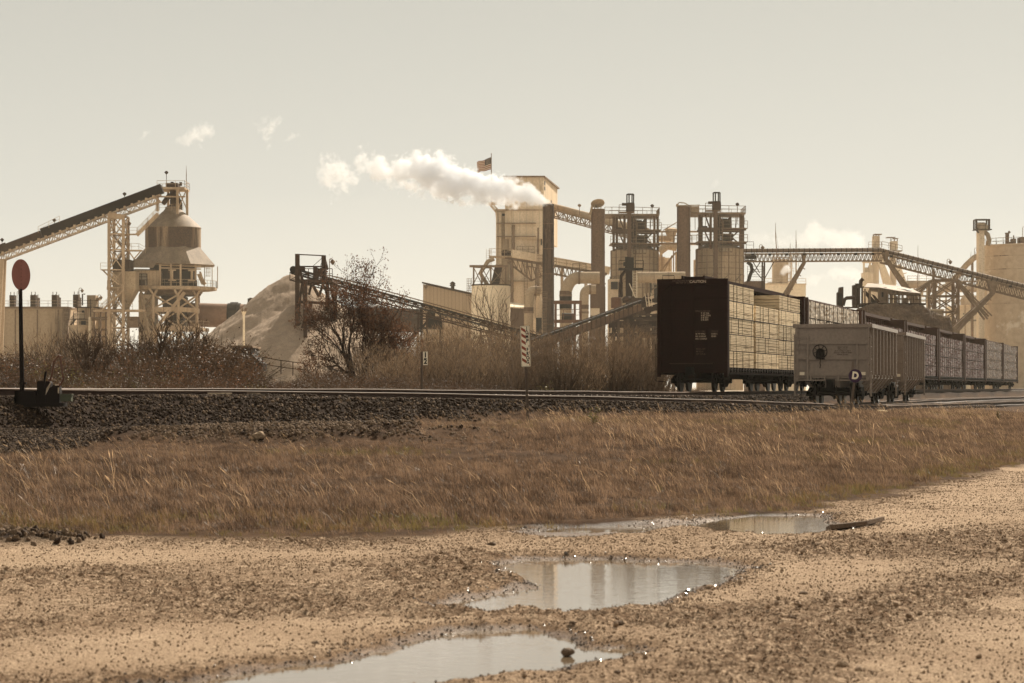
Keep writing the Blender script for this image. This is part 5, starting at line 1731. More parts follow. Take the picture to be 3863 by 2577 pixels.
for x0, w in ((657, 28), (728, 26)):
    d = -6.8 if x0 < 700 else -5.8
    s.box(mb, x0, x0 + w, 1024, 1029, d, d + .3); s.box(mb, x0 + w / 2 - 4, x0 + w / 2 + 4, 1029, 1062, d, d + .3); s.box(mb, x0, x0 + w, 1062, 1067, d, d + .3)
mb.prism([s(756, 1040, -4.6), s(770, 1036, -4.4), s(790, 1075, -4), s(772, 1078, -4)], (0, .3, 0)); mb.prism([s(765, 1030, -4.8), s(772, 1030, -4.8), s(786, 1078, -4.2), s(780, 1080, -4.2)], (0, .3, 0))
for x in (782, 788, 795): mb.bar(s(x, 1006, -1), s(x, 1043, -1), .07)
for y in (1015, 1028, 1043): mb.bar(s(778, y, -1), s(797, y, -1), .07)
mb.build("posts_and_beams", M['cream'], root)
mb = MB(); s.box(mb, 640, 755, 1062, 1084, -5.5, -3.5); s.box(mb, 700, 745, 1030, 1062, -4.9, -4); mb.build("machinery", M['black'], root)
mb = MB(); ring(mb, [(92, 1117), (104, 1115), (106, 1097), (90, 1096)], 32); mb.build("girder_ring", M['steel'], root, True)
mb = MB()
legs = [(555, -4.2), (603, -7.2), (667, 4), (696, -7.4), (751, -3), (575, 4.5), (735, 4.5)]
for x, d in legs:
    mb.tube([s(x, 1115, d), s(x, 1480, d)], s.u(6.2), 10); mb.bar(s(x, 1117, d), s(x + (14 if x > 653 else -14), 1097, d), .3); mb.bar(s(x, 1125, d), s(x - (14 if x > 653 else -14), 1099, d), .3)
mb.build("legs", M['cream'], root, True)
mb = MB()
order = [(555, -4.2), (603, -7.2), (696, -7.4), (751, -3), (735, 4.5), (667, 4), (575, 4.5), (555, -4.2)]
for (xa, da), (xb, db) in zip(order, order[1:]):
    for y in (1173, 1241): mb.bar(s(xa, y, da), s(xb, y, db), .5, .75)
    for y0, y1 in ((1118, 1170), (1177, 1238), (1245, 1330)):
        mb.bar(s(xa, y0, da), s(xb, y1, db), .24); mb.bar(s(xb, y0, db), s(xa, y1, da), .24)
mb.bar(s(720, 1110, -7.5), s(560, 1310, -7.5), .5); mb.bar(s(548, 1110, -5), s(590, 1270, -7.4), .4)
mb.box2(s(540, 1238, -5), s(780, 1250, 3)); mb.rail([s(560, 1238, -7), s(800, 1238, -4)], 1.0, 1.7, .05)
mb.build("braces", M['cream'], root)
mb = MB()
mb.lathe(Vector((s.x(650), s.Y - 1, 0)), [(s.u(20), s.z(1250)), (s.u(24), s.z(1190)), (s.u(32), s.z(1160)), (s.u(40), s.z(1117))], 16)
s.box(mb, 640, 695, 1205, 1238, -3, 1); s.box(mb, 676, 700, 1120, 1230, 0, 3)
for k in range(12): x = 636 + k * 6; mb.tube([s(x, 1200 + rnd.uniform(-10, 20), -4), s(x + rnd.uniform(-14, 14), 1300, -4)], .12, 5)
mb.build("feed_pipes", M['dsteel'], root, True)
mb = MB(); mb.stair(s(760, 1250, -3), s(812, 1300, -3), 1.0); mb.rail([s(700, 1236, -4), s(780, 1236, -4)], 1.0, 1.7, .05); mb.build("lower_stair", M['cream'], root)
# head house on top
mb = MB()
for x, d in ((601, -2), (679, -3), (706, 0), (625, 3)): mb.bar(s(x, 716, d), s(x, 812 if x > 620 else 800, d), .38)
mb.box2(s(603, 712, -3.2), s(706, 719, 3)); s.box(mb, 600, 706, 744, 749, -2.6, -2.2)
mb.bar(s(679, 719, -2.5), s(705, 790, 0), .12); mb.bar(s(706, 719, -1), s(681, 790, -2.5), .12)
mb.rail([s(603, 712, -3.1), s(706, 712, -3.1)], 1.05, 1.5, .06); mb.rail([s(603, 712, 3), s(706, 712, 3)], 1.05, 1.5, .06); mb.rail([s(706, 712, -3.1), s(706, 712, 3)], 1.05, 2, .06)
mb.rail([s(592, 800, -1.5), s(612, 800, -3), s(700, 798, -3)], 1.0, 2, .05)
mb.build("head_frame", M['cream'], root)
mb = MB()
s.box(mb, 630, 675, 693, 711, -1.5, 1.5); s.box(mb, 645, 655, 687, 693, -.5, .5); s.box(mb, 686, 695, 693, 706, -3, -2.5)
s.box(mb, 643, 664, 719, 782, -.6, .8); mb.bar(s(645, 735, -1), s(620, 772, -1.5), .7, .7); mb.bar(s(660, 735, 0), s(676, 770, 0), 1.0, 1.0); mb.tube([s(678, 795, 0), s(678, 765, 0)], s.u(10), 12)
mb.build("head_machinery", M['dsteel'], root)
mb = MB(); mb.tube([s(703, 712, 0), s(703, 660, 0), s(703, 625, 0)], [.07, .06, .02], 5); mb.build("mast", M['steel'], root)
lamp_part(root, s, 628, 712, 652, 0, False, M['dsteel'])

# --- inclined belt conveyor from the left edge to the head house
s = Site(388)
def lerp_y(x): return 715 + (603 - x) * .3745
root = thing("inclined_conveyor", "long dark covered belt conveyor climbing from the left edge to the kiln tower", "conveyor", s.base(200))
mb = MB(); mb.bar(s(160, lerp_y(160)), s(612, lerp_y(612)), 1.9, s.u(34)); mb.build("belt_cover", M['darkcover'], root)
mb = MB(); mb.bar(s(-240, lerp_y(-240) + 4), s(158, lerp_y(158) + 3), 1.6, s.u(28)); mb.bar(s(-240, lerp_y(-240) - 12, -.9), s(25, lerp_y(25) - 12, -.9), .3); mb.build("weathered_cover", M['dsteel'], root)
mb = MB(); mb.truss(s(-240, lerp_y(-240) + 22), s(606, lerp_y(606) + 22), 1.05, 1.7, 44, .17, .10)
for k in range(30): x = -200 + k * 27; mb.bar(s(x, lerp_y(x) + 16, -1.2), s(x, lerp_y(x) + 26, -1.2), .35)
mb.rail([s(150, lerp_y(150) - 4, -1.3), s(230, lerp_y(230) - 14, -1.3)], 1.0, 2, .05)
mb.build("truss", M['cream'], root)
mb = MB()
for x in (4, -2): mb.bar(s(x + 10, 978, -.8), s(x - 14, 1480, -1.5), .45); mb.bar(s(x + 10, 978, 1), s(x - 14, 1480, 2), .45)
for y in (1010, 1050): mb.bar(s(-6, y), s(14, y), .2)
mb.build("support_leg", M['cream'], root)
for x in (8, 205, 470): lamp_part(root, s, x, lerp_y(x) - 14, lerp_y(x) - 32, 0, False, M['dsteel'])

# --- rotary kiln lying behind the pile
s = Site(400)
root = thing("rotary_kiln", "huge rusty brown rotary kiln tube lying level behind the gravel pile", "kiln", s.base(1100))
def ky(x): return 1187 + (x - 700) * .026
mb = MB(); mb.tube([s(696, ky(696)), s(1300, ky(1300))], s.u(45), 40); mb.build("shell", M['rustfree'], root, True)
mb = MB(); mb.tube([s(1300, ky(1300)), s(1860, ky(1860))], s.u(44), 40); mb.build("shade_painted_shell", M['dsteel'], root, True, "right hand length of the kiln, its shade painted into a darker colour")  # shade on the right part is painted in with the darker steel
for x in (884, 1438):
    mb = MB(); mb.tube([s(x - 14, ky(x)), s(x + 14, ky(x))], s.u(52), 40); mb.tube([s(x - 24, ky(x)), s(x + 24, ky(x))], s.u(48), 40); mb.build("tyre", M['black'], root, True)
    mb = MB(); s.box(mb, x - 40, x + 40, ky(x) + 60, 1480, -3, 3); s.box(mb, x - 30, x - 14, ky(x) + 46, ky(x) + 60, -1.5, 1.5); s.box(mb, x + 14, x + 30, ky(x) + 46, ky(x) + 60, -1.5, 1.5); mb.build("pier", M['conc'], root)
mb = MB()
for x in (745, 752): mb.tube([s(x, ky(x)), s(x + 2, ky(x))], s.u(45.6), 40)
mb.build("weld_band", M['rust'], root, True)
mb = MB(); s.box(mb, 934, 968, 1126, 1150, 0, 6); mb.prism([s(930, 1150, -.2), s(942, 1123, -.2), s(972, 1126, -.2), s(972, 1150, -.2)], (0, .2, 0)); mb.build("drive_guard", M['dsteel'], root)

# --- limestone pile
cones = [(1103, 290, 1034, .80), (1128, 281, 1147, .74), (1235, 285, 1160, .72), (1335, 284, 1232, .62), (1030, 284, 1195, .72)]
gx_ = np.linspace(at(640, HY, 290).x, at(1560, HY, 290).x, 230); gy_ = np.linspace(262, 312, 150)
GX, GY = np.meshgrid(gx_, gy_)
hh = np.full(GX.shape, -3.0)
for sx, Yc, sy, sl in cones:
    Xc = (sx - CX) / F * Yc; top = EYE + (HY - sy) / F * Yc
    d = np.hypot(GX - Xc, GY - Yc)
    d = d + (fbm(GX * .3, GY * .3, int(sx)) - .5) * 1.0
    c = top - sl * (np.sqrt(d * d + 1.0) - 1.0)
    k = .35
    hh = np.log(np.exp(np.clip(hh / k, -60, 60)) + np.exp(np.clip(c / k, -60, 60))) * k
hh = hh + (fbm(GX * 1.5, GY * 1.5, 7, 3) - .5) * .25 + (fbm(GX * 5, GY * 5, 8, 2) - .5) * .12
hh = np.maximum(hh, GZ - .4)
mb = MB(); ny, nx = GX.shape
ii = np.arange(ny * nx).reshape(ny, nx)
mb.add(np.stack([GX, GY, hh], -1).reshape(-1, 3).tolist(), np.stack([ii[:-1, :-1], ii[:-1, 1:], ii[1:, 1:], ii[1:, :-1]], -1).reshape(-1, 4).tolist())
o = mb.build("gravel_pile", M['pile'], None, True)
tag(o, "tall conical pile of crushed pale stone under the end of the thin conveyor", "gravel pile")

# --- stacker tower and its belt conveyor
s = Site(277)
root = thing("stacker_tower", "dark rusty steel tower standing in the gravel pile with an open frame on top", "steel tower", s.base(1190))
mb = MB()
back = 7.0
for x, d, yt, yb in ((1122, 0, 958, 1330), (1158, -2, 1063, 1330), (1217, back, 1063, 1330), (1252, back - 2, 1063, 1330), (1216, 2, 960, 1063)):
    mb.bar(s(x, yt, d), s(x, yb, d), .42 if yt > 1000 else .5)
mb.bar(s(1122, 960, 0), s(1216, 961, 2), .12); s.box(mb, 1122, 1218, 1003, 1008, 0, .3)
mb.bar(s(1122, 985, 0), s(1143, 1063, 0), .3); mb.bar(s(1216, 965, 2), s(1224, 1008, 4), .3)
mb.box2(s(1122, 1055, -1), s(1256, 1063, back)); mb.rail([s(1122, 1055, -1), s(1256, 1055, -1)], 1.2, 1.2, .08)
for a, b in (((1140, 1065, 0), (1124, 1200, 0)), ((1140, 1065, 0), (1157, 1200, -1)), ((1170, 1065, 2), (1160, 1110, 2)), ((1170, 1065, 2), (1192, 1112, 4)), ((1206, 1065, 5), (1190, 1112, 5)), ((1206, 1065, 5), (1236, 1140, 5)), ((1235, 1065, 5), (1246, 1140, 5)), ((1157, 1200, -2), (1192, 1260, 2)), ((1157, 1200, -2), (1145, 1240, -2)), ((1252, 1200, 5), (1220, 1250, 6)), ((1157, 1190, -2), (1175, 1150, 0))):
    mb.bar(s(*a), s(*b), .26)
for y in (1140, 1202): mb.bar(s(1124 if y < 1200 else 1157, y, -1), s(1254, y, back - 2), .35, .3)
mb.build("frame", M['dsteel'], root)
mb = MB(); s.box(mb, 1181, 1196, 1008, 1054, 0, 2.5); s.box(mb, 1195, 1226, 1012, 1040, 1, 3); mb.bar(s(1190, 1050, -.5), s(1218, 1015, -.5), .5); s.box(mb, 1126, 1150, 1008, 1020, 0, .6)
mb.build("drive_guard", M['dsteel'], root)
mb = MB(); mb.tube([s(1215, 965, 2), s(1172, 1004, 2)], .03, 4); mb.tube([s(1214, 965, 2), s(1204, 1000, 2)], .03, 4); mb.build("stay_cable", M['black'], root)
lamp_part(root, s, 1236, 1050, 975, 3)

s0, s1 = Site(279), Site(318)
A, B_ = s0(1108, 1018), s1(2075, 1283)
root = thing("stacker_conveyor", "thin open belt conveyor rising from the foot of the rusty chimney to the gravel pile", "conveyor", Vector((B_.x, B_.y, GZ)))
mb = MB(); mb.truss(A + Vector((0, 0, -.3)), B_ + Vector((0, 0, -.3)), .85, 1.2, 30, .13, .07); mb.build("truss", M['dsteel'], root)
mb = MB(); mb.bar(A + Vector((0, 0, .12)), B_ + Vector((0, 0, .12)), 1.0, .07); mb.bar(A + Vector((0, 0, -.45)), B_ + Vector((0, 0, -.45)), .9, .05); mb.tube([A + Vector((0, -.6, 0)), A + Vector((0, .6, 0))], .42, 14); mb.build("belt", M['black'], root)
for k in range(32):
    p = A.lerp(B_, (k + .6) / 33)
    mb = MB(); mb.box(p + Vector((0, -.6, -.06)), (.5, .1, .28)); mb.box(p + Vector((0, 0, .02)), (.12, 1.25, .12)); mb.build("idler", M['dsteel'], root)
mb = MB(); mb.bar(A.lerp(B_, .12) + Vector((0, -.7, .45)), B_ + Vector((0, -.7, .45)), .06); mb.bar(A.lerp(B_, .12) + Vector((0, .7, .55)), B_ + Vector((0, .7, .55)), .06)
for k in range(30): p = A.lerp(B_, .12 + .88 * k / 29); mb.bar(p + Vector((0, -.7, -.3)), p + Vector((0, -.7, .47)), .05)
mb.build("side_rail", M['steel'], root)
mb = MB()
for t in (.47, .72):
    p = A.lerp(B_, t)
    for dx in (-.5, .5): mb.bar(p + Vector((dx, 0, -1)), Vector((p.x + dx * 1.4, p.y, GZ)), .25)
    mb.box(Vector((p.x, p.y, p.z - 1.7)), (1.4, .2, .2))
mb.build("trestle", M['dsteel'], root)

s = Site(322)
root = thing("drive_station", "small dark machine platform with railings under the middle of the thin conveyor", "machine platform", s.base(1620))
mb = MB(); mb.box2(s(1580, 1234, 0), s(1672, 1241, 3)); mb.rail([s(1580, 1234, 0), s(1672, 1234, 0)], 1.4, 1.2, .07); mb.bar(s(1590, 1162), s(1590, 1480), .3); mb.bar(s(1661, 1185), s(1661, 1480), .25); mb.bar(s(1628, 1190), s(1590, 1240), .3)
mb.bar(s(1575, 1250), s(1540, 1290), .6); mb.rail([s(1672, 1238, 0), s(1740, 1238, 0)], 1.4, 1.2, .05)
mb.build("platform", M['black'], root)
mb = MB(); s.box(mb, 1606, 1668, 1208, 1234, .4, 2); mb.tube([s(1618, 1206, 1), s(1665, 1206, 1)], .35, 10); s.box(mb, 1610, 1640, 1175, 1208, 1, 2); mb.build("machinery", M['black'], root)

# --- small things in front of the pile
s = Site(190)
root = thing("white_post", "slim white post with a crown of short prongs in front of the gravel pile", "post", s.base(920))
mb = MB(); mb.tube([s(920, 1480), s(920, 1180)], .085, 8); mb.lathe(s(920, 1180), [(.08, -.2), (.16, 0), (.2, .1)], 8); mb.build("pole", M['white'], root)
mb = MB()
for k in range(6): a = k * 1.047; q = s(920, 1178) + Vector((.16 * math.cos(a), .16 * math.sin(a), 0)); mb.tube([q, q + Vector((.08 * math.cos(a), .08 * math.sin(a), .32))], .025, 5)
mb.build("prongs", M['steel'], root)
s = Site(140)
root = thing("loading_shed", "low dark shed with a pale roof edge half buried in the thicket before the pile", "shed", Vector((s.x(915), 140, GZ)))
mb = MB(); s.box(mb, 876, 948, 1312, 1500, 0, 4); mb.prism([s(948, 1335, 0), s(990, 1375, 0), s(985, 1400, 0), s(948, 1400, 0)], (0, 3, 0)); mb.build("wall", M['black'], root)
mb = MB(); s.box(mb, 868, 954, 1304, 1312, -.5, 4.5); mb.build("roof", M['steel'], root)
mb = MB(); mb.rail([s(990, 1400, 0), s(1060, 1412, 0), s(1150, 1424, 0)], .8, .9, .05); mb.build("fence_rail", M['dsteel'], root)

# --- brown shed with a dark roof
s = Site(398)
root = thing("warehouse", "pale brown sheet clad building with a dark sloping roof and a roof ventilator", "building", s.base(1690))
mb = MB(); P4 = [s(1596, 1072), s(1782, 1113), s(1782, 1480), s(1596, 1480)]; mb.prism(P4, (3, 26, 0)); mb.build("wall", M['sheet'], root)
mb = MB(); mb.prism([s(1592, 1069, -.4), s(1786, 1112, -.4), s(1822, 1100, 28), s(1640, 1066, 28)], (0, 0, .25)); mb.build("roof", M['dsteel'], root)
mb = MB(); mb.lathe(Vector((s.x(1702), 408, s.z(1086))), [(.3, 0), (.3, .7), (.55, .75), (.35, 1.0), (.55, 1.05), (.3, 1.35), (.05, 1.5)], 10); mb.build("roof_ventilator", M['dsteel'], root)
lamp_part(root, s, 1607, 1092, 1082, -.3, False)

# --- white round tank
s = Site(372)
root = thing("white_tank", "white round tank with a steel frame on top, left of the tall building", "tank", s.base(1852))
C = Vector((s.x(1852), s.Y, 0))
mb = MB(); mb.lathe(C, [(s.u(73), GZ - .2), (s.u(73), s.z(1076))], 48); mb.build("shell", M['white'], root, True)
mb = MB(); mb.lathe(C, [(s.u(73.4), s.z(1079)), (s.u(74.5), s.z(1079)), (s.u(74.5), s.z(1074)), (s.u(20), s.z(1071))], 48); mb.build("rim", M['dsteel'], root, True)
mb = MB()
for x, d in ((1787, 0), (1818, -2.4), (1852, -2.6), (1908, -1)): mb.bar(s(x, 1008, d), s(x, 1075, d), .24)
mb.bar(s(1772, 1007, -2), s(1915, 1007, -2), .25, .35); mb.bar(s(1787, 1008, 0), s(1852, 1008, 2.5), .2)
for (a, b) in ((1787, 1818), (1818, 1852), (1852, 1908)): mb.bar(s(a, 1010, -1.6), s(b, 1073, -1.6), .12); mb.bar(s(b, 1010, -1.6), s(a, 1073, -1.6), .12)
mb.rail([s(1780, 1075, -1), s(1924, 1075, -1)], 1.0, 1.4, .05)
for x in (1762, 1768, 1774): mb.bar(s(x, 1052, -.5), s(x, 1118, -.5), .06)
for y in range(1052, 1118, 9): mb.bar(s(1760, y, -.5), s(1780, y, -.5), .06)
mb.build("top_frame", M['steel'], root)
mb = MB()
a = [s(1868, 1000, -.8), s(1896, 1000, -.8), s(1884, 1073, -.8), s(1852, 1073, -.8)]; mb.prism(a, (0, 1.6, 0)); mb.build("chute", M['dsteel'], root)
mb = MB(); mb.tube([s(1838, 1073, 1), s(1812, 1030, 1), s(1840, 985, 1), s(1864, 975, 1)], s.u(8), 8); mb.build("bent_pipe", M['bin'], root, True)

# --- transfer conveyor with the V shaped truss, ending on the tank
s = Site(376)
root = thing("transfer_conveyor", "short belt conveyor on a V shaped truss above the white round tank", "conveyor", s.base(1990))
def ty(x): return 972 + (x - 1900) * .16
mb = MB(); mb.box2(s(1846, 967, -1.5), s(1932, 972, 1.5)); mb.rail([s(1846, 967, -1.5), s(1932, 967, -1.5)], 1.1, 1.4, .06); mb.ladder(s(1842, 1008, -1), s(1842, 940, -1), .6); mb.ladder(s(1850, 1005, -1), s(1850, 940, -1), .4); mb.build("platform", M['cream'], root)
mb = MB(); s.box(mb, 1892, 1928, 948, 966, -1, 1); mb.tube([s(1905, 955, -1.2), s(1905, 955, 1.2)], .5, 10); mb.build("head_drive", M['dsteel'], root)
mb = MB()
mb.bar(s(1905, ty(1905)), s(2290, ty(2290)), 1.2, .35)
for d in (-.8, .8):
    for i in range(8):
        xa, xb = 1915 + i * 18, 1933 + i * 18
        dep = lambda x: 8 + 62 * max(0, 1 - abs(x - 2005) / 100)
        mb.bar(s(xa, ty(xa) + dep(xa), d), s(xb, ty(xb) + dep(xb), d), .22)
        mb.bar(s(xa, ty(xa), d), s(xb, ty(xb) + dep(xb), d), .12); mb.bar(s(xb, ty(xb), d), s(xb, ty(xb) + dep(xb), d), .12)
    for i in range(14):
        xa = 2060 + i * 16; mb.bar(s(xa, ty(xa), d), s(xa + 8, ty(xa) + 38, d), .11); mb.bar(s(xa + 8, ty(xa) + 38, d), s(xa + 16, ty(xa), d), .11)
    mb.bar(s(2055, ty(2055) + 30, d), s(2284, ty(2284) + 38, d), .2)
mb.rail([s(2090, ty(2090) - 2, -.8), s(2280, ty(2280) - 2, -.8)], 1.0, 2, .05)
mb.build("truss", M['steel'], root)
mb = MB(); s.box(mb, 2164, 2208, 1000, 1026, -1, -.9); root_m = MB(); root_m.rail([s(2160, 1028, -1.4), s(2210, 1030, -1.4)], 1.3, 1.2, .07); root_m.build("landing", M['dsteel'], root)
s = Site(405)
root = thing("cream_gallery", "cream box gallery sloping down to the right behind the rusty chimney", "conveyor", s.base(2110))
mb = MB(); mb.bar(s(1928, 956), s(2300, 1022), 2.4, s.u(27)); mb.build("gallery", M['cream'], root)
mb = MB()
for x in (2120, 2210): mb.bar(s(x, 1005), s(x, 1480), .5)
mb.build("support_leg", M['cream'], root)

# --- tall pale building
s = Site(428)
root = thing("tall_building", "tall windowless cream building half hidden by the smoke plume", "building", s.base(1960))
mb = MB(); s.box(mb, 1871, 2046, 797, 1480, 0, 20); mb.build("wall", M['clad'], root)
mb = MB(); s.box(mb, 1892, 1920, 806, 1100, -.06, -.015); s.box(mb, 1946, 2036, 806, 838, -.06, -.015); mb.build("recess_shade_panels", M['bin'], root)  # shade of recesses put into a darker colour, on strips standing slightly proud
mb = MB()
pA, pB, pC = s(1905, 671, -.6), s(2051, 670, -.6), at(2103, 716, 453)
zb = s.z(902)
mb.prism([Vector((pA.x, pA.y, zb)), Vector((pB.x, pB.y, zb)), Vector((pC.x, pC.y, zb)), Vector((pA.x, pC.y, zb))], (0, 0, pB.z - zb))
mb.build("upper_block", M['clad'], root)
mb = MB(); zr = pB.z
mb.prism([Vector((pA.x - .3, pA.y - .3, zr)), Vector((pB.x + .2, pB.y - .3, zr)), Vector((pC.x + .4, pC.y, zr)), Vector((pA.x - .3, pC.y, zr))], (0, 0, .25))
mb.build("roof", M['steel'], root)
mb = MB(); q0, q1 = Vector((pB.x, pB.y, 0)), Vector((pC.x - 2.2, pC.y - 2, 0)); mb.prism([Vector((q0.x - 6, q0.y, GZ)), Vector((q0.x - .2, q0.y + .6, GZ)), Vector((q1.x, q1.y, GZ)), Vector((q0.x - 6, q1.y, GZ))], (0, 0, zb - GZ)); mb.build("side_wall", M['cream'], root)
mb = MB()
for x0, x1 in ((1871, 1877), (1881, 1891), (1921, 1931), (1938, 1944)): s.box(mb, x0, x1, 800, 1200, -.55, -.02)
mb.build("pilasters", M['cream'], root)
mb = MB(); mb.tube([s(1931, 1190, -.9), s(1931, 955, -.9), s(1936, 948, -.9), s(1936, 850, -.9)], .28, 8); mb.tube([s(2030, 1200, -.5), s(2030, 860, -.5)], .18, 8); mb.tube([s(2022, 1200, -.5), s(2022, 1010, -.5), s(1985, 1005, -.5)], .16, 8); mb.build("wall_pipes", M['steel'], root, True)
mb = MB(); mb.ladder(s(1984, 1190, -.5), s(1984, 955, -.5), .6, .5, .07); mb.rail([s(1950, 955, -1.6), s(2015, 955, -1.6)], 1.1, 1.2, .07); mb.box2(s(1948, 955, -1.7), s(2017, 958, 0)); mb.build("landing_and_ladder", M['steel'], root)
for y, x1 in ((842, 2022), (892, 2022), (1060, 2010)):
    mb = MB(); s.box(mb, 1874, x1, y, y + 2.5, -1.1, -.56); mb.build("ledge", M['steel'], root)  # ledge shadows are put into the colour as thin dark steel
mb = MB(); s.box(mb, 1868, 2048, 790, 797, -.7, 20); mb.build("cornice", M['tan'], root)
for x0, x1, y0, y1 in ((1957, 1972, 895, 948), (1990, 2008, 925, 952), (2040, 2045, 805, 838), (2040, 2045, 850, 880), (2040, 2045, 890, 925), (1894, 1919, 806, 815)):
    mb = MB(); s.box(mb, x0, x1, y0, y1, -.12, -.01); w_ = mb.build("window", M['glassdark'], root)
    if x0 in (1957, 1990):
        mb = MB()
        for k in range(1, 4): yy = y0 + (y1 - y0) * k / 4; s.box(mb, x0, x1, yy - .8, yy + .8, -.18, -.125)
        s.box(mb, (x0 + x1) / 2 - .8, (x0 + x1) / 2 + .8, y0, y1, -.18, -.125); mb.build("window_bars", M['cream'], w_)
d = (pC - pB); d.z = 0; d.normalize(); nrm = Vector((d.y, -d.x, 0))
for t, y0, y1 in ((1.0, 683, 697), (1.0, 703, 716), (13, 735, 750)):
    c = Vector((pB.x, pB.y, 0)) + d * (t + .6); mb = MB()
    mb.obox(Vector((c.x, c.y, (s.z(y0) + s.z(y1)) / 2)) + nrm * .03, d * .7, nrm * .03, (0, 0, s.u(y1 - y0) / 2)); mb.build("window", M['glassdark'], root)
mb = MB(); mb.box2(s(1842, 762, -.5), s(1874, 768, 3)); mb.bar(s(1846, 768, 0), s(1872, 800, 0), .4); mb.bar(s(1858, 768, 0), s(1876, 790, 0), .3); mb.rail([s(1842, 762, -.4), s(1874, 762, -.4)], 1.0, 1.0, .06); mb.build("roof_bracket", M['cream'], root)
# flag pole
pole_b = s(1853.6, 762, 0)
root = thing("flagpole", "flagpole with a red, white and blue flag blowing left above the smoke plume", "flagpole", pole_b)
mb = MB(); mb.tube([pole_b, s(1853.6, 583, 0)], [.11, .06], 8); mb.lathe(s(1853.6, 583, 0), [(.02, 0), (.14, .1), (.02, .22)], 8); mb.build("pole", M['steel'], root)
W_, H_ = s.u(56), s.u(46)
O = s(1852.5, 593, 0)
def fp(u, v):   # u 0..1 away from the pole, v 0..1 down
    y = .35 * math.sin(u * 7.5 + v * .8) * u ** .6
    return Vector((O.x - W_ * u * (.96 - .04 * v), O.y + y, O.z - H_ * v - .95 * u * (1 - .35 * v) + .16 * math.sin(u * 9 + v) * u))
mb = MB(); NU = 30
for i in range(13):
    for j in range(NU):
        u0, u1 = j / NU, (j + 1) / NU
        mb.cur = 2 if (i < 7 and u1 <= .4334) else (0 if i % 2 == 0 else 1)
        mb.add([fp(u0, i / 13), fp(u0, (i + 1) / 13), fp(u1, (i + 1) / 13), fp(u1, i / 13)], [(0, 1, 2, 3)])
fl = mb.build("flag", [M['flagred'], M['flagwhite'], M['flagblue']], root)
mb = MB()
for r_i in range(9):
    for c_i in range(6 if r_i % 2 == 0 else 5):
        u = .4 * ((c_i * 2 + 1 + (r_i % 2)) / 12); v = .52 * (r_i + .9) / 9.6
        p = fp(u, v) + Vector((0, -.02, 0)); k = .055
        st5 = [p + Vector((k * (1 if q % 2 == 0 else .42) * math.sin(q * .6283), 0, k * (1 if q % 2 == 0 else .42) * math.cos(q * .6283))) for q in range(10)]
        mb.add(st5, [tuple(range(10))])
mb.build("stars", M['flagwhite'], fl)

# --- chimneys
def chimney(name, label, s, sx, r, ytop, m, extra=None):
    root = thing(name, label, "chimney", s.base(sx))
    C = Vector((s.x(sx), s.Y, 0)); rr = s.u(r)
    mb = MB(); mb.lathe(C, [(rr * 1.02, GZ), (rr, s.z(ytop)), (rr * .93, s.z(ytop)), (rr * .93, s.z(ytop) - 3)], 32); mb.build("stack", m, root, True)
    mb = MB()
    for k in range(7):
        z = GZ + (s.z(ytop) - GZ) * (k + .7) / 7.5; mb.lathe(C, [(rr * 1.0, z), (rr * 1.035, z), (rr * 1.035, z + .12), (rr, z + .12)], 32, caps=False)
    mb.build("bands", M['rust'], root, True)
    return root
s = Site(358)
ch1 = chimney("smoking_chimney", "flaking rusty chimney that sends out the white smoke plume", s, 2068.5, 21.5, 770, M['stackrust'])
mb = MB(); mb.ladder(s(2053, 1480, -1.1), s(2053, 1105, -1.1), .55, .4, .06)
for y in range(1110, 1290, 14): n = 7; mb.tube([s(2053, y, -1.1) + Vector((.4 * math.cos(a), .45 * math.sin(a) - .35, 0)) for a in [R(180 + 180 * k / n) for k in range(n + 1)]], .03, 4)
mb.rail([s(2044, 1128, -1.3), s(2064, 1128, -1.3)], 1, 1, .05)
for k in range(5): mb.bar(s(2026 + k * 5, 960, -.6), s(2026 + k * 5, 1110, -.6), .07)
for y in range(965, 1110, 12): mb.bar(s(2026, y, -.6), s(2046, y, -.6), .06)
mb.rail([s(2086, 1000, -.6), s(2098, 1000, -.6)], 1.0, 1, .07); mb.bar(s(2086, 1010, -.6), s(2097, 998, -.6), .15)
mb.build("ladder", M['steel'], ch1)
s = Site(374)
ch2 = chimney("capped_chimney", "tall chimney with a round tilted cap plate, streaked with rust", s, 2256, 26, 789, M['rust'])
C = s(2255, 769)
ex, ey = Vector((math.cos(R(6)), 0, math.sin(R(6)))), Vector((0, math.cos(R(30)), -math.sin(R(30))))
nn = ex.cross(ey).normalized()
mb = MB(); pr_ = [C + ex * s.u(26) * math.cos(a) + ey * s.u(26) * 1.05 * math.sin(a) for a in [2 * math.pi * k / 36 for k in range(36)]]
mb.prism(pr_, nn * .15); mb.build("cap_plate", M['bin'], ch2)
mb = MB()
for dx in (-12, 0, 12): mb.bar(s(2255 + dx, 790), s(2255 + dx, 772), .14)
mb.bar(s(2226, 812, -.4), s(2233, 780, -.4), .35); mb.bar(s(2220, 812), s(2232, 790), .2); mb.build("cap_brackets", M['bin'], ch2)
mb = MB(); s.box(mb, 2227, 2283, 1082, 1480, -1.1, 1.2); mb.build("base_box", M['rust'], ch2)
s = Site(388)
ch3 = chimney("rusty_chimney", "rusty brown chimney standing between the two framed silo towers", s, 2579, 25.5, 779, M['rust'])
mb = MB(); mb.bar(s(2552, 779), s(2562, 764), .15); mb.bar(s(2562, 764), s(2582, 766), .15); mb.bar(s(2582, 766), s(2606, 779), .15); mb.bar(s(2550, 776), s(2640, 774), .3, .15); s.box(mb, 2552, 2558, 770, 780, -1, 1); s.box(mb, 2606, 2640, 776, 800, 1, 3); mb.build("top_frame", M['bin'], ch3)

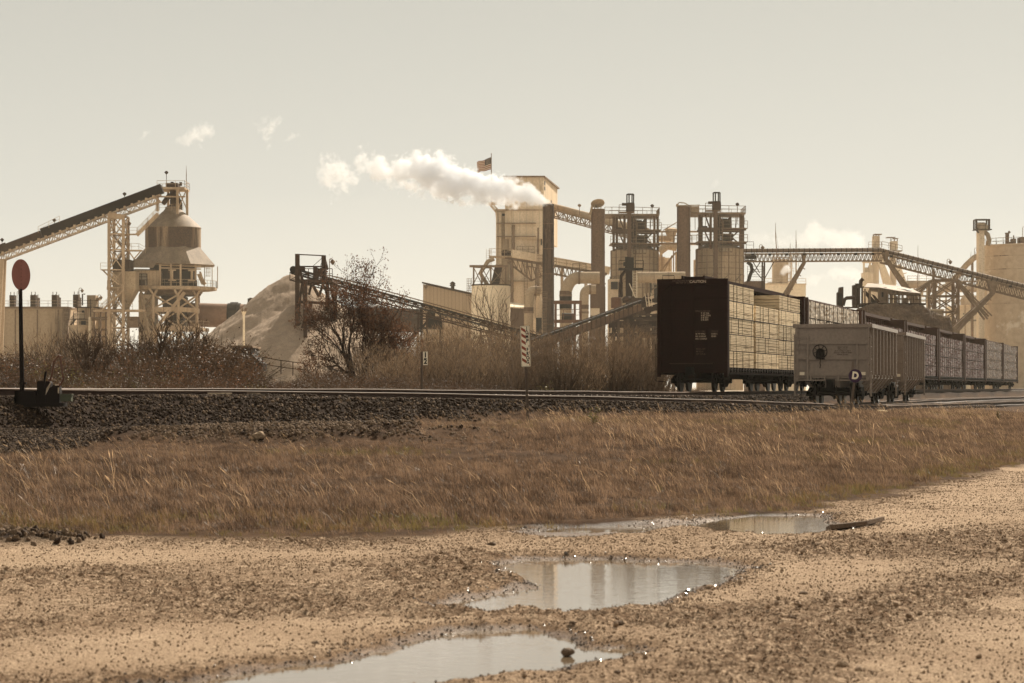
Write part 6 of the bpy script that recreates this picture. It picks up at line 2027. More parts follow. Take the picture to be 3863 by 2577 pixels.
# --- big bent ducts
def duct(label, Y, pts, r, m, bands=()):
    s = Site(Y)
    root = thing("bent_duct", label, "duct", s.base(pts[-1][0]))
    P_ = [s(*p) for p in pts]
    # rounded polyline
    Q = [P_[0]]
    for i in range(1, len(P_) - 1):
        a, b, c = P_[i - 1], P_[i], P_[i + 1]
        k = min((a - b).length, (c - b).length) * .5
        p0, p2 = b + (a - b).normalized() * k, b + (c - b).normalized() * k
        for t in [j / 7 for j in range(8)]: Q.append(p0.lerp(b, t).lerp(b.lerp(p2, t), t))
    Q.append(P_[-1])
    mb = MB(); mb.tube(Q, s.u(r), 24); mb.build("pipe", m, root, True)
    for x, y0, y1, mm in bands:
        mb = MB(); mb.tube([s(x, y0), s(x, y1)], s.u(r + 1.0), 24); mb.build("band", mm, root, True)
    mb = MB()
    for q in (Q[1], Q[-2]):
        i = Q.index(q); dd = (Q[min(i + 1, len(Q) - 1)] - Q[i - 1]).normalized(); mb.tube([q - dd * .15, q + dd * .15], s.u(r + 2), 24)
    mb.build("flange", M['steel'], root, True)
    return root
duct("thick bent duct joining the capped chimney and dropping through a black section", 366, [(2262, 1048), (2160, 1048), (2134, 1090), (2134, 1400)], 22.5, M['bin'], [(2134, 1117, 1165, M['black']), (2134, 1098, 1114, M['rust'])])
duct("bent duct curving down from the square base of the capped chimney", 362, [(2248, 1092), (2205, 1092), (2203, 1150), (2203, 1420)], 17.5, M['bin'], [(2203, 1150, 1166, M['rust'])])
duct("bent duct with a white elbow close left of the smoking chimney", 366, [(2040, 1100), (2002, 1094), (1994, 1150), (1994, 1420)], 17.5, M['bin'], [(1994, 1160, 1180, M['rust'])])
s = Site(368)
root = thing("process_vessel", "small upright cream vessel between the rusty chimney and its bent duct", "vessel", s.base(2033))
mb = MB(); mb.lathe(Vector((s.x(2033), s.Y, 0)), [(s.u(8), s.z(1260)), (s.u(13), s.z(1200)), (s.u(13), s.z(1135)), (s.u(6), s.z(1112))], 20); mb.build("shell", M['cream'], root, True)
mb = MB(); s.box(mb, 2022, 2044, 1200, 1260, -.8, .8); mb.bar(s(2024, 1260), s(2024, 1480), .2); mb.bar(s(2042, 1260), s(2042, 1480), .2); mb.build("stand", M['black'], root)
s = Site(370)
root = thing("horizontal_duct", "long level pale duct running right from the framed silo tower to the rusty chimney", "duct", s.base(2480))
mb = MB(); mb.tube([s(2404, 1047), s(2585, 1046)], s.u(21), 28); mb.build("pipe", M['bin'], root, True)
mb = MB()
for x in (2420, 2466, 2520): mb.tube([s(x, 1047), s(x + 1.5, 1047)], s.u(22), 28)
mb.bar(s(2440, 1066), s(2440, 1480), .5); mb.bar(s(2540, 1066), s(2540, 1480), .5)
mb.build("bands_and_legs", M['steel'], root)

# rust coloured pump platform between ducts
s = Site(352)
root = thing("pump_platform", "rust brown steel platform with beams and pipes between the two bent ducts", "steel platform", s.base(2140))
mb = MB()
for y in (1140, 1212, 1240): mb.bar(s(2090, y), s(2192, y), .4, .45); mb.bar(s(2090, y, 4), s(2192, y, 4), .3)
for x in (2096, 2168, 2190): mb.bar(s(x, 1135), s(x, 1480), .35)
mb.bar(s(2092, 1238), s(2115, 1290), .2); mb.bar(s(2115, 1238), s(2092, 1290), .2)
mb.rail([s(2092, 1212, -.4), s(2192, 1212, -.4)], 1.7, 1.2, .08)
mb.build("beams", mat("rusty_beam", (.13, .065, .04), (.09, .045, .028), 1, .8), root)
mb = MB(); s.box(mb, 2110, 2165, 1245, 1300, 0, 3); s.box(mb, 2120, 2160, 1205, 1212, 0, 2); mb.tube([s(2120, 1195, 1), s(2165, 1197, 1)], .6, 12); mb.build("machinery", M['black'], root)
s = Site(345)
root = thing("white_cabinet", "small white ribbed cabinet at the foot of the capped chimney", "cabinet", s.base(2245))
mb = MB(); s.box(mb, 2228, 2262, 1163, 1190, 0, 1.2); mb.build("case", mat("ribbed_white_sheet", (.55, .46, .36), (.5, .41, .31), 2, .6, lines=(0, .2, (.33, .26, .2))), root)
mb = MB(); mb.prism([s(2226, 1163, -.1), s(2264, 1161, -.1), s(2264, 1163, -.1)], (0, 1.4, 0)); mb.bar(s(2231, 1190), s(2231, 1480), .15); mb.bar(s(2259, 1190), s(2259, 1480), .15); mb.build("stand", M['steel'], root)
s = Site(392)
root = thing("brown_shed", "dark brown corrugated shed with a pale broken roof edge beside the white tank", "shed", s.base(1965))
mb = MB(); mb.prism([s(1926, 1160), s(1992, 1162), s(1992, 1480), s(1926, 1480)], (0, 8, 0)); mb.build("wall", M['brownsheet'], root)
mb = MB(); mb.prism([s(1924, 1162, -.4), s(1994, 1165, -.4), s(1994, 1152, 4), s(1926, 1142, 4)], (0, 0, .2)); mb.build("roof", M['white'], root)

# --- framed silo towers
def silo_tower(s, label):
    cx = 2393
    root = thing("silo_tower", label, "silo tower", s.base(cx), "framed silo towers")
    C = Vector((s.x(cx), s.Y, 0))
    mb = MB(); mb.lathe(C, [(s.u(91), GZ), (s.u(91), s.z(946))], 10, R(18)); mb.build("bin", M['bin'], root)
    mb = MB()
    for y in (975, 1000, 1022, 1045, 1068, 1090): mb.lathe(C, [(s.u(91.5), s.z(y)), (s.u(93), s.z(y)), (s.u(93), s.z(y - 2)), (s.u(91.5), s.z(y - 2))], 10, R(18), False)
    for k in range(20):
        a = R(18) + k * R(18); rr = s.u(92) * (1 if k % 2 == 0 else math.cos(R(18)))
        p = C + Vector((rr * math.cos(a), rr * math.sin(a), 0)); mb.bar(p + Vector((0, 0, s.z(1130))), p + Vector((0, 0, s.z(946))), .14)
        q = C + Vector((rr * math.cos(a + R(18)), rr * math.sin(a + R(18)), 0)); mb.bar(p + Vector((0, 0, s.z(1068))), q + Vector((0, 0, s.z(1045))), .1)
    mb.build("bin_ribs", M['steel'], root)
    mb = MB(); mb.lathe(C, [(s.u(92), s.z(947)), (s.u(20), s.z(914))], 10, R(18)); mb.build("bin_roof", M['hood'], root)
    mb = MB()
    xs = [(2313, -2), (2352, -3.6), (2464, -3.4), (2481, 0), (2330, 3), (2440, 3.4), (2400, 4)]
    for x, d in xs: mb.bar(s(x, 816, d), s(x, 950, d), .38)
    for y in (873, 924):
        mb.bar(s(2305, y, -3), s(2486, y + 3, -3), .3, .4); mb.bar(s(2313, y, 3), s(2481, y + 2, 3), .25, .35)
        mb.bar(s(2481, y + 3, -3), s(2481, y + 3, 3), .25)
    mb.bar(s(2313, y, -3), s(2313, y, 3), .25)
    for a, b in (((2333, 822, -3), (2356, 890, -3)), ((2384, 822, -3.4), (2402, 872, -3.4)), ((2422, 845, 2), (2400, 874, 2)), ((2440, 818, 3), (2400, 868, 3)), ((2420, 920, -1), (2460, 880, -1)), ((2352, 924, -2), (2330, 875, -2)), ((2460, 930, -3), (2430, 905, -3))): mb.bar(s(*a), s(*b), .22)
    mb.build("frame", M['rust'], root)
    mb = MB()
    mb.box2(s(2278, 814, -4), s(2482, 820, 4)); mb.box2(s(2331, 806, -4.6), s(2388, 812, -3.9))
    mb.rail([s(2278, 814, -4), s(2331, 814, -4), s(2388, 814, -4), s(2482, 816, -4), s(2482, 816, 4)], 1.1, 1.4, .075); mb.rail([s(2331, 806, -4.6), s(2388, 806, -4.6)], 1.1, 1.2, .075); mb.rail([s(2300, 814, 4), s(2482, 814, 4)], 1.1, 1.7, .06)
    for y, x0 in ((871, 2400), (922, 2300)): mb.box2(s(x0, y, -3.6), s(2490, y + 3, 3)); mb.rail([s(x0, y, -3.7), s(2490, y, -3.7)], 1.1, 1.4, .07)
    mb.rail([s(2380, 850, 1), s(2490, 850, 1)], 1.0, 1.3, .06)
    mb.box2(s(2383, 960, -4.4), s(2432, 963, -3.8)); mb.rail([s(2383, 960, -4.4), s(2432, 960, -4.4)], 1.6, 1.1, .07)
    for k in range(8): x = 2300 + rnd.random() * 180; mb.bar(s(x, 820, rnd.uniform(-3, 3)), s(x, 873, 0), .09)
    mb.ladder(s(2390, 963, -4.2), s(2390, 830, -4.2), .5, .45, .06)
    mb.build("platforms", M['steel'], root)
    mb = MB(); s.box(mb, 2361, 2376, 806, 1480, -4.8, -4.2)
    for y in range(830, 1090, 15): s.box(mb, 2359.5, 2377.5, y, y + 2, -4.9, -4.15)
    mb.build("elevator_leg", M['rust'], root)
    mb = MB(); s.box(mb, 2358, 2388, 776, 806, -4.9, -3.2); s.box(mb, 2342, 2358, 774, 783, -4.7, -3.8); mb.lathe(s(2374, 806, -4), [(s.u(13), 0), (s.u(15), s.u(20)), (s.u(11), s.u(34))], 12)
    mb.build("elevator_head", M['dsteel'], root)
    mb = MB()
    for x in (2360, 2368, 2379, 2385): mb.bar(s(x, 776, -4.5), s(x, 742, -4.5), .2)
    s.box(mb, 2358, 2387, 741, 744, -4.8, -4.2); s.box(mb, 2362, 2384, 739, 741, -4.8, -4.2)
    mb.build("head_posts", M['black'], root)
    mb = MB(); s.box(mb, 2390, 2420, 832, 866, -1, 1.5); mb.tube([s(2424, 866, 0), s(2424, 835, 0)], s.u(8), 10); s.box(mb, 2400, 2440, 890, 915, -2, 1); mb.tube([s(2384, 835, -1), s(2384, 912, -2), s(2400, 926, -2)], s.u(6), 8); mb.tube([s(2380, 822, -3), s(2396, 900, -3)], s.u(6), 8); s.box(mb, 2324, 2345, 860, 872, -1, 1)
    mb.build("machinery", M['dsteel'], root)
    lamp_part(root, s, 2462, 816, 776, 1, False, M['dsteel'])
    return root
s = Site(392)
tA = silo_tower(s, "framed silo tower directly right of the capped chimney")
tB = dup(tA); tB.location = tA.location + Vector((s.u(322), 0, s.u(6)))
tB["label"] = "framed silo tower directly above the brown lumber car, where the long gallery starts"
for m_ in (("duct_arm"),):
    pass
# links between the silo towers
s = Site(398)
root = thing("link_walkway", "pale walkways and pipes bridging the two framed silo towers behind the rusty chimney", "walkway", s.base(2540))
mb = MB()
mb.box2(s(2470, 918, -2), s(2640, 925, 0)); mb.rail([s(2470, 918, -2), s(2640, 918, -2)], 1.1, 1.5, .07); mb.rail([s(2540, 918, -3), s(2606, 918, -3)], 1.1, 1.2, .07)
mb.box2(s(2482, 868, 2), s(2640, 873, 3)); mb.rail([s(2482, 868, 2), s(2560, 868, 2)], 1.0, 1.6, .05); mb.bar(s(2505, 866, 2), s(2556, 836, 2), .15)
mb.rail([s(2482, 905, 3), s(2640, 905, 3)], 1.0, 1.4, .05)
for x in (2486, 2500, 2544): mb.bar(s(x, 868, 2), s(x, 1480, 2), .2)
mb.bar(s(2490, 1025, 0), s(2552, 950, 0), .25); mb.bar(s(2540, 960, 3), s(2500, 1040, 3), .2)
mb.build("walkway", M['cream'], root)
mb = MB(); mb.tube([s(2484, 895, 4), s(2550, 896, 4)], .55, 10); mb.tube([s(2490, 946, 2), s(2520, 925, 2), s(2556, 930, 2)], .7, 10); s.box(mb, 2500, 2550, 960, 1060, 10, 14)
for k in range(9): x = rnd.uniform(2486, 2640); mb.tube([s(x, rnd.uniform(940, 1000), 4), s(x + rnd.uniform(-4, 4), 1200, 4)], .2, 6)
mb.lathe(s(2536, 905, 3), [(.4, 0), (1.0, 1.6), (1.0, 2.0), (.3, 2.2)], 12)
mb.build("pipes", M['cream'], root, True)
root = thing("process_hall", "dim cream plant hall with dark openings under the first framed silo tower", "plant building", s.base(2400))
mb = MB(); s.box(mb, 2288, 2495, 1062, 1480, -9, -5); mb.build("wall", M['cream'], root)
for x0, x1, y0, y1 in ((2400, 2446, 1072, 1124), (2296, 2322, 1072, 1100), (2308, 2340, 1130, 1180), (2455, 2490, 1084, 1150)):
    mb = MB(); s.box(mb, x0, x1, y0, y1, -9.15, -9.02); o = mb.build("opening", M['glassdark'], root)
mb = MB(); mb.prism([s(2446, 1098, -11), s(2505, 1068, -11), s(2505, 1072, -11), s(2446, 1104, -11)], (0, 2, 0)); mb.prism([s(2452, 1078, -12), s(2500, 1095, -12), s(2500, 1100, -12), s(2452, 1083, -12)], (0, 3, 0)); mb.build("lean_to_roof", M['hood'], root)

# --- upper round gallery from the tall building
s0, s1 = Site(440), Site(402)
root = thing("round_gallery", "round covered gallery on a truss sloping from the tall building to the capped chimney", "conveyor", Vector((s1(2240, 800).x, 410, GZ)))
A, B_ = s0(2060, 772), s1(2440, 872)
mb = MB(); mb.tube([A, B_], s0.u(12), 16); mb.build("tube", M['bin'], root, True)
mb = MB(); mb.truss(A + Vector((0, 0, -.5)), B_ + Vector((0, 0, -.5)), 1.35, 1.6, 22, .17, .11); mb.build("truss", M['steel'], root)
for t in (.3, .5, .7): p = A.lerp(B_, t); mb = MB(); mb.box(p + Vector((0, -.7, -.15)), (.5, .2, .35)); mb.build("clip", M['dsteel'], root)
lampS = Site(412); lamp_part(root, lampS, 2186, 812, 776, 0, False)

# --- dark bucket elevator, inclined conveyor and pipe rack
s = Site(328)
root = thing("bucket_elevator", "dark brown bucket elevator with a railed platform in front of the first silo tower", "elevator", s.base(2374))
mb = MB(); s.box(mb, 2361, 2388, 1016, 1480, -.4, .6); mb.build("leg", M['carbrown'], root)
mb = MB(); s.box(mb, 2352, 2382, 990, 1004, -.8, .6); s.box(mb, 2372, 2390, 972, 1012, -.6, .6); s.box(mb, 2358, 2376, 970, 992, -.7, .5); s.box(mb, 2357, 2371, 1006, 1017, -.9, -.3); mb.build("head", M['black'], root)
mb = MB(); mb.box2(s(2334, 1012, -1), s(2426, 1020, 1)); mb.rail([s(2334, 1012, -1), s(2370, 1012, -1)], 1.0, 1.0, .07); mb.rail([s(2396, 1012, -1), s(2426, 1012, -1)], 1.0, 1.0, .07); mb.build("platform", M['black'], root)
mb = MB(); mb.tube([s(2360, 1020, -.3), s(2343, 1042, -.3), s(2341, 1068, -.3), s(2344, 1120, -.3)], s.u(6), 10); mb.tube([s(2341, 1064, -.3), s(2340, 1122, -.3)], s.u(8), 10); mb.build("spout", M['carbrown'], root, True)
mb = MB(); mb.ladder(s(2393, 1124, -.8), s(2393, 1022, -.8), .5, .35, .06); mb.ladder(s(2401, 1124, -.8), s(2401, 1040, -.8), .2, .5, .04); mb.build("ladder", M['white'], root)
mb = MB(); mb.bar(s(2373, 1070, -.7), s(2396, 1124, -.7), .12); mb.build("stay", M['white'], root)
s = Site(316)
root = thing("feed_conveyor", "dark inclined belt conveyor with a deep grey skirt rising right to the bucket elevator", "conveyor", s.base(2100))
A, B_ = s(1985, 1302, -6), s(2420, 1143)
mb = MB(); mb.bar(A + Vector((0, 0, .25)), B_ + Vector((0, 0, .25)), 1.3, .28); mb.build("belt", M['black'], root)
mb = MB(); mb.bar(A + Vector((0, -.5, -.55)), B_ + Vector((0, -.5, -.55)), .25, .9); mb.build("skirt", M['rust'], root)
mb = MB()
for k in range(26): p = A.lerp(B_, k / 25); mb.bar(p + Vector((0, -.8, -1.1)), p + Vector((0, -.8, .5)), .09)
mb.bar(A + Vector((0, -.8, .5)), B_ + Vector((0, -.8, .5)), .08); mb.bar(A + Vector((0, -.8, -1.1)), B_ + Vector((0, -.8, -1.1)), .15)
for t in (.3, .55, .8): p = A.lerp(B_, t); mb.bar(p + Vector((0, 0, -1)), Vector((p.x, p.y, GZ)), .3); mb.bar(p + Vector((1.2, 0, -1)), Vector((p.x + 1.2, p.y, GZ)), .3)
mb.build("frame", M['dsteel'], root)
s = Site(322)
root = thing("pipe_rack", "dark tangle of rusty frames, pipes and machines left of the brown lumber car", "pipe rack", s.base(2420))
mb = MB()
for x in (2318, 2336, 2362, 2386, 2420, 2452, 2474, 2500): mb.bar(s(x, 1165 + rnd.uniform(-6, 20), rnd.uniform(0, 4)), s(x, 1480, rnd.uniform(0, 4)), .38 if x != 2474 else .7)
mb.bar(s(2296, 1224), s(2512, 1224), .4, .9); mb.bar(s(2296, 1200, 3), s(2512, 1196, 3), .3, .4); mb.bar(s(2300, 1262, 2), s(2505, 1262, 2), .3, .5)
for k in range(14): x = rnd.uniform(2300, 2500); mb.bar(s(x, rnd.uniform(1170, 1240), 1), s(x + rnd.uniform(-30, 30), rnd.uniform(1240, 1300), 1), .16)
mb.bar(s(2410, 1142, -1), s(2520, 1128, -1), .3, .5); mb.rail([s(2440, 1150, -1.2), s(2530, 1120, -1.2)], 1.0, 1.2, .06); mb.bar(s(2430, 1175, -1), s(2530, 1140, -1), .5, .8)
mb.build("frames", M['carbrown'], root)
mb = MB()
for k in range(12): y = 1172 + k * 9; mb.tube([s(2380 + rnd.uniform(0, 40), y, -.5), s(2440 + rnd.uniform(0, 70), y + rnd.uniform(-4, 4), -.5)], rnd.uniform(.08, .22), 6)
mb.tube([s(2376, 1330, 0), s(2378, 1270, 0), s(2390, 1245, 0), s(2400, 1240, 0)], .3, 8); mb.tube([s(2370, 1176, -1), s(2455, 1175, -1)], .22, 8)
mb.build("pipes", M['dsteel'], root, True)
mb = MB(); mb.lathe(s(2325, 1162, 0), [(s.u(20), 0), (s.u(20), s.u(36)), (s.u(17), s.u(40))], 16); mb.build("rust_drum", mat("rusty_drum", (.13, .06, .035), (.08, .036, .022), 1.2, .8, streak=True), root, True)
mb = MB(); s.box(mb, 2350, 2420, 1124, 1142, -.5, 1.5); mb.lathe(s(2366, 1138, 0), [(.5, 0), (.8, .3), (.4, .7)], 10); mb.prism([s(2376, 1118, -.8), s(2390, 1118, -.8), s(2412, 1142, -.8), s(2396, 1144, -.8)], (0, .5, 0)); mb.prism([s(2415, 1130, 0), s(2440, 1112, 0), s(2440, 1160, 0), s(2405, 1160, 0)], (0, 1, 0)); s.box(mb, 2320, 2345, 1285, 1330, 0, 3); s.box(mb, 2360, 2420, 1262, 1340, 3, 5); mb.build("machinery", M['dsteel'], root)
mb = MB(); mb.ladder(s(2444, 1158, -1.5), s(2436, 1108, -1.5), .4, .5, .07); mb.ladder(s(2452, 1158, -1.5), s(2448, 1106, -1.5), .4, .5, .07); mb.build("ladder", M['white'], root)

# --- long gallery on the right
s = Site(352)
root = thing("long_gallery", "long covered conveyor gallery on a zigzag truss, bending down towards the right edge", "conveyor", s.base(3332))
P0, P1, P2 = s(2805, 946), s(3322, 943), at(3920, 1094, 352)
mb = MB()
for a, b in ((P0, P1), (P1, P2)):
    for k in range(0, 1): mb.tube([a + Vector((0, 0, 0)), b], s.u(8), 10)
mb.build("belt_cover", M['belt'], root, True)
mb = MB()
for a, b, n in ((P0, P1, 26), (P1, P2, 32)):
    for k in range(n): p = a.lerp(b, (k + .5) / n); d_ = (b - a).normalized(); mb.tube([p - d_ * .05, p + d_ * .05], s.u(8.7), 10)
mb.build("cover_seams", M['dsteel'], root)
mb = MB(); mb.truss(P0 + Vector((0, 0, -.5)), P1 + Vector((0, 0, -.5)), 1.1, 1.3, 34, .16, .085, True); mb.truss(P1 + Vector((0, 0, -.5)), P2 + Vector((0, 0, -.5)), 1.35, 1.3, 32, .18, .095, True); mb.build("truss", M['steel'], root)
def leg(a, b, w=.34):
    mb = MB()
    a, b = s(*a), s(*b)
    dirv = (b - a).normalized(); n_ = Vector((-dirv.z, 0, dirv.x))
    for dy in (-1.2, 1.2):
        mb.bar(a + Vector((0, dy * .5, 0)), b + Vector((0, dy, 0)), w, w)
        mb.bar(a + n_ * .1 + Vector((0, dy * .5, 0)), b + n_ * .75 + Vector((0, dy, 0)), w * .8, w * .8)
    for k in range(9):
        c = a.lerp(b, (k + 1) / 10); mb.bar(c + Vector((0, -1.2, 0)), c + n_ * .6 + Vector((0, -1.2, 0)), .12)
    mb.build("support_leg", M['steel'], root)
leg((3036, 984), (2880, 1240)); leg((3342, 978), (3512, 1236)); leg((3741, 1108), (3560, 1270), .45); leg((3607, 1060), (3720, 1205), .26); leg((3512, 1060), (3438, 1106), .26)
mb = MB()
mb.prism([s(3336, 945, -.9), s(3352, 950, -.9), s(3346, 982, -.9), s(3336, 980, -.9)], (0, 1.8, 0)); mb.prism([s(3723, 1058, -1), s(3756, 1066, -1), s(3748, 1112, -1), s(3738, 1108, -1)], (0, 1.8, 0)); mb.prism([s(3026, 955, -.9), s(3038, 955, -.9), s(3036, 986, -.9), s(3028, 986, -.9)], (0, 1.8, 0))
mb.build("gusset_box", M['steel'], root)
mb = MB()
for k in range(16):
    t = (k + .5) / 16; p = P0.lerp(P1, t * 2) if t < .5 else P1.lerp(P2, t * 2 - 1)
    mb.box(p + Vector((0, -.75, -.62)), (.4, .3, .3))
mb.build("roller_boxes", M['black'], root)
mb = MB(); mb.box2(s(2808, 983, -1.5), s(2842, 986, 1.5)); mb.rail([s(2808, 983, -1.5), s(2842, 983, -1.5)], 1.1, 1.2, .07); mb.rail([s(2812, 940, -1.2), s(2840, 940, -1.2)], 1.0, 1.0, .06)
for x in (2876, 2884): mb.bar(s(x, 985), s(x - 2, 1200), .22)
for a, b in (((2842, 990), (2866, 1030)), ((2921, 985), (2884, 1052)), ((2842, 1030), (2870, 985)), ((2830, 1000), (2872, 1050))): mb.bar(s(*a), s(*b), .12)
for y in (1000, 1020, 1040): mb.rail([s(2820, y + 30, 0), s(2880, y + 30, 0)], 1, 2, .05)
mb.build("end_bent", M['dsteel'], root)
mb = MB(); mb.tube([s(2818, 990, -.5), s(2832, 1000, -.5), s(2836, 1020, -.5), s(2828, 1040, -.5), s(2822, 1062, -.5)], s.u(7), 10); s.box(mb, 2812, 2850, 964, 978, -1.2, 0); mb.build("discharge_chute", M['black'], root, True)
mb = MB(); s.box(mb, 2816, 2886, 1060, 1480, 0, 4); mb.build("footing_bin", M['rust'], root)
lamp_part(root, s, 2865, 942, 928, 0); 
for x, y in ((3576, 1000), (3570, 984)): pass
lamp_part(root, s, 3573, 1002, 982, 0)
# lattice tower under it
s = Site(356)
root = thing("lattice_tower", "open lattice steel tower carrying the falling right half of the long gallery", "steel tower", s.base(3560))
mb = MB(); zs = [GZ] + [s.z(y) for y in (1330, 1280, 1232, 1178, 1118, 1058)]
mb.lattice(s.x(3513), s.x(3606), 354, 358, zs, .34, .17)
mb.bar(s(3521, 1058, 0), s(3521, 1015, 0), .35); mb.bar(s(3600, 1058), s(3600, 1040), .3)
for x in (3530, 3592): mb.bar(s(x, 1058, 0), s(x, 1480, 0), .2)
mb.build("frame", M['steel'], root)

# --- far right silo and its elevator
s = Site(430)
root = thing("concrete_silo", "huge round concrete silo with peeling patches at the right edge", "silo", s.base(3862))
C = Vector((s.x(3864), s.Y, 0)); R0 = s.u(154)
mb = MB(); mb.lathe(C, [(R0, GZ), (R0, s.z(934)), (R0 * 1.02, s.z(933)), (R0 * 1.02, s.z(927)), (R0 * .5, s.z(922))], 64); mb.build("shell", M['silo'], root, True)
mb = MB()
for y in (972, 1022, 1150): mb.lathe(C, [(R0 * 1.0, s.z(y)), (R0 * 1.003, s.z(y)), (R0 * 1.003, s.z(y) + .15), (R0, s.z(y) + .15)], 64, caps=False)
mb.build("pour_joints", M['conc'], root)
mb = MB(); mb.rail([C + Vector((R0 * math.cos(a), R0 * math.sin(a), s.z(927))) for a in [R(180 + k * 12) for k in range(16)]], 1.1, 3, .07); mb.rail([C + Vector((R0 * math.cos(a), R0 * math.sin(a), s.z(927))) for a in [R(0 + k * 12) for k in range(16)]], 1.1, 3, .06); mb.build("railing", M['steel'], root)
mb = MB(); mb.tube([s(3791, 928, -2), s(3791, 884, -2)], s.u(7.5), 12); mb.tube([s(3791, 884, -2), s(3791, 881, -2)], s.u(9), 12); mb.bar(s(3798, 884, -2), s(3798, 874, -2), .25); mb.bar(s(3794, 879, -2), s(3804, 879, -2), .15)
s.box(mb, 3820, 3833, 900, 927, 0, 2); mb.bar(s(3824, 900, 0), s(3824, 888, 0), .2); s.box(mb, 3846, 3863, 896, 926, -1, 2); s.box(mb, 3808, 3818, 912, 926, 0, 1)
mb.build("roof_vents", M['rust'], root)
mb = MB(); s.box(mb, 3857, 3861, 930, 1480, -16.5, -15.5); mb.build("riser_pipe", M['rust'], root)
lamp_part(root, s, 3853, 898, 862, -1)
s = Site(424)
root = thing("silo_elevator", "tall cream elevator leg with a boxy framed head beside the concrete silo", "elevator", s.base(3698))
mb = MB(); s.box(mb, 3687.5, 3710, 872, 1480, -1, 1)
for y in range(905, 1200, 34): s.box(mb, 3686.5, 3711, y, y + 1.6, -1.1, 1.1)
mb.build("leg", M['cream'], root)
mb = MB(); s.box(mb, 3688, 3712, 842, 872, -1.4, 1.2); mb.prism([s(3712, 845, -1.2), s(3722, 852, -1.2), s(3726, 868, -1.2), s(3712, 874, -1.2)], (0, 2.2, 0)); mb.build("head", M['bin'], root)
mb = MB()
for x in (3678, 3726): mb.bar(s(x, 829, -1.2), s(x, 868, -1.2), .32, .5); mb.bar(s(x, 829, 1), s(x, 868, 1), .25)
s.box(mb, 3676, 3730, 828, 831, -1.3, 1.2); mb.box2(s(3674, 866, -1.6), s(3736, 869, 1.4)); mb.rail([s(3676, 866, -1.6), s(3710, 866, -1.6)], 1.1, 1.1, .07); mb.bar(s(3678, 868, -1.3), s(3687, 880, -1.1), .25)
mb.build("head_frame", M['dsteel'], root)
mb = MB(); mb.tube([s(3712, 874, 0), s(3726, 885, 0), s(3732, 905, 0), s(3726, 926, 0)], s.u(9), 10); mb.build("spout", M['bin'], root, True)
s = Site(446)
root = thing("curved_duct", "pale duct curving up from behind the gallery to the silo elevator", "duct", s.base(3560))
mb = MB(); mb.tube([s(3500, 1140), s(3540, 1108), s(3602, 1052), s(3645, 1000), s(3672, 975), s(3692, 964)], s.u(11), 12); mb.build("pipe", M['bin'], root, True)
mb = MB(); mb.ladder(s(3664, 978, -1), s(3668, 950, -1), .8, .5, .05); mb.bar(s(3668, 985), s(3668, 1480), .4); mb.bar(s(3610, 1050), s(3610, 1480), .4); mb.build("support_leg", M['steel'], root)
lamp_part(root, s, 3676, 965, 940, 0)

# --- shed on the rubble slope
s = Site(300)
root = thing("broken_shed", "tumbledown open shed with a patchy tin roof on top of the dark rubble slope", "shed", s.base(3380))
mb = MB()
ridge = [s(3284, 1068, 2.5), s(3330, 1071, 2.5), s(3400, 1078, 2.5), s(3458, 1092, 2.5)]
eave = [s(3252, 1088, -2), s(3308, 1090, -2), s(3390, 1104, -2), s(3466, 1112, -2)]
for i in range(3): mb.prism([eave[i], eave[i + 1], ridge[i + 1], ridge[i]], (0, 0, .1))
bk = [s(3310, 1092, 6), s(3470, 1110, 6)]
mb.prism([ridge[0], ridge[3], bk[1], bk[0]], (0, 0, .1))
mb.build("roof", M['hood'], root)
mb = MB()
for (u0, v0, u1, v1) in ((.35, .3, .42, .7), (.6, .4, .75, .9), (.78, .2, .86, .6)):
    def rp(u, v): a = eave[0].lerp(eave[3], u); b = ridge[0].lerp(ridge[3], u); return a.lerp(b, v) + Vector((0, -.03, .16))
    mb.prism([rp(u0, v0), rp(u1, v0), rp(u1 - .04, v1), rp(u0 - .04, v1)], (0, 0, .03))
mb.build("missing_sheets", M['glassdark'], root)
mb = MB()
for x0_, x1_, y0_ in ((3309, 3338, 1086), (3350, 3362, 1092), (3366, 3380, 1118), (3400, 3412, 1125)):
    wb = MB(); s.box(wb, x0_, x1_, y0_, 1145, -1.4, -1.2); wb.build("wall_panel", M['steel'], root)
for x in (3256, 3275, 3308, 3340, 3352, 3368, 3384, 3398, 3415, 3432, 3448, 3462): mb.bar(s(x, 1092 + max(0, (x - 3310)) * .1, -1.5), s(x, 1150, -1.5), .22)
for x in (3300, 3350, 3400, 3460): mb.bar(s(x, 1090, 5), s(x, 1150, 5), .2)
for y in (1110, 1128): mb.bar(s(3338, y, -1.4), s(3462, y + 4, -1.4), .16)
mb.build("post_frame", M['steel'], root)
mb = MB(); s.box(mb, 3319, 3326, 1104, 1122, -1.5, -1.42); mb.build("window", M['glassdark'], root)
mb = MB(); mb.box2(s(3240, 1146, -2.5), s(3480, 1153, 6)); mb.rail([s(3340, 1146, -2.5), s(3480, 1148, -2.5)], 1.0, 1.4, .07); mb.build("floor", M['dsteel'], root)
mb = MB(); mb.prism([s(3262, 1150, -2.2), s(3300, 1140, -2.2), s(3252, 1180, -4), s(3236, 1182, -4)], (0, .2, .1)); mb.prism([s(3252, 1100, -1), s(3262, 1098, -1), s(3300, 1138, -1), s(3285, 1142, -1)], (0, .5, 0)); mb.prism([s(3280, 1112, -2), s(3292, 1118, -2), s(3310, 1140, -2), s(3300, 1146, -2)], (0, .4, 0)); mb.build("chute", M['dsteel'], root)
mb = MB(); s.box(mb, 3222, 3240, 1075, 1150, 0, 2)
for x in (3219, 3228, 3240, 3250): mb.bar(s(x, 1082, -.5), s(x, 1160, -.5), .2)
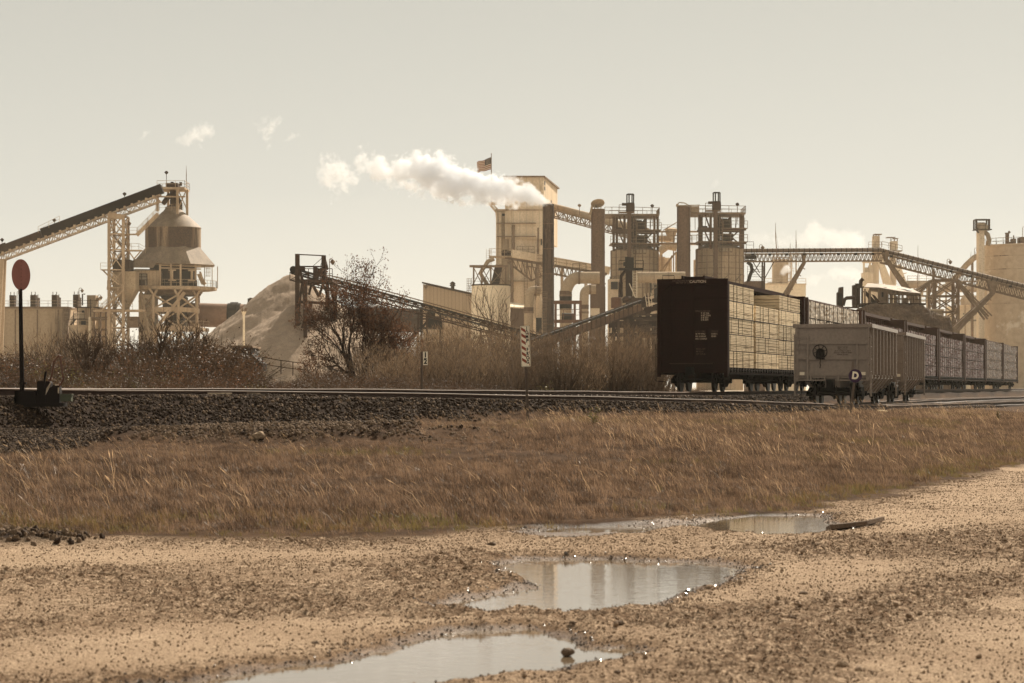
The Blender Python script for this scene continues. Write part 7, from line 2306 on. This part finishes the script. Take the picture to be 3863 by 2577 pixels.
mb.box2(s(3218, 1082, -1), s(3256, 1086, 1)); mb.tube([s(3246, 1082, 0), s(3248, 1060, 0), s(3256, 1052, 0)], .25, 8); mb.bar(s(3234, 1082, 0), s(3234, 1070, 0), .5)
mb.build("machinery", M['dsteel'], root)
# rubble slope under the shed
gx_ = np.linspace(s.x(3130), s.x(3560), 150); gy_ = np.linspace(284, 312, 90)
GX, GY = np.meshgrid(gx_, gy_)
tx = (GX / GY * F + CX)
prof = np.interp(tx, [3130, 3190, 3236, 3300, 3390, 3480, 3560], [1300, 1215, 1166, 1152, 1152, 1156, 1200])
top = EYE + (HY - prof) / F * 300
hh = np.minimum(top, GZ + (GY - 285.5) * .95) + (fbm(GX * .8, GY * .8, 3, 5, .6) - .5) * 1.0
hh = np.where(GY > 308, np.minimum(hh, top - (GY - 308) * 2), hh)
mb = MB(); ny, nx = GX.shape; ii = np.arange(ny * nx).reshape(ny, nx)
mb.add(np.stack([GX, GY, np.maximum(hh, GZ - .3)], -1).reshape(-1, 3).tolist(), np.stack([ii[:-1, :-1], ii[:-1, 1:], ii[1:, 1:], ii[1:, :-1]], -1).reshape(-1, 4).tolist())
tag(mb.build("rubble_slope", M['mound']), "dark rubble and scrap slope below the tumbledown shed", "rubble")
s = Site(298)
root = thing("retaining_wall", "stained concrete wall right of the rubble slope, behind the train", "wall", s.base(3460))
mb = MB(); s.box(mb, 3395, 3560, 1172, 1480, 0, 1); mb.build("wall", M['conc'], root)
mb = MB(); s.box(mb, 3395, 3562, 1166, 1172, -.15, 1.1); s.box(mb, 3420, 3424, 1172, 1400, -.12, -.01); mb.build("coping", M['cream'], root)
s = Site(292)
root = thing("exhaust_stack", "square dark exhaust stack with a slanted top left of the tumbledown shed", "exhaust stack", s.base(3171))
mb = MB(); mb.prism([s(3160, 1104), s(3160, 1160), s(3182, 1160), s(3182, 1082), s(3168, 1084), s(3166, 1100)], (0, 1.2, 0)); mb.build("stack", M['dsteel'], root)
mb = MB(); s.box(mb, 3160, 3176, 1106, 1150, -.1, -.01); mb.build("louvre", M['black'], root)
mb = MB(); mb.tube([s(3182, 1152, .5), s(3188, 1130, .5), s(3196, 1124, .5), s(3226, 1122, .5)], s.u(7), 10); mb.bar(s(3164, 1160), s(3164, 1480), .3); mb.bar(s(3180, 1160), s(3180, 1480), .3); mb.box2(s(3158, 1158, -.3), s(3240, 1162, 1.4)); mb.bar(s(3185, 1160), s(3205, 1190), .2); mb.build("elbow_and_legs", M['dsteel'], root)

# --- pale hazy towers behind
s = Site(560)
root = thing("twin_elevators", "pair of pale hazy elevator towers behind the bend of the long gallery", "elevator tower", s.base(3330))
mb = MB(); s.box(mb, 3294, 3316, 903, 1480, 0, 2); s.box(mb, 3362, 3380, 926, 1480, 0, 2)
for y in range(985, 1075, 7): s.box(mb, 3359, 3383, y, y + 2.5, -.2, -.01)
mb.build("leg", M['cream'], root)
mb = MB(); s.box(mb, 3295, 3318, 890, 934, -.4, 2.2); s.box(mb, 3362, 3386, 910, 942, -.4, 2.2); mb.build("head", M['cream'], root)
mb = MB()
for x, y0, y1 in ((3295, 886, 904), (3305, 886, 904), (3315, 886, 904), (3361, 900, 930), (3374, 900, 930), (3385, 902, 930)): mb.bar(s(x, y0), s(x, y1), .2)
s.box(mb, 3297, 3325, 883, 886, -1, 2); s.box(mb, 3345, 3376, 895, 897, -1, 2); s.box(mb, 3370, 3387, 899, 901, -1, 2)
mb.box2(s(3272, 936, -2), s(3320, 939, 3)); mb.rail([s(3272, 936, -2), s(3320, 936, -2)], 1.3, 1.4, .09); mb.box2(s(3320, 946, -2), s(3398, 950, 3)); mb.rail([s(3322, 934, -2), s(3398, 950, -2)], 1.3, 1.6, .09)
mb.build("head_platforms", M['steel'], root)
mb = MB(); mb.bar(s(3318, 985), s(3356, 1078), 1.4, 1.4); mb.bar(s(3316, 975), s(3340, 1070), 1.0, 1.0); mb.bar(s(3384, 1000), s(3412, 1075), 1.2, 1.2); mb.bar(s(3318, 940), s(3330, 990), 1.1, 1.1); mb.bar(s(3388, 1010), s(3410, 1006), .2); mb.bar(s(3396, 1035), s(3420, 1030), .2); mb.build("spouts", M['cream'], root)
mb = MB(); s.box(mb, 3258, 3292, 1028, 1480, -1, 4); mb.lathe(s(3273, 1030, 1), [(.9, 0), (.9, .8), (.5, 1.3)], 12); s.box(mb, 3282, 3296, 1000, 1030, 0, 3)
for x in (3259, 3282): mb.bar(s(x, 988), s(x, 1030), .4)
s.box(mb, 3258, 3296, 987, 990, -.5, 3)
mb.build("filter_house", M['cream'], root)
s = Site(470)
root = thing("hazy_stack_house", "pale stack and block with roof rails seen under the left part of the long gallery", "plant building", s.base(2960))
mb = MB(); s.box(mb, 2886, 3040, 1072, 1480, 0, 12); mb.build("wall", M['white'], root)
mb = MB(); mb.rail([s(2886, 1072, 0), s(3040, 1072, 0)], 1.1, 1.8, .08); s.box(mb, 2884, 3042, 1070, 1074, -.2, 12.2); mb.prism([s(2895, 1072, 2), s(2905, 1062, 3), s(2990, 1062, 3), s(3000, 1072, 2)], (0, 6, 0)); mb.build("roof_rail", M['cream'], root)
mb = MB(); s.box(mb, 2927, 2979, 975, 1072, 3, 7)
for x in (2927, 2945, 2962, 2979): s.box(mb, x - 1.5, x + 1.5, 968, 1072, 2.8, 3)
for y in (968, 1000, 1030, 1060): s.box(mb, 2922, 2984, y, y + 2, 2.6, 2.79)
for x in (2922, 2986, 2992): mb.bar(s(x, 960, 2.6), s(x, 1072, 2.6), .18)
mb.rail([s(2980, 1000, 2), s(3010, 1000, 2)], 1, 1.5, .07); mb.rail([s(2980, 1030, 2), s(3010, 1030, 2)], 1, 1.5, .07)
mb.build("stack", M['cream'], root)
for sx, y0, y1, lab, tilt_ in ((2930, 840, 948, "tallest thin radio mast above the left part of the long gallery", -4), (2981, 916, 1000, "shortest thin mast above the long gallery, second from the left", 0), (3003, 868, 1000, "thin mast above the long gallery, third from the left", 0), (3463, 925, 1140, "thin mast above the falling part of the long gallery", 0)):
    sm = Site(480)
    root = thing("radio_mast", lab, "mast", sm.base(sx), "thin masts over the long gallery")
    mb = MB(); mb.tube([sm(sx, 1480), sm(sx, y1), sm(sx + tilt_, (y0 + y1) / 2), sm(sx + tilt_, y0)], [.16, .11, .09, .03], 5); mb.build("mast", M['steel'], root)
    mb = MB(); mb.tube([sm(sx + tilt_, y0 + 30), sm(sx + 14, y1 + 40)], .025, 4); mb.build("guy_wire", M['steel'], root)
s = Site(500)
root = thing("pale_process_buildings", "pale sunlit pipe racks and buildings seen through the lattice tower", "plant building", s.base(3580))
mb = MB(); s.box(mb, 3610, 3712, 1150, 1480, 2, 12); s.box(mb, 3425, 3520, 1160, 1480, 6, 16); s.box(mb, 3530, 3620, 1225, 1480, 0, 6); mb.build("wall", M['white'], root)
mb = MB(); mb.tube([s(3415, 1075), s(3535, 1075)], .7, 12); mb.tube([s(3540, 1090), s(3712, 1088)], .6, 12)
for y in (1062, 1100, 1118, 1135): mb.bar(s(3420, y), s(3712, y), .3)
for x in range(3425, 3712, 24): mb.bar(s(x, 1062), s(x, 1480), .3)
mb.rail([s(3420, 1062, -1), s(3600, 1062, -1)], 1.1, 1.8, .08); mb.rail([s(3615, 1150, 1), s(3712, 1150, 1)], 1.1, 1.6, .08)
s.box(mb, 3470, 3480, 1075, 1120, -1, 1); s.box(mb, 3560, 3580, 1072, 1100, 0, 2); mb.lathe(s(3655, 1150, 0), [(1.8, 0), (1.7, 1.2), (1.0, 2.2), (.2, 2.6)], 16)
mb.build("pipe_rack", M['cream'], root)
for x0, x1, y0, y1 in ((3640, 3700, 1180, 1186), (3640, 3700, 1205, 1211), (3440, 3452, 1180, 1200), (3470, 3482, 1180, 1200)):
    mb = MB(); s.box(mb, x0, x1, y0, y1, 1.9 if x0 > 3600 else 5.9, 2.0 if x0 > 3600 else 6.0); mb.build("window", M['glass'], root)
# ------------------------------------------------------------------ steam and smoke
def plume(name, label, Y, pts, dens, fold=1.0, scale=.42, amp=1.5, soft=.35, depth=1.0, aniso=.05, seed=0.0):
    """pts: (sx, sy_centre, radius px, density 0..1) along the plume, first at its source"""
    s = Site(Y)
    O = s(pts[0][0], pts[0][1])
    P_ = [(s(a, b), s.u(r), k) for a, b, r, k in pts]
    m, nt, N = nodes(name + "_vapour"); L = nt.links.new
    xs = [(p - O).x for p, _, _ in P_]
    x0, x1 = min(xs), max(xs)
    tc = N("ShaderNodeTexCoord"); sep = N("ShaderNodeSeparateXYZ"); L(tc.outputs["Object"], sep.inputs[0])
    def math_(op, a, b=None, c=None):
        n = N("ShaderNodeMath"); n.operation = op
        for i, v in enumerate((a, b, c)):
            if v is None: continue
            if isinstance(v, (int, float)): n.inputs[i].default_value = v
            else: L(v, n.inputs[i])
        return n.outputs[0]
    def nz(scale, det, off):
        mp = N("ShaderNodeMapping"); mp.inputs[1].default_value = (off + seed, off * 1.7, off * .6); L(tc.outputs["Object"], mp.inputs[0])
        n = N("ShaderNodeTexNoise"); n.inputs["Scale"].default_value = scale; n.inputs["Detail"].default_value = det; n.inputs["Roughness"].default_value = .58
        L(mp.outputs[0], n.inputs[0]); return n
    t = math_('DIVIDE', math_('SUBTRACT', sep.outputs[0], x0), x1 - x0)
    zs = [(p - O).z for p, _, _ in P_]
    def curve(vals, lo, hi):
        fc = N("ShaderNodeFloatCurve"); cm = fc.mapping; c = cm.curves[0]
        pr = sorted([((x - x0) / (x1 - x0), (v - lo) / (hi - lo)) for x, v in zip(xs, vals)])
        c.points[0].location = pr[0]; c.points[1].location = pr[-1]
        for q in pr[1:-1]: c.points.new(*q)
        cm.update(); L(t, fc.inputs[1])
        return math_('MULTIPLY_ADD', fc.outputs[0], hi - lo, lo)
    rs = [r for _, r, _ in P_]; ks = [k for _, _, k in P_]
    zc = curve(zs, min(zs) - .01, max(zs) + .01); rc = curve(rs, 0, max(rs)); kc = curve(ks, 0, 1)
    rx = math_('MAXIMUM', rc, .05)
    dz = math_('DIVIDE', math_('SUBTRACT', sep.outputs[2], zc), rx)
    dy = math_('DIVIDE', sep.outputs[1], math_('MULTIPLY', rx, depth))
    d = math_('SQRT', math_('ADD', math_('MULTIPLY', dz, dz), math_('MULTIPLY', dy, dy)))
    n1 = nz(scale, 5, 3.1); n2 = nz(scale * 2.6, 4, 11.3)
    vo = N("ShaderNodeTexVoronoi"); vo.feature = 'SMOOTH_F1'; vo.inputs["Scale"].default_value = scale * 1.5
    L(tc.outputs["Object"], vo.inputs["Vector"])
    bill = math_('ADD', math_('MULTIPLY', math_('SUBTRACT', n1.outputs[0], .5), amp), math_('MULTIPLY', math_('SUBTRACT', n2.outputs[0], .5), amp * .8))
    bill = math_('ADD', bill, math_('MULTIPLY', math_('SUBTRACT', .5, vo.outputs["Distance"]), .45 * fold))
    val = math_('ADD', math_('SUBTRACT', math_('MULTIPLY_ADD', kc, .75, .25), d), bill)
    mr = N("ShaderNodeMapRange"); mr.interpolation_type = 'SMOOTHSTEP'; mr.inputs[1].default_value = 0; mr.inputs[2].default_value = soft
    L(val, mr.inputs[0])
    de = math_('MULTIPLY', math_('MULTIPLY', mr.outputs[0], dens), kc)
    v = N("ShaderNodeVolumePrincipled"); v.inputs["Color"].default_value = (.86, .87, .89, 1); v.inputs["Anisotropy"].default_value = aniso
    L(de, v.inputs["Density"])
    out = N("ShaderNodeOutputMaterial"); L(v.outputs[0], out.inputs["Volume"])
    m.cycles.volume_step_rate = .5
    mb = MB()
    lst = sorted(P_, key=lambda q: q[0].x)
    n = 14; rings = []
    for p, r, k in lst:
        rr = max(r * 1.75, .6)
        rings.append([Vector((p.x, p.y + rr * depth * math.cos(a), p.z + rr * math.sin(a))) for a in [2 * math.pi * j / n for j in range(n)]])
    vs = [q for rg in rings for q in rg]; fs = []
    for i in range(len(rings) - 1):
        for j in range(n): fs.append((i * n + j, i * n + (j + 1) % n, (i + 1) * n + (j + 1) % n, (i + 1) * n + j))
    fs.append(tuple(range(n - 1, -1, -1))); fs.append(tuple((len(rings) - 1) * n + j for j in range(n)))
    mb.add(vs, fs)
    o = mb.build(name, m)
    me_ = o.data
    for vt in me_.vertices: vt.co -= O
    o.location = O
    bpy.context.view_layer.update()
    tag(o, label, "smoke", kind="stuff")
    return o
plume("smoke_plume", "thick white billowing smoke drifting left from the rusty chimney", 357,
      [(2084, 772, 5, 1), (2066, 760, 15, 1), (2030, 748, 28, 1), (1975, 728, 42, 1), (1890, 720, 48, 1), (1800, 704, 58, 1), (1726, 690, 68, 1), (1650, 668, 72, .95), (1578, 643, 76, .8), (1480, 654, 66, .6), (1400, 628, 68, .5), (1350, 618, 50, .4), (1325, 620, 14, .1)],
      1.25, scale=.42, amp=2.5, soft=.5, fold=1.8)
plume("steam_wisp", "ragged thin steam left of the main smoke plume", 357, [(1360, 660, 40, .15), (1320, 670, 80, .42), (1266, 665, 95, .5), (1225, 650, 90, .42), (1190, 640, 30, .05)], 1.0, scale=.5, amp=2.6, soft=.6, depth=.7)
plume("steam_wisp", "soft round steam puff second from the left in the open sky", 357, [(815, 500, 20, .05), (790, 495, 48, .5), (735, 515, 62, .6), (690, 530, 45, .42), (640, 540, 15, .05)], .6, scale=.5, amp=2.0, soft=.7, depth=.7, seed=5)
plume("steam_wisp", "forked steam puff third from the left in the open sky", 357, [(1070, 450, 15, .05), (1045, 450, 38, .5), (1015, 490, 75, .5), (985, 480, 55, .35), (940, 445, 12, .05)], .6, scale=.55, amp=2.4, soft=.7, depth=.6, seed=9)
plume("steam_wisp", "tiny steam wisp nearest the left edge of the sky", 357, [(570, 495, 8, .05), (548, 505, 22, .5), (530, 522, 16, .4), (512, 532, 6, .05)], .9, scale=.9, amp=2.0, soft=.7, depth=.6, seed=2)
plume("steam_wisp", "small pointed steam wisp right of the forked puff", 357, [(1140, 508, 8, .05), (1115, 512, 22, .5), (1085, 525, 20, .4), (1062, 540, 6, .05)], .9, scale=.9, amp=2.0, soft=.7, depth=.6, seed=7)
plume("steam_cloud", "broad white steam cloud above the long gallery, right of the thin masts", 600, [(3270, 925, 20, .3), (3235, 912, 50, .9), (3170, 905, 55, .8), (3110, 885, 60, .75), (3060, 880, 62, .7), (3000, 910, 45, .4), (2940, 905, 60, .42), (2860, 900, 50, .3), (2800, 890, 15, .05)], .2, scale=.25, amp=1.7, soft=.5, depth=.7, seed=13)
plume("steam_cloud", "white steam bank low behind the leaning gallery leg", 600, [(3265, 1045, 12, .3), (3225, 1040, 38, .85), (3165, 1032, 38, .75), (3110, 1040, 30, .5), (3060, 1058, 36, .5), (3030, 1050, 12, .05)], .22, scale=.3, amp=1.6, soft=.5, depth=.7, seed=17)
plume("steam_cloud", "white steam drifting right of the pale elevator towers, under the gallery", 600, [(3535, 1040, 10, .2), (3510, 1035, 32, .8), (3450, 1040, 34, .8), (3400, 1015, 48, .8), (3345, 1010, 45, .6), (3310, 1020, 12, .1)], .26, scale=.3, amp=1.6, soft=.5, depth=.7, seed=21)
plume("steam_puff", "small white steam puff in front of the hazy stack under the gallery", 462, [(2985, 1018, 5, .1), (2972, 1015, 20, .9), (2950, 1028, 18, .6), (2935, 1040, 5, .05)], .9, scale=.6, amp=1.6, soft=.4, depth=.8, seed=23)
plume("steam_wisp", "faint steam rising above the framed silo tower over the lumber car", 392, [(2725, 700, 8, .05), (2700, 692, 32, .45), (2680, 715, 30, .4), (2662, 735, 8, .05)], .22, scale=.6, amp=2.2, soft=.7, depth=.7, seed=25)

# ------------------------------------------------------------------ dusty air over the whole place
m, nt, N = nodes("dusty_air")
v = N("ShaderNodeVolumePrincipled"); v.inputs["Color"].default_value = (1, .93, .78, 1); v.inputs["Density"].default_value = .00007; v.inputs["Anisotropy"].default_value = .45
out = N("ShaderNodeOutputMaterial"); nt.links.new(v.outputs[0], out.inputs["Volume"])
m.cycles.homogeneous_volume = True
mb = MB(); mb.box2((-1400, -60, -2.0), (1400, 2900, 60))
hz = mb.build("haze", m)
tag(hz, "thin dusty haze hanging over the plant", "haze", kind="stuff")

m, nt, N = nodes("plant_dust_air")
v = N("ShaderNodeVolumePrincipled"); v.inputs["Color"].default_value = (1, .93, .78, 1); v.inputs["Density"].default_value = .0001; v.inputs["Anisotropy"].default_value = .45
out = N("ShaderNodeOutputMaterial"); nt.links.new(v.outputs[0], out.inputs["Volume"])
m.cycles.homogeneous_volume = True
mb = MB()
prof = [(190 * math.cos(R(a)), 34 * math.sin(R(a))) for a in range(0, 86, 7)]
mb.lathe((0, 0, 0), [(r_, z_ + .5) for r_, z_ in prof], 48)
o = mb.build("plant_dust", m)
o.location = (5, 445, 0)
tag(o, "pale cement dust hanging low over the plant yard", "dust", kind="stuff")
